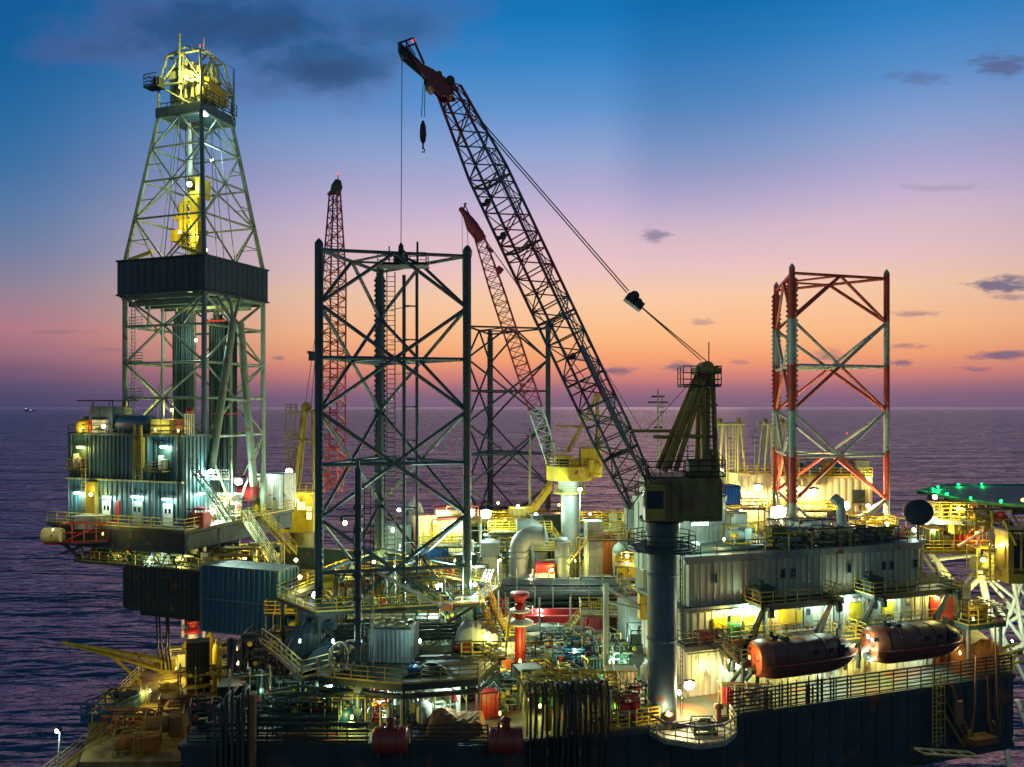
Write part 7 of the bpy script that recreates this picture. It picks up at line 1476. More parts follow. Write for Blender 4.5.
 (282, 24, 63, 1.8, 1.4, 1.8, 'dgrn', 'dyel', 1, 'cabinet', 'cabinet', 'dark green cabinet at the left end below the zigzag walkway'),
 (325, 24, 66, 2.2, 1.6, 2.4, 'grey', 'dark', 1, 'cabinet', 'cabinet', 'grey cabinet in the lit recess behind the green pump'),
 (478, 24, 70, 2.4, 1.8, 2.4, 'grn', 'dyel', 0, 'machine', 'machine', 'grey green machine under the landing of the yellow stairs'),
 (462, 27.6, 66.5, 1.6, 1.3, 1.1, 'dred', 'dark', 0, 'pump', 'pump', 'dark red pump at the right end of the raised working platform'),
 (729, 24, 64.6, .9, .7, 1.6, 'red', 'dred', 1, 'cabinet', 'cabinet', 'small red cabinet against the lit lower wall right of the big crane column'),
 (876, 33.6, 84.5, 3, 2, 2.4, 'pyel', 'yel', 0, 'machine', 'machine', 'pale yellow machine at the right foot of the banded leg'),
 (893, 33.6, 83, 2, 1.6, 1.5, 'red', 'dred', 0, 'pump', 'pump', 'red pump near the right foot of the banded leg'),
 (860, 33.6, 88, 3, 2, 2.0, 'red', 'dred', 4, 'basket', 'basket', 'red basket inside the foot of the banded leg'),
 (905, 33.4, 80, 2, 1.6, 1.4, 'yel', 'pyel', 1, 'cabinet', 'cabinet', 'yellow cabinet behind the satellite dish'),
 (735, 30, 99, 4, 2.5, 5.5, 'lgreen', 'yel', 1, 'cabin', 'cabin', 'pale green cabin at the foot of the left gantry frame'),
 (752, 30, 96, 2.4, 2, 4.5, 'pyel', 'yel', 1, 'cabin', 'cabin', 'pale yellow cabin between the two gantry frames'),
]
for (px, z, Y, wd, dp, h, mt, fr, k, nm, ct, lb) in U: skid_unit(nm, lb, ct, V(P(px, 0, Y).x, Y, z), wd, dp, h, mt, fr, R(random.choice((18, 12, 18, 20, 0))), k)
# raised decks carrying some of those
t = thing('raised_deck', 'raised machinery deck behind the accommodation block at the foot of the banded leg', 'platform', V(34, 92, 33)); m = MB(); m.prism([(P(715, 0, 94).x, 94), (P(900, 0, 80).x, 79), (P(925, 0, 84).x, 84), (P(880, 0, 104).x, 95), (P(735, 0, 96).x, 95.6)], 33.1, 33.5); m.build('deck_plate', 'deck', t)
m = MB(); m.rail([(P(872, 0, 82).x, 82, 33.5), (P(900, 0, 79.2).x, 79.2, 33.5), (P(925, 0, 84).x, 84, 33.5)], 1.1, .05, 1.1); m.build('railing', 'yel', t); 
for p, y in ((898, 80.5), (921, 84.5), (740, 95)): m = MB(); m.bar((P(p, 0, y).x, y, 24), (P(p, 0, y).x, y, 33.1), .25); m.build('column', 'grey', t)
t = thing('raised_deck', 'raised pale deck under the two gantry frames', 'platform', V(28, 102, 29.5)); m = MB(); m.prism([(P(700, 0, 96).x, 95.8), (P(737, 0, 96).x, 95.8), (P(737, 0, 106).x, 106), (P(700, 0, 106).x, 106)], 29.6, 30); m.build('deck_plate', 'deck', t); m = MB(); m.rail([(P(700, 0, 96).x, 95.8, 30), (P(737, 0, 96).x, 95.8, 30)], 1.1, .05, 1.1); m.build('railing', 'yel', t)
# red lift column
t = thing('lift_column', 'red round column with pale collars and flared top in the middle deck', 'column', V(P(519, 0, 73).x, 73, 24)); x = P(520, 0, 73).x; m = MB(); m.bar((x, 73, 24), (x, 73, 30.0), .48, n=16); m.lathe(V(x, 73, 30.0), [(.3, 0), (.62, .6), (.85, .7), (.85, 1.05), (.6, 1.1), (.02, 1.1)], 16); m.build('post', 'red', t); m = MB(); m.lathe(V(x, 73, 28.2), [(.45, 0), (1.25, .05), (1.3, .2), (.5, .5)], 10); m.lathe(V(x, 73, 29.3), [(.45, 0), (.95, .05), (1.0, .2), (.4, .3)], 10); m.build('collar', 'white', t)
# crane rest post with diagonals
t = thing('boom_rest', 'grey green post with diagonal brace left of the big crane column', 'post', V(P(606, 0, 70).x, 70, 24)); x = P(606, 0, 70).x; m = MB(); m.bar((x, 70, 24), (x, 70, P(0, 584, 70).z), .26, n=10); m.build('post', 'lgreen', t); m = MB(); m.bar(P(608, 588, 70), P(640, 606, 71), .14); m.bar(P(608, 602, 70), P(640, 609, 71), .12); m.build('brace', 'lgreen', t); m = MB(); m.ob(P(640, 620, 71), V(1.4, 0), V(0, 1.4), Z(2.2)); m.rail([P(640, 608, 71), P(654, 608, 71)], 1.0, .05, .7); m.build('platform', 'yel', t)
stair('steep bright yellow stairs right of the nearest leg going down from its gallery', P(489, 597, 70), P(508, 640, 67), 1.1, 'yel', 'dark', V(-1, .4))
t = thing('stair_landing', 'yellow railed landing at the foot of the steep yellow stairs', 'platform', P(485, 655, 66)); m = MB(); z = P(0, 655, 66).z; m.ob((P(462, 0, 66).x, 65.3, z-.2), V(3.6, 0), V(0, 2), Z(.2)); m.build('floor', 'dark', t); m = MB(); m.rail([(P(462, 0, 66).x, 65.3, z), (P(462, 0, 66).x+3.6, 65.3, z), (P(510, 0, 68).x, 67.4, z+2)], 1.3, .06, .9); m.build('railing', 'yel', t)
stair('pale grey stairs going down to the right below the yellow landing', P(464, 668, 65), P(498, 715, 62), 1.2, 'grey', 'grey', V(.5, 1))
t = thing('gate', 'yellow railing gate on the hull edge left of the crane foot platform', 'gate', V(9, 60, 24)); m = MB(); m.rail([(P(607, 0, 59.5).x, 59.6, 24), (P(630, 0, 59.5).x, 59.9, 24)], 1.25, .06, .9, 3); m.rail([(P(636, 0, 60.5).x, 60.2, 24), (P(660, 0, 60.5).x, 60.8, 24)], 1.25, .06, .9, 3); m.build('frame', 'yel', t); m = MB(); m.tube([P(610, 690, 61), P(610, 712, 61), P(613, 716, 60.8), P(655, 708, 61.2), P(662, 712, 61.2)], .14, 8); m.build('pipe', 'grey', t)
single('green_deck_plate', 'bright green painted deck area left of the big crane column', 'deck plate', 'green', lambda m: m.prism([(P(590, 0, 62).x, 61.5), (P(648, 0, 62).x, 62.5), (P(650, 0, 78).x, 79), (P(604, 0, 78).x, 79)], 24.006, 24.06))
single('chute', 'pale slanted chute left of the grey hopper', 'chute', 'grey', lambda m: (m.ob(P(622, 682, 68.5), P(636, 648, 74)-P(622, 682, 68.5), V(1.1, -.3), Z(.3)), m.bar(P(622, 686, 68.5), P(630, 668, 70), .1)))
# jib/hoist small parts: drums row, cable trays
for i in range(8):
    q = V(P(494+i*2.6, 0, 80).x, 80+((i*5) % 3), 24); m = MB(); m.lathe(q, [(.02, 0), (.3, 0), (.3, .3), (.33, .32), (.3, .36), (.3, .62), (.33, .65), (.3, .68), (.3, .95), (.02, .95)], 12)
    tag(m.build('oil_drum', 'brightblue'), 'blue steel drum in the loose row behind the mixed cargo right of the yellow stairs', 'drum', 'blue drums on the middle deck')
# pipe runs
runs = [
 ('dark pipes running along the left hull edge under the zigzag walkway', 'dgrn', [P(270, 712, 60), P(300, 706, 60), P(350, 712, 60)], .13, 4, V(0, 0, .5)),
 ('pale pipes crossing the deck below the mixed cargo', 'grey', [V(-1, 74, 24.3), V(6, 76, 24.3), V(9, 80, 24.3)], .12, 5, V(.1, .35, 0)),
 ('grey pipes along the front of the pipe rack', 'grn', [V(-3, 86, 24.3), V(14, 86.3, 24.3)], .16, 4, V(0, -.45, 0)),
 ('white pipes climbing beside the nearest leg right chord', 'white', [P(478, 620, 74), P(480, 585, 76), P(486, 570, 80)], .13, 3, V(.35, 0, 0)),
 ('dark cable tray under the gallery of the nearest leg', 'dark', [V(-19, 67, 29.5), V(-5, 68.5, 29.5), V(-2.4, 72, 29.5)], .15, 5, V(0, .1, -.35)),
 ('yellow pipes behind the bright blue module', 'dyel', [V(-21, 82, 28), V(-18, 78, 28), V(-18, 74, 30)], .16, 4, V(.3, 0, .35)),
 ('grey pipes on the far deck behind the silver ducts', 'grey', [V(-4, 113, 28), V(16, 114, 28), V(18, 112, 24)], .22, 4, V(0, .1, .6)),
]
for lb, mt, pts, r, n, dv in runs:
    m = MB(); [m.tube([p+dv*k for p in pts], r, 8) for k in range(n)]; tag(m.build('pipe_run', mt), lb, 'pipes')

# pipe manifolds: dense pipework standing about the decks
def manifold(label, c, w_, d_, h_, mat, seed, vm='red', r0=.09):
    c = Vector(c); rnd = random.Random(seed); an = R(18) if seed % 2 else 0; ux = V(math.cos(an), math.sin(an)); uy = V(-ux.y, ux.x)
    t = thing('pipe_manifold', label, 'pipework', c); m = MB(); L_ = lambda a, b_, z: c+ux*a+uy*b_+Z(z)
    ys = [(-.5+(k+.5)/5)*d_ for k in range(5)]
    for k in range(9):
        y = rnd.choice(ys); z = rnd.uniform(.2, h_); a = rnd.uniform(-.5, -.1)*w_; b_ = rnd.uniform(.1, .5)*w_; r = r0*rnd.choice((.7, 1, 1.3, 1.9))
        pts = [L_(a, y, z), L_(b_, y, z)]
        if rnd.random() < .6: pts += [L_(b_+.15, y, z-.15), L_(b_+.15, y, 0)]
        if rnd.random() < .5: pts = [L_(a-.1, y+.6, z-.05)]+pts
        m.tube(pts, r, 7)
        q = L_(lerp_(a, b_, rnd.random()), y, z); m.bar(q-ux*.06, q+ux*.06, r*1.9, n=8)
    for k in range(6):
        q = L_(rnd.uniform(-.5, .5)*w_, rnd.choice(ys), 0); m.bar(q, q+Z(rnd.uniform(.5, 1.05)*h_), r0*rnd.choice((.8, 1.2, 2.2)), n=7)
    for k in range(3):
        q = L_(rnd.uniform(-.4, .4)*w_, rnd.choice(ys), rnd.uniform(0, h_*.6)); m.ob(q, ux*rnd.uniform(.4, .9), uy*.5, Z(rnd.uniform(.3, .7)))
    m.build('pipework', mat, t)
    f = MB()
    for a in (-.5, 0, .5):
        for b_ in (-.5, .5): f.bar(L_(a*w_, b_*d_, 0), L_(a*w_, b_*d_, h_), .06, n=4)
        f.bar(L_(a*w_, -.5*d_, h_), L_(a*w_, .5*d_, h_), .06, n=4); f.bar(L_(a*w_, -.5*d_, h_*.5), L_(a*w_, .5*d_, h_*.5), .05, n=4)
    f.bar(L_(-.5*w_, -.5*d_, h_), L_(.5*w_, -.5*d_, h_), .06, n=4); f.build('support_frame', 'dark' if seed % 3 else 'dyel', t)
    for k in range(4):
        q = L_(rnd.uniform(-.45, .45)*w_, -.5*d_+rnd.uniform(0, .4), rnd.uniform(.4, 1)*h_); v = MB(); v.bar(q-uy*.03, q+uy*.03, .2, n=10); v.bar(q, q-uy*.25, .05, n=6); v.build('valve', vm, t)
    return t
for i, (px, z, Y, w_, d_, h_, mt, vm, lb) in enumerate((
 (232, 35.5, 90, 3, 2, 2.2, 'grey', 'red', 'grey pipework on the drill floor between the red winch and the white cabin'),
 (262, 31, 86, 4.5, 3, 2.6, 'grn', 'yel', 'green grey pipework under the long yellow stairs'),
 (240, 31.5, 84, 5, 2.5, 1.8, 'dyel', 'red', 'yellowish pipework at the end of the lit service deck'),
 (296, 24, 80, 4.5, 3, 6.5, 'dyel', 'red', 'yellow lit pipework between the blue module and the nearest leg'),
 (312, 24, 88, 5, 3, 5.5, 'grn', 'yel', 'grey pipework below the yellow crane'),
 (340, 24, 76, 4, 3, 6, 'dgrn', 'yel', 'dark pipework behind the left chord of the nearest leg'),
 (370, 24, 86, 6, 4, 6.5, 'dyel', 'red', 'yellow lit pipework inside the nearest leg, behind its middle chord'),
 (398, 24, 80, 5, 4, 5.5, 'dgrn', 'red', 'dark pipework in the centre of the nearest leg'),
 (425, 24, 78, 5, 3.5, 5.5, 'grn', 'yel', 'green grey pipework under the very bright floodlight'),
 (452, 24, 80, 4, 3.5, 6, 'steel', 'yel', 'blue grey pipework behind the right chord of the nearest leg'),
 (405, 24, 68, 6, 3, 3.2, 'dgrn', 'red', 'dark pipework behind the corrugated container'),
 (440, 24, 66, 5, 3, 3.4, 'grn', 'red', 'pipework below the gallery right of the corrugated container'),
 (470, 24, 66.5, 4, 3, 3.2, 'grey', 'yel', 'grey pipework under the yellow stair landing'),
 (345, 24, 65, 5, 3, 3.2, 'dgrn', 'yel', 'dark pipework behind the two hose reels'),
 (305, 24, 64, 5, 3, 3.0, 'grn', 'yel', 'lit pipework below the zigzag walkway'),
 (280, 24, 66, 5, 3, 2.8, 'grey', 'red', 'grey pipework left below the zigzag walkway'),
 (335, 24, 60.5, 5, 2, 2.4, 'grn', 'red', 'green grey pipework at deck level beside the foreground post'),
 (300, 24, 60, 4, 2, 2.2, 'dgrn', 'yel', 'dark green pipework at the hull edge below the zigzag walkway'),
 (395, 24, 60.5, 4, 2, 2.4, 'grey', 'yel', 'pale pipework under the working platform behind the first drum tank'),
 (432, 24, 62, 5, 2, 2.6, 'white', 'red', 'white lit pipework under the working platform behind the canvas heap'),
 (500, 24, 64, 3, 2, 2.0, 'grn', 'yel', 'green grey pipework at the foot of the pale grey stairs'),
 (553, 24, 66, 4.5, 3, 2.4, 'dyel', 'red', 'yellow pipework just behind the black hoses'),
 (586, 24, 66, 4.5, 3, 2.6, 'grn', 'yel', 'green grey pipework behind the last black hoses'),
 (530, 24, 77, 3.5, 3, 1.8, 'grey', 'red', 'low grey pipework beside the red lift column'),
 (565, 24, 80, 5, 3, 1.8, 'dgrn', 'yel', 'low dark pipework in front of the red beams'),
 (595, 24, 78, 4, 3, 2.2, 'grey', 'red', 'grey pipework left of the boom rest'),
 (618, 24, 74, 4, 3, 2.4, 'grn', 'yel', 'green grey pipework at the foot of the hopper'),
 (640, 24, 64, 3, 2, 2.0, 'grey', 'red', 'pale pipework at the left foot of the big crane column'),
 (625, 24, 90, 5, 3, 3.4, 'grn', 'red', 'grey pipework behind the boom rest'),
 (560, 24, 108, 6, 3, 3.5, 'dyel', 'red', 'yellowish pipework between the silver ducts and stacks'),
 (600, 24, 100, 5, 3, 3.0, 'grey', 'yel', 'grey pipework at the foot of the square silver stack'),
 (495, 24, 108, 6, 3, 6.0, 'dgrn', 'yel', 'dark pipework behind the ventilation unit'),
 (530, 24, 128, 9, 3, 7.5, 'dyel', 'yel', 'yellow pipework along the pipe bridge by the second leg'),
 (600, 24, 128, 9, 3, 7.0, 'grn', 'yel', 'green grey pipework below the pipe bridge'),
 (470, 24, 118, 6, 3, 8.0, 'grey', 'yel', 'tall grey pipework left of the second leg'),
 (410, 24, 124, 8, 3, 7.0, 'pyel', 'red', 'pale yellow pipework on the far deck seen through the nearest leg'),
 (375, 24, 124, 6, 3, 6.0, 'grn', 'yel', 'green grey pipework on the far deck behind the middle chord'),
 (880, 33.5, 86, 4, 3, 2.6, 'pyel', 'red', 'pale yellow pipework beside the foot of the banded leg'),
 (905, 33.5, 83, 3, 2, 2.0, 'white', 'red', 'white pipework behind the satellite dish'),
 (830, 35.7, 71.5, 6, 1.8, 1.6, 'pyel', 'red', 'pale yellow pipework on the block roof around the gooseneck vent'),
 (785, 35.7, 69.5, 4, 2, 1.5, 'grn', 'yel', 'green grey pipework on the block roof near the dark crate'),
 (870, 35.7, 73, 5, 1.6, 1.4, 'grey', 'yel', 'grey pipework at the end of the block roof'),
 (940, 32.5, 88.6, 5, 2, 2.6, 'dyel', 'red', 'yellow pipework under the helideck walkway'),
 (968, 32.5, 88.6, 4, 2, 2.6, 'pyel', 'red', 'pale yellow pipework at the outer end of the lit deck'),
 (980, 35.0, 84, 4, 2, 2.4, 'dyel', 'yel', 'yellow pipework between the walkway and the crane cabin'),
 (200, 18, 84, 4, 3, 2.8, 'dyel', 'yel', 'dull yellow pipework at the foot of the black box module'),
 (215, 18, 92, 5, 3, 3.0, 'pyel', 'red', 'pale pipework at the inner end of the wellhead platform'),
 (182, 18, 79, 4, 2, 1.6, 'tan', 'red', 'rusty pipework in the middle of the wellhead platform'),
 (360, 31.5, 70, 4, 2, 2.0, 'dyel', 'red', 'yellow pipework on the front gallery of the nearest leg'),
 (420, 31.5, 71.5, 4, 1.6, 1.6, 'grn', 'yel', 'grey pipework on the gallery below the very bright floodlight'),
 (465, 24, 88, 5, 3, 7.0, 'grn', 'red', 'tall green grey pipework right behind the nearest leg right chord'),
 (488, 24, 86, 4, 3, 4.5, 'dyel', 'red', 'dull yellow pipework at the foot of the ventilation unit'),
 (508, 24, 82, 3, 2, 2.4, 'red', 'yel', 'red pipework left of the red lift column'),
 (548, 24, 77, 4, 2, 1.7, 'white', 'red', 'low white pipework between the tanks of the middle deck'),
 (575, 24, 73, 4, 2, 1.8, 'brightblue', 'red', 'blue pipework in front of the blue based basket'),
 (600, 24, 62, 3, 1.6, 1.9, 'dyel', 'red', 'dull yellow pipework at the hull edge right of the black hoses'),
 (610, 24, 86, 4, 2, 3.0, 'dyel', 'red', 'dull yellow pipework behind the boom rest brace'),
 (580, 24, 116, 6, 3, 5.0, 'white', 'red', 'white pipework on the far deck right of the background crane'),
 (620, 24, 122, 6, 3, 6.5, 'pyel', 'red', 'pale yellow pipework at the right end of the pipe bridge'),
 (322, 24, 96, 5, 3, 5.5, 'pyel', 'red', 'pale yellow pipework right of the yellow crane base'),
 (385, 24, 92, 5, 3, 7.0, 'grey', 'red', 'grey pipework in front of the grey green cabin inside the nearest leg'),
 (250, 24, 62, 3, 2, 3.5, 'dgrn', 'red', 'dark pipework behind the black riser pipes on the hull'),
 (270, 24, 70, 4, 3, 4.5, 'dark', 'yel', 'near black pipework under the bright blue module'),
 (212, 24, 60, 3, 2, 2.0, 'dark', 'red', 'near black pipework at the far left corner of the hull deck'),
 (745, 24, 64.6, 4, 1, 1.8, 'grey', 'yel', 'grey pipework at the foot of the lower cream wall'),
 (815, 35.7, 74, 5, 2, 2.0, 'white', 'red', 'white pipework at the back of the block roof behind the gooseneck vent'),
 (130, 18, 74.5, 5, 2, 1.8, 'copper', 'red', 'rusty orange pipework at the outer edge of the wellhead platform'),
)): manifold(lb, V(P(px, 0, Y).x, Y, z), w_, d_, h_, mt, 20+i, vm)
# small railed platforms at many levels
def deckpiece(label, px, Y, z, w_, d_, zl=24, rm='yel', st=0):
    x = P(px, 0, Y).x; t = thing('access_platform', label, 'platform', V(x, Y, zl)); o = V(x-w_/2, Y-d_/2, z)
    m = MB(); m.ob(o-Z(.2), V(w_, 0), V(0, d_), Z(.2)); m.build('grating', 'dark', t)
    m = MB(); m.rail([o+V(0, d_), o, o+V(w_, 0), o+V(w_, d_), o+V(0, d_)], 1.15, .05, 1.0); m.build('railing', rm, t)
    for a in (.1, w_-.1):
        for b_ in (.1, d_-.1): m = MB(); m.bar(V(o.x+a, o.y+b_, zl), V(o.x+a, o.y+b_, z-.2), .09); m.build('leg', 'grn', t)
    if st:
        m = MB(); a = o+V(w_ if st > 0 else 0, 0); b_ = a+V(st*(z-zl)*.8, 0, zl-z); m.ob(a-Z(.2), b_-a, V(0, .05), Z(.25)); m.ob(a-Z(.2)+V(0, .9), b_-a, V(0, .05), Z(.25)); m.rail([a, b_], 1.0, .04, 1.0, toe=False)
        n = max(3, int((z-zl)/.3)); [m.ob(a.lerp(b_, k/n)+V(-.12, .05), V(.25, 0), V(0, .85), Z(.04)) for k in range(1, n)]; m.build('stairs', rm, t)
for a in (
 ('yellow railed platform above the pale cabin left of the nearest leg', 303, 88, 28.6, 5, 3, 24, 'yel', 1), ('yellow railed platform inside the left bay of the nearest leg', 345, 84, 28.4, 6, 3, 24, 'yel', 1), ('yellow railed platform behind the mud pump in the nearest leg', 420, 92, 29.2, 8, 3, 24, 'yel', -1),
 ('yellow railed platform around the blue containers', 445, 99, 31, 6, 3, 24, 'yel', 0), ('railed platform on the far deck left of the background crane', 520, 113, 30.5, 9, 3, 24, 'yel', 1), ('railed platform just left of the background crane column', 552, 110, 28.5, 5, 3, 24, 'yel', 0),
 ('dull railed platform above the orange container', 610, 105, 30.8, 6, 3, 24, 'dyel', -1), ('railed platform left of the pale green cabin', 635, 98, 28.8, 5, 3, 24, 'yel', 0), ('railed platform over the pumps at the right end of the red beams', 600, 82, 27.0, 4, 2.5, 24, 'dyel', -1),
 ('low yellow railed platform among the mixed cargo', 500, 78, 26.0, 4, 2, 24, 'yel', 1), ('railed platform over the valves behind the black hoses', 560, 62.5, 26.0, 6, 2, 24, 'yel', 0), ('railed platform at the red pump behind the hull edge gate', 600, 63.5, 25.5, 3, 2, 24, 'yel', 0),
 ('railed platform in the lit recess under the raised working platform', 450, 64.5, 26.0, 5, 2, 24, 'dyel', -1), ('dark railed platform behind the corrugated container', 395, 71, 29.4, 8, 2.5, 24, 'dyel', 0), ('railed platform right of the bright blue module', 290, 77, 28.5, 4, 3, 24, 'yel', 1),
 ('railed platform at the hull edge under the zigzag walkway', 300, 58.8, 25.4, 6, 1.6, 24, 'dgrn', 0), ('railed platform beside the foot of the banded leg', 870, 82, 35.8, 4, 2.5, 33.5, 'yel', 0), ('high railed platform in front of the lit cream building', 800, 93.5, 36, 8, 2, 33.5, 'yel', 0), ('railed platform between the gantry frames and the blue fan box', 745, 92, 36.5, 4, 2.5, 30, 'yel', 0)): deckpiece(*a)
# ------------------------------------------------------------------ lamps
fl = flood
fl('bright white floodlight under the crown platform of the derrick', P(205, 113, 90), 900, 'w', (.2, -1, -.5), .42)
fl('white floodlight in the middle of the derrick above the yellow top drive', P(189, 184, 91), 220, 'w', (0, -1, -.2), .3)
bulk('small red beacon on the crown of the derrick', P(200, 45, 91), 15, 'r', .16, 'beacon')
for lb, p, pw, c in (('lamp inside the crown of the derrick beside the sheaves, left', P(187, 78, 89.5), 900, 'y'), ('lamp inside the crown of the derrick beside the yellow fairing, right', P(212, 86, 91), 900, 'y'), ('added fill lamp on a brace halfway up the tapered part of the derrick', P(212, 160, 91), 260, 'w'), ('added fill lamp low in the tapered part of the derrick above the windwall', P(180, 232, 91), 350, 'y'), ('lamp on the lower derrick beside the racked pipes', P(196, 340, 90), 500, 'w'), ('lamp low in the lower derrick above the teal module', P(172, 410, 93), 500, 'y'), ('lamp under the windwall floor of the derrick', P(196, 301, 92), 300, 'y'), ('lamp above the windwall floor of the derrick beside the yellow arm', P(206, 250, 93), 260, 'y')): bulk(lb, p, pw, c, .2)  # fill lamps added inside the tapered part to brighten its members
# module lamps
tl = tube_light
tl('tube light over the far left door opening of the teal module, upper storey', Mo(13.6, -.45, 43.6), 90, A, 'y'); tl('tube light over the right hand opening of the teal module, upper storey', Mo(2.6, .1, 43.8), 140, A, 'w')
tl('tube light at the left end of the teal module, lower storey', Mo(14.0, -.45, 38.6), 160, A, 'w'); tl('tube light above the lit white door of the teal module', Mo(9.9, -.45, 38.3), 130, A, 'w'); tl('tube light above the middle grey door of the teal module', Mo(5.9, -.45, 38.5), 120, A, 'w'); tl('tube light above the right door of the teal module', Mo(1.8, -.45, 38.4), 130, A, 'w')
tl('tube light on the right side wall of the teal module', Mo(-.5, 2.0, 38.8), 200, C, 'w', off=(.4, -.3, -.2))
bulk('yellow lamp on the roof of the teal module beside the grey cabin', Mo(10.6, -.2, 45.9), 70, 'a', .22); bulk('yellow lamp lighting the round tank on the teal module roof', Mo(13.6, -.4, 45.6), 60, 'y', .15); bulk('yellow lamp lighting the container on the teal module roof', Mo(3.2, -.5, 45.7), 70, 'y', .15); bulk('yellow lamp beside the red ball rack on the teal module roof', Mo(.3, -.4, 45.6), 50, 'y', .13)
tl('upright yellow tube light beside the yellow duct of the teal module', Mo(11.3, -.8, 38.6), 130, Z(1), 'y', off=(.3, -.3, 0)) if False else bulk('yellow lamp on the yellow duct of the teal module', Mo(11.5, -1.0, 38.6), 130, 'y', .2)
# drill floor
fl('white floodlight at the foot of the V-frame left strut on the drill floor', P(211, 472, 86), 900, 'w', (.3, -.6, -.7), .35); fl('large white floodlight beside the racked pipes on the drill floor', P(238, 482, 92), 1300, 'w', (.1, -1, -.5), .45); fl('white floodlight behind the red winch unit on the drill floor', P(211, 512, 87), 1300, 'w', (.4, -.8, -.3), .45)
fl('large white floodlight at the right end of the drill floor, highest of the group', P(289, 472, 100), 1300, 'w', (0, -1, -.4), .5); fl('smaller white floodlight left of the highest one at the right end of the drill floor', P(273, 476, 100), 500, 'w', (0, -1, -.3), .32); bulk('small white lamp on the pale cabin at the right end of the drill floor', P(262, 477, 97), 200, 'w', .2)
bulk('yellow lamp on the drill floor railing corner', P(226, 504, 89), 400, 'y', .2); bulk('lamp under the drill floor girders at the left', P(120, 556, 85), 110, 'y', .16); bulk('white lamp in the middle of the lit service deck', P(150, 562, 83.4), 160, 'w', .16); bulk('yellow lamp at the right part of the lit service deck', P(181, 559, 83.4), 200, 'y', .2); bulk('yellow lamp under the long yellow stairs', P(245, 559, 84), 300, 'y', .25); bulk('yellow lamp at the foot of the long yellow stairs', P(296, 560, 84), 260, 'y', .22); bulk('yellow lamp under the drill floor near the stairs head', P(222, 540, 88), 150, 'y', .15)
bulk('warm lamp in the round tank end of the far left basket', P(53, 529, 82.4), 60, 'a', .14); bulk('small lamp beside the far left basket', P(103, 533, 82.6), 60, 'y', .12)
bulk('warm lamp lighting the yellow crane house left of the nearest leg', P(298, 500, 100), 260, 'y', .18)
# around leg 1
for i, (px, py, Y, pw, c, lb) in enumerate(((333, 640, 62, 130, 'w', 'on the working platform beside the hose reels'), (420, 640, 62, 170, 'w', 'on the working platform right of the grey container'), (300, 640, 62.5, 90, 'w', 'beside the blue black tarpaulin heap'), (238, 662, 66, 90, 'a', 'among the slanting beams below the blue module'), (262, 690, 62, 70, 'w', 'on the hull deck beside the black riser pipes'), (352, 716, 58.6, 200, 'y', 'at deck level below the foreground post'), (450, 690, 61, 300, 'w', 'under the working platform above the canvas heap'), (520, 660, 70, 400, 'y', 'at the red lift column'), (575, 650, 73, 400, 'y', 'beside the blue based basket'), (605, 690, 65, 350, 'y', 'at the green deck area edge'), (455, 560, 82, 900, 'y', 'inside the right half of the nearest leg, low'), (350, 575, 78, 700, 'y', 'inside the left half of the nearest leg, low'), (400, 545, 95, 700, 'w', 'on the grey green cabin behind the nearest leg'), (505, 520, 116, 900, 'y', 'on the yellow machinery block of the far deck'), (575, 560, 104, 500, 'y', 'at the foot of the background crane column'), (640, 575, 96, 500, 'y', 'in front of the yellow container by the big crane'), (540, 610, 89, 400, 'w', 'above the red beams'), (488, 640, 66, 300, 'y', 'on the landing of the steep yellow stairs'), (222, 572, 82, 40, 'y', 'above the roof of the bright blue module'), (268, 585, 78, 300, 'y', 'at the right edge of the bright blue module roof'))):
    bulk('small added fill lamp '+lb, P(px, py, Y), pw, c, .13)  # fill lamps added to brighten the dim decks
fl('very bright white floodlight inside the nearest leg facing the camera', P(434, 584, 74), 2600, 'w', (.1, -1, -.3), .62); fl('bright white floodlight left of the foot of the nearest leg', P(317, 596, 69), 1500, 'w', (.1, -1, -.3), .5); fl('left of the two brightest floodlights right of the nearest leg', P(470, 513, 110), 2600, 'w', (0, -1, -.4), .6); fl('right of the two brightest floodlights right of the nearest leg', P(486, 514, 114), 3000, 'w', (0, -1, -.4), .75)
bulk('white lamp at the left gallery corner of the nearest leg', P(345, 523, 96), 400, 'a', .35); bulk('warm lamp seen through the nearest leg beside the grey vessel', P(393, 530, 100), 300, 'w', .25); bulk('small lamp beside the pale cabin seen through the nearest leg', P(399, 510, 110), 300, 'w', .28); bulk('white lamp left of the right chord of the nearest leg', P(444, 531, 100), 400, 'w', .3); bulk('white lamp at the gallery of the nearest leg, right', P(475, 584, 72), 300, 'w', .25)
bulk('yellow lamp on the gallery of the nearest leg, left of its middle chord', P(374, 562, 79), 300, 'y', .25); bulk('yellow lamp on the gallery of the nearest leg, right of its middle chord', P(395, 567, 79), 260, 'y', .22); bulk('yellow lamp under the gallery at the right chord of the nearest leg', P(462, 598, 69), 220, 'y', .16); bulk('orange lamp at the head of the steep yellow stairs', P(484, 600, 68.5), 40, 'o', .1)
bulk('yellow lamp on the lit yellow deck house', P(435, 522, 110), 500, 'y', .25); bulk('orange lamp on the right side of the lit yellow deck house', P(460, 526, 110.5), 500, 'a', .25); bulk('yellow lamp among the machinery right of the bright blue module', P(300, 577, 74), 400, 'y', .25); bulk('yellow lamp on the bridge at the foot of the second leg', P(518, 506, 124), 500, 'y', .3); bulk('white lamp on the far deck at the foot of the second leg', P(536, 515, 119), 900, 'w', .5); bulk('yellow lamp on the pipe bridge near the second leg', P(498, 503, 126), 500, 'y', .3); bulk('orange lamp on the pipe bridge left of the background crane', P(559, 505, 124), 400, 'o', .25)
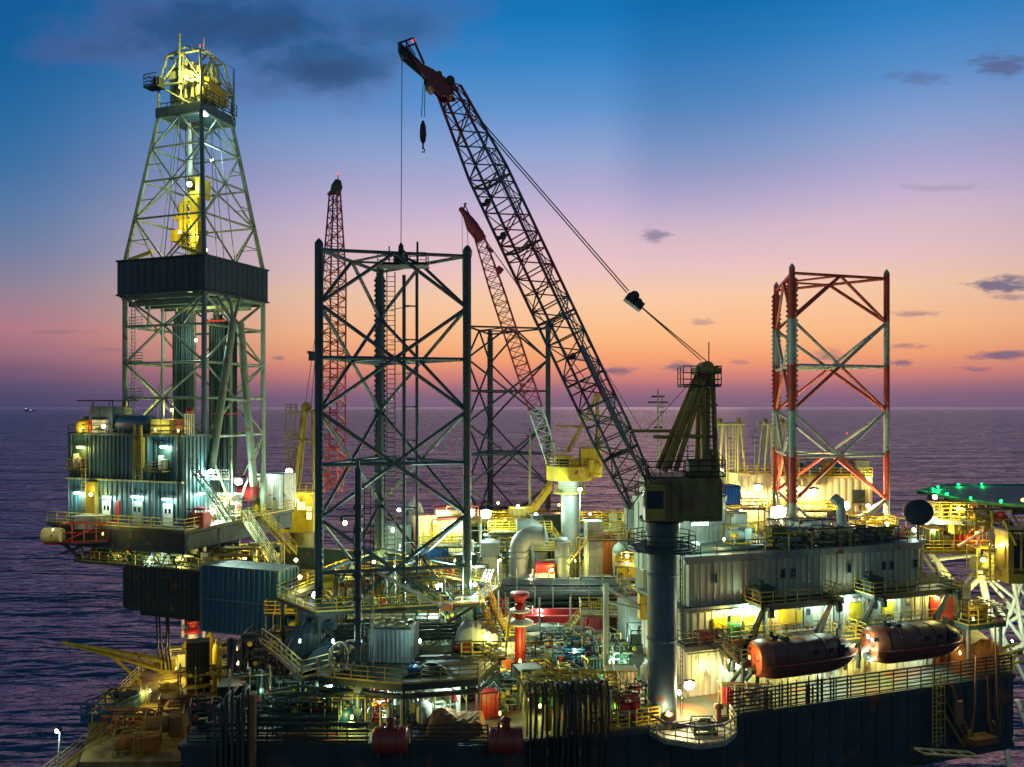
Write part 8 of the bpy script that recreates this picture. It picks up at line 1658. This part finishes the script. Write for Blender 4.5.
bulk('yellow lamp on the pipe bridge right of the background crane column', P(590, 514, 125), 400, 'y', .2); bulk('yellow lamp at the right end of the pipe bridge', P(640, 516, 125), 400, 'y', .2); bulk('lamp between the silver stacks on the middle deck', P(552, 570, 102), 260, 'y', .2); bulk('warm lamp left of the yellow container on the middle deck', P(627, 556, 100), 350, 'a', .35); bulk('lamp above the pipe rack beside the curved silver duct', P(531, 575, 100), 300, 'a', .18)
fl('tall pole floodlight over the middle deck behind the pipe rack', V(9, 106, 37), 3500, 'w', (-.1, -1, -.8), .3, 13); 
# near deck
tl('tube light in the lit recess below the zigzag walkway', P(323, 688, 62.5), 150, (1, .0, .3), 'w', 1.6, off=(0, -.3, -.4)); tl('tube light under the right part of the raised working platform', P(473, 671, 63), 160, (1, 0, 0), 'w', 1.4); bulk('white lamp under the raised working platform', P(382, 696, 62), 260, 'w', .2); bulk('white lamp under the middle of the raised working platform', P(425, 700, 63), 200, 'w', .16); bulk('yellow lamp below the zigzag walkway', P(290, 700, 64), 70, 'y', .14); bulk('white lamp at deck level at the lower left of the hull', P(270, 713, 60), 25, 'w', .14)
bulk('warm lamp behind the dark pipe tower at the lower left', P(247, 646, 72), 60, 'a', .22); bulk('yellow lamp under the canvas heap', P(500, 712, 60), 80, 'y', .13); bulk('yellow lamp behind the black hoses, left', P(540, 705, 62), 160, 'y', .13); bulk('yellow lamp behind the black hoses, right', P(590, 690, 64), 200, 'y', .13); bulk('lamp among the mixed cargo right of the yellow stairs', P(500, 652, 76), 350, 'y', .16); bulk('lamp above the bright green deck area', P(612, 668, 72), 450, 'w', .16); bulk('lamp on the hopper left of the big crane column', P(632, 640, 77), 300, 'w', .14); bulk('lamp at the red beams in front of the pipe rack', P(560, 640, 84), 400, 'a', .14); bulk('lamp left of the boom rest', P(585, 622, 88), 350, 'w', .14)
fl('pole floodlight lighting the mixed cargo from the foot of the nearest leg', V(-1.2, 78, 33), 1500, 'w', (.5, -.6, -.9), .2, 9)
# crane foot and accommodation
fl('very bright warm floodlight on the wall right of the big crane column', P(690, 686, 63), 800, 'a', (.0, -1, -.3), .42); bulk('warm lamp right behind the big crane column', P(679, 692, 63.4), 500, 'a', .22); bulk('small lamp on the lit crane foot platform', P(668, 712, 60.5), 120, 'a', .14)
tl('tube light above the yellow lockers at the left end of the cream block', B(3.0, -.4, 31.0), 130, S, 'y', 1.5); fl('bright white floodlight above the green bin under the cream block', B(5.2, -.5, 31.1), 320, 'w', (0, -1, -.8), .26); tl('tube light under the left lifeboat davit', B(12.2, -.4, 31.0), 130, S, 'w', 1.0); tl('tube light left of the right lifeboat davit', B(15.4, -.4, 31.1), 180, S, 'w', 1.2); tl('tube light under the right lifeboat davit', B(20.3, -.4, 30.9), 130, S, 'w', 1.0); tl('tube light at the right end under the cream block', B(24.9, -.4, 30.8), 130, S, 'y', 1.0); tl('tube light behind the left lifeboat', B(8.2, -.4, 30.9), 130, S, 'y', 1.0)
for i, (s, pw, lb) in enumerate(((1.5, 160, 'first'), (4.2, 200, 'second'), (7.2, 260, 'third'), (10.4, 260, 'fourth'), (13.4, 260, 'fifth'), (16.6, 220, 'sixth'), (20, 220, 'seventh'), (23.4, 180, 'eighth'))): bulk(lb+' wall lamp from the left behind the side fence on the lower cream wall', B(s, -.3, 26.3), pw*(.9 if i < 3 else 1.6), 'w' if i % 3 == 1 else 'y', .12, 'wall_lamp', 'wall lamps behind the side fence')
bulk('small white lamp between the two lifeboats, upper', P(868, 636, 66), 80, 'w', .16); bulk('small white lamp between the two lifeboats, lower', P(871, 660, 67), 60, 'w', .12); fl('warm floodlight hanging in front of the left lifeboat bow', B(14.6, -4.2, 28.6), 160, 'a', (-.8, -.1, -.2), .16); bulk('orange lamp at the left lifeboat stern', B(3.2, -3.6, 28.2), 130, 'o', .12); bulk('lamp inside the orange tarpaulin corner at the right end', P(960, 652, 70.2), 110, 'a', .12)
tl('tube light on the pale green deck house', P(700, 524, 67.2), 420, S, 'w', 1.6, off=(0, -.6, -.2)); bulk('warm lamp at the foot of the pale green deck house', P(724, 539, 68.4), 120, 'a', .18); bulk('cyan white lamp over the pump skid on the block roof', P(768, 526, 72), 200, 'w', .18)
fl('largest warm white floodlight at the foot of the banded leg', P(779, 513, 89), 3600, 'a', (0, -1, -.2), .9); fl('warm floodlight high on the lit cream building', P(813, 492, 93.5), 2600, 'a', (0, -.5, -.9), .6); fl('warm floodlight right of the curved white vent', P(846, 506, 88), 1800, 'a', (0, -1, -.2), .5); fl('warm floodlight at the left corner of the lit cream building', P(758, 488, 95), 1800, 'a', (-.1, -.8, -.6), .5); bulk('warm lamp on the right chord foot of the banded leg', P(868, 506, 84.5), 700, 'a', .35); bulk('warm lamp left of the satellite dish', P(887, 524, 80), 250, 'y', .35); bulk('white lamp below the satellite dish', P(914, 530, 76), 60, 'w', .28); bulk('yellow lamp on the roof of the cream building', P(867, 480, 96), 400, 'y', .25); bulk('small warm lamp at the gantry frames', P(722, 470, 99), 500, 'y', .25); bulk('red beacon on top of the lit cream building mast', P(847, 433, 98), 10, 'r', .12, 'beacon')
bulk('white lamp at the base of the left gantry frame', P(741, 510, 94), 300, 'w', .25)
# right side
bulk('warm lamp on the machine left of the helideck tip', P(935, 497, 91), 350, 'a', .35); bulk('white lamp at the left end of the helideck walkway', P(935, 519, 83.5), 200, 'w', .3); bulk('yellow lamp over the helideck walkway', P(957, 508, 84), 350, 'y', .15); bulk('yellow lamp under the helideck walkway, left', P(932, 531, 87), 250, 'y', .15); bulk('orange lamp under the helideck walkway, right', P(977, 533, 86.5), 260, 'o', .2); bulk('yellow lamp in the lit pipe manifold at the right edge', P(983, 560, 77.6), 400, 'y', .35); bulk('small lamp in the window corner of the crane cabin', P(1011, 556, 73.8), 60, 'w', .1); bulk('yellow lamp lighting the side of the crane cabin', P(996, 545, 73.5), 220, 'y', .13); bulk('orange lamp beyond the helideck edge at the right border', P(1023, 500, 78), 20, 'o', .2)
bulk('lamp low among the white truss tubes', P(985, 600, 88), 1100, 'y', .12); bulk('added fill lamp at the foot of the white truss tubes', P(1012, 640, 87), 900, 'w', .12); bulk('lamp on the railed platform at the right end of the hull', P(973, 618, 70.6), 150, 'y', .12)  # second truss lamp added to brighten the white tubes
# wellhead platform
fl('white lamp on a slim post at the bottom left corner over the gangway', P(56, 732, 68), 160, 'w', (-.2, -.8, -.4), .22, 5.5); bulk('yellow lamp on the wellhead platform by the slim boom foot', P(176, 668, 88), 260, 'y', .15); bulk('yellow lamp over the ochre platform', P(150, 690, 80), 170, 'y', .12); bulk('warm lamp beside the pale conductor pipe', P(197, 645, 87), 260, 'a', .15); bulk('orange lamp under the wellhead platform edge', P(140, 745, 74), 50, 'o', .12); bulk('yellow lamp at the lower right of the wellhead platform', P(170, 728, 75), 50, 'y', .12)
# antenna mast on cream building
mast('short mast with a red beacon on the roof of the lit cream building', 847, 436, 98, 39.6, .1)
# ship far out on the horizon
t = thing('distant_ship', 'tiny ship with lights far away on the horizon at the left edge', 'ship', V(-5430, 9000, 0)); X0, Y0 = -5455, 9000
m = MB(); m.ob((X0-30, Y0, 0), V(110, 0), V(0, 18), Z(9)); m.ob((X0-20, Y0+2, 9), V(18, 0), V(0, 14), Z(16)); m.ob((X0+70, Y0+2, 9), V(6, 0), V(0, 8), Z(6)); m.build('hull', 'dark', t)
for dx, z in ((-12, 30), (40, 14)):
    m = MB(); m.lathe(V(X0+dx, Y0-1, z), [(.1, -5), (4, -3), (5, 0), (4, 3), (.1, 5)], 8); m.build('lamp', 'gwc', t)
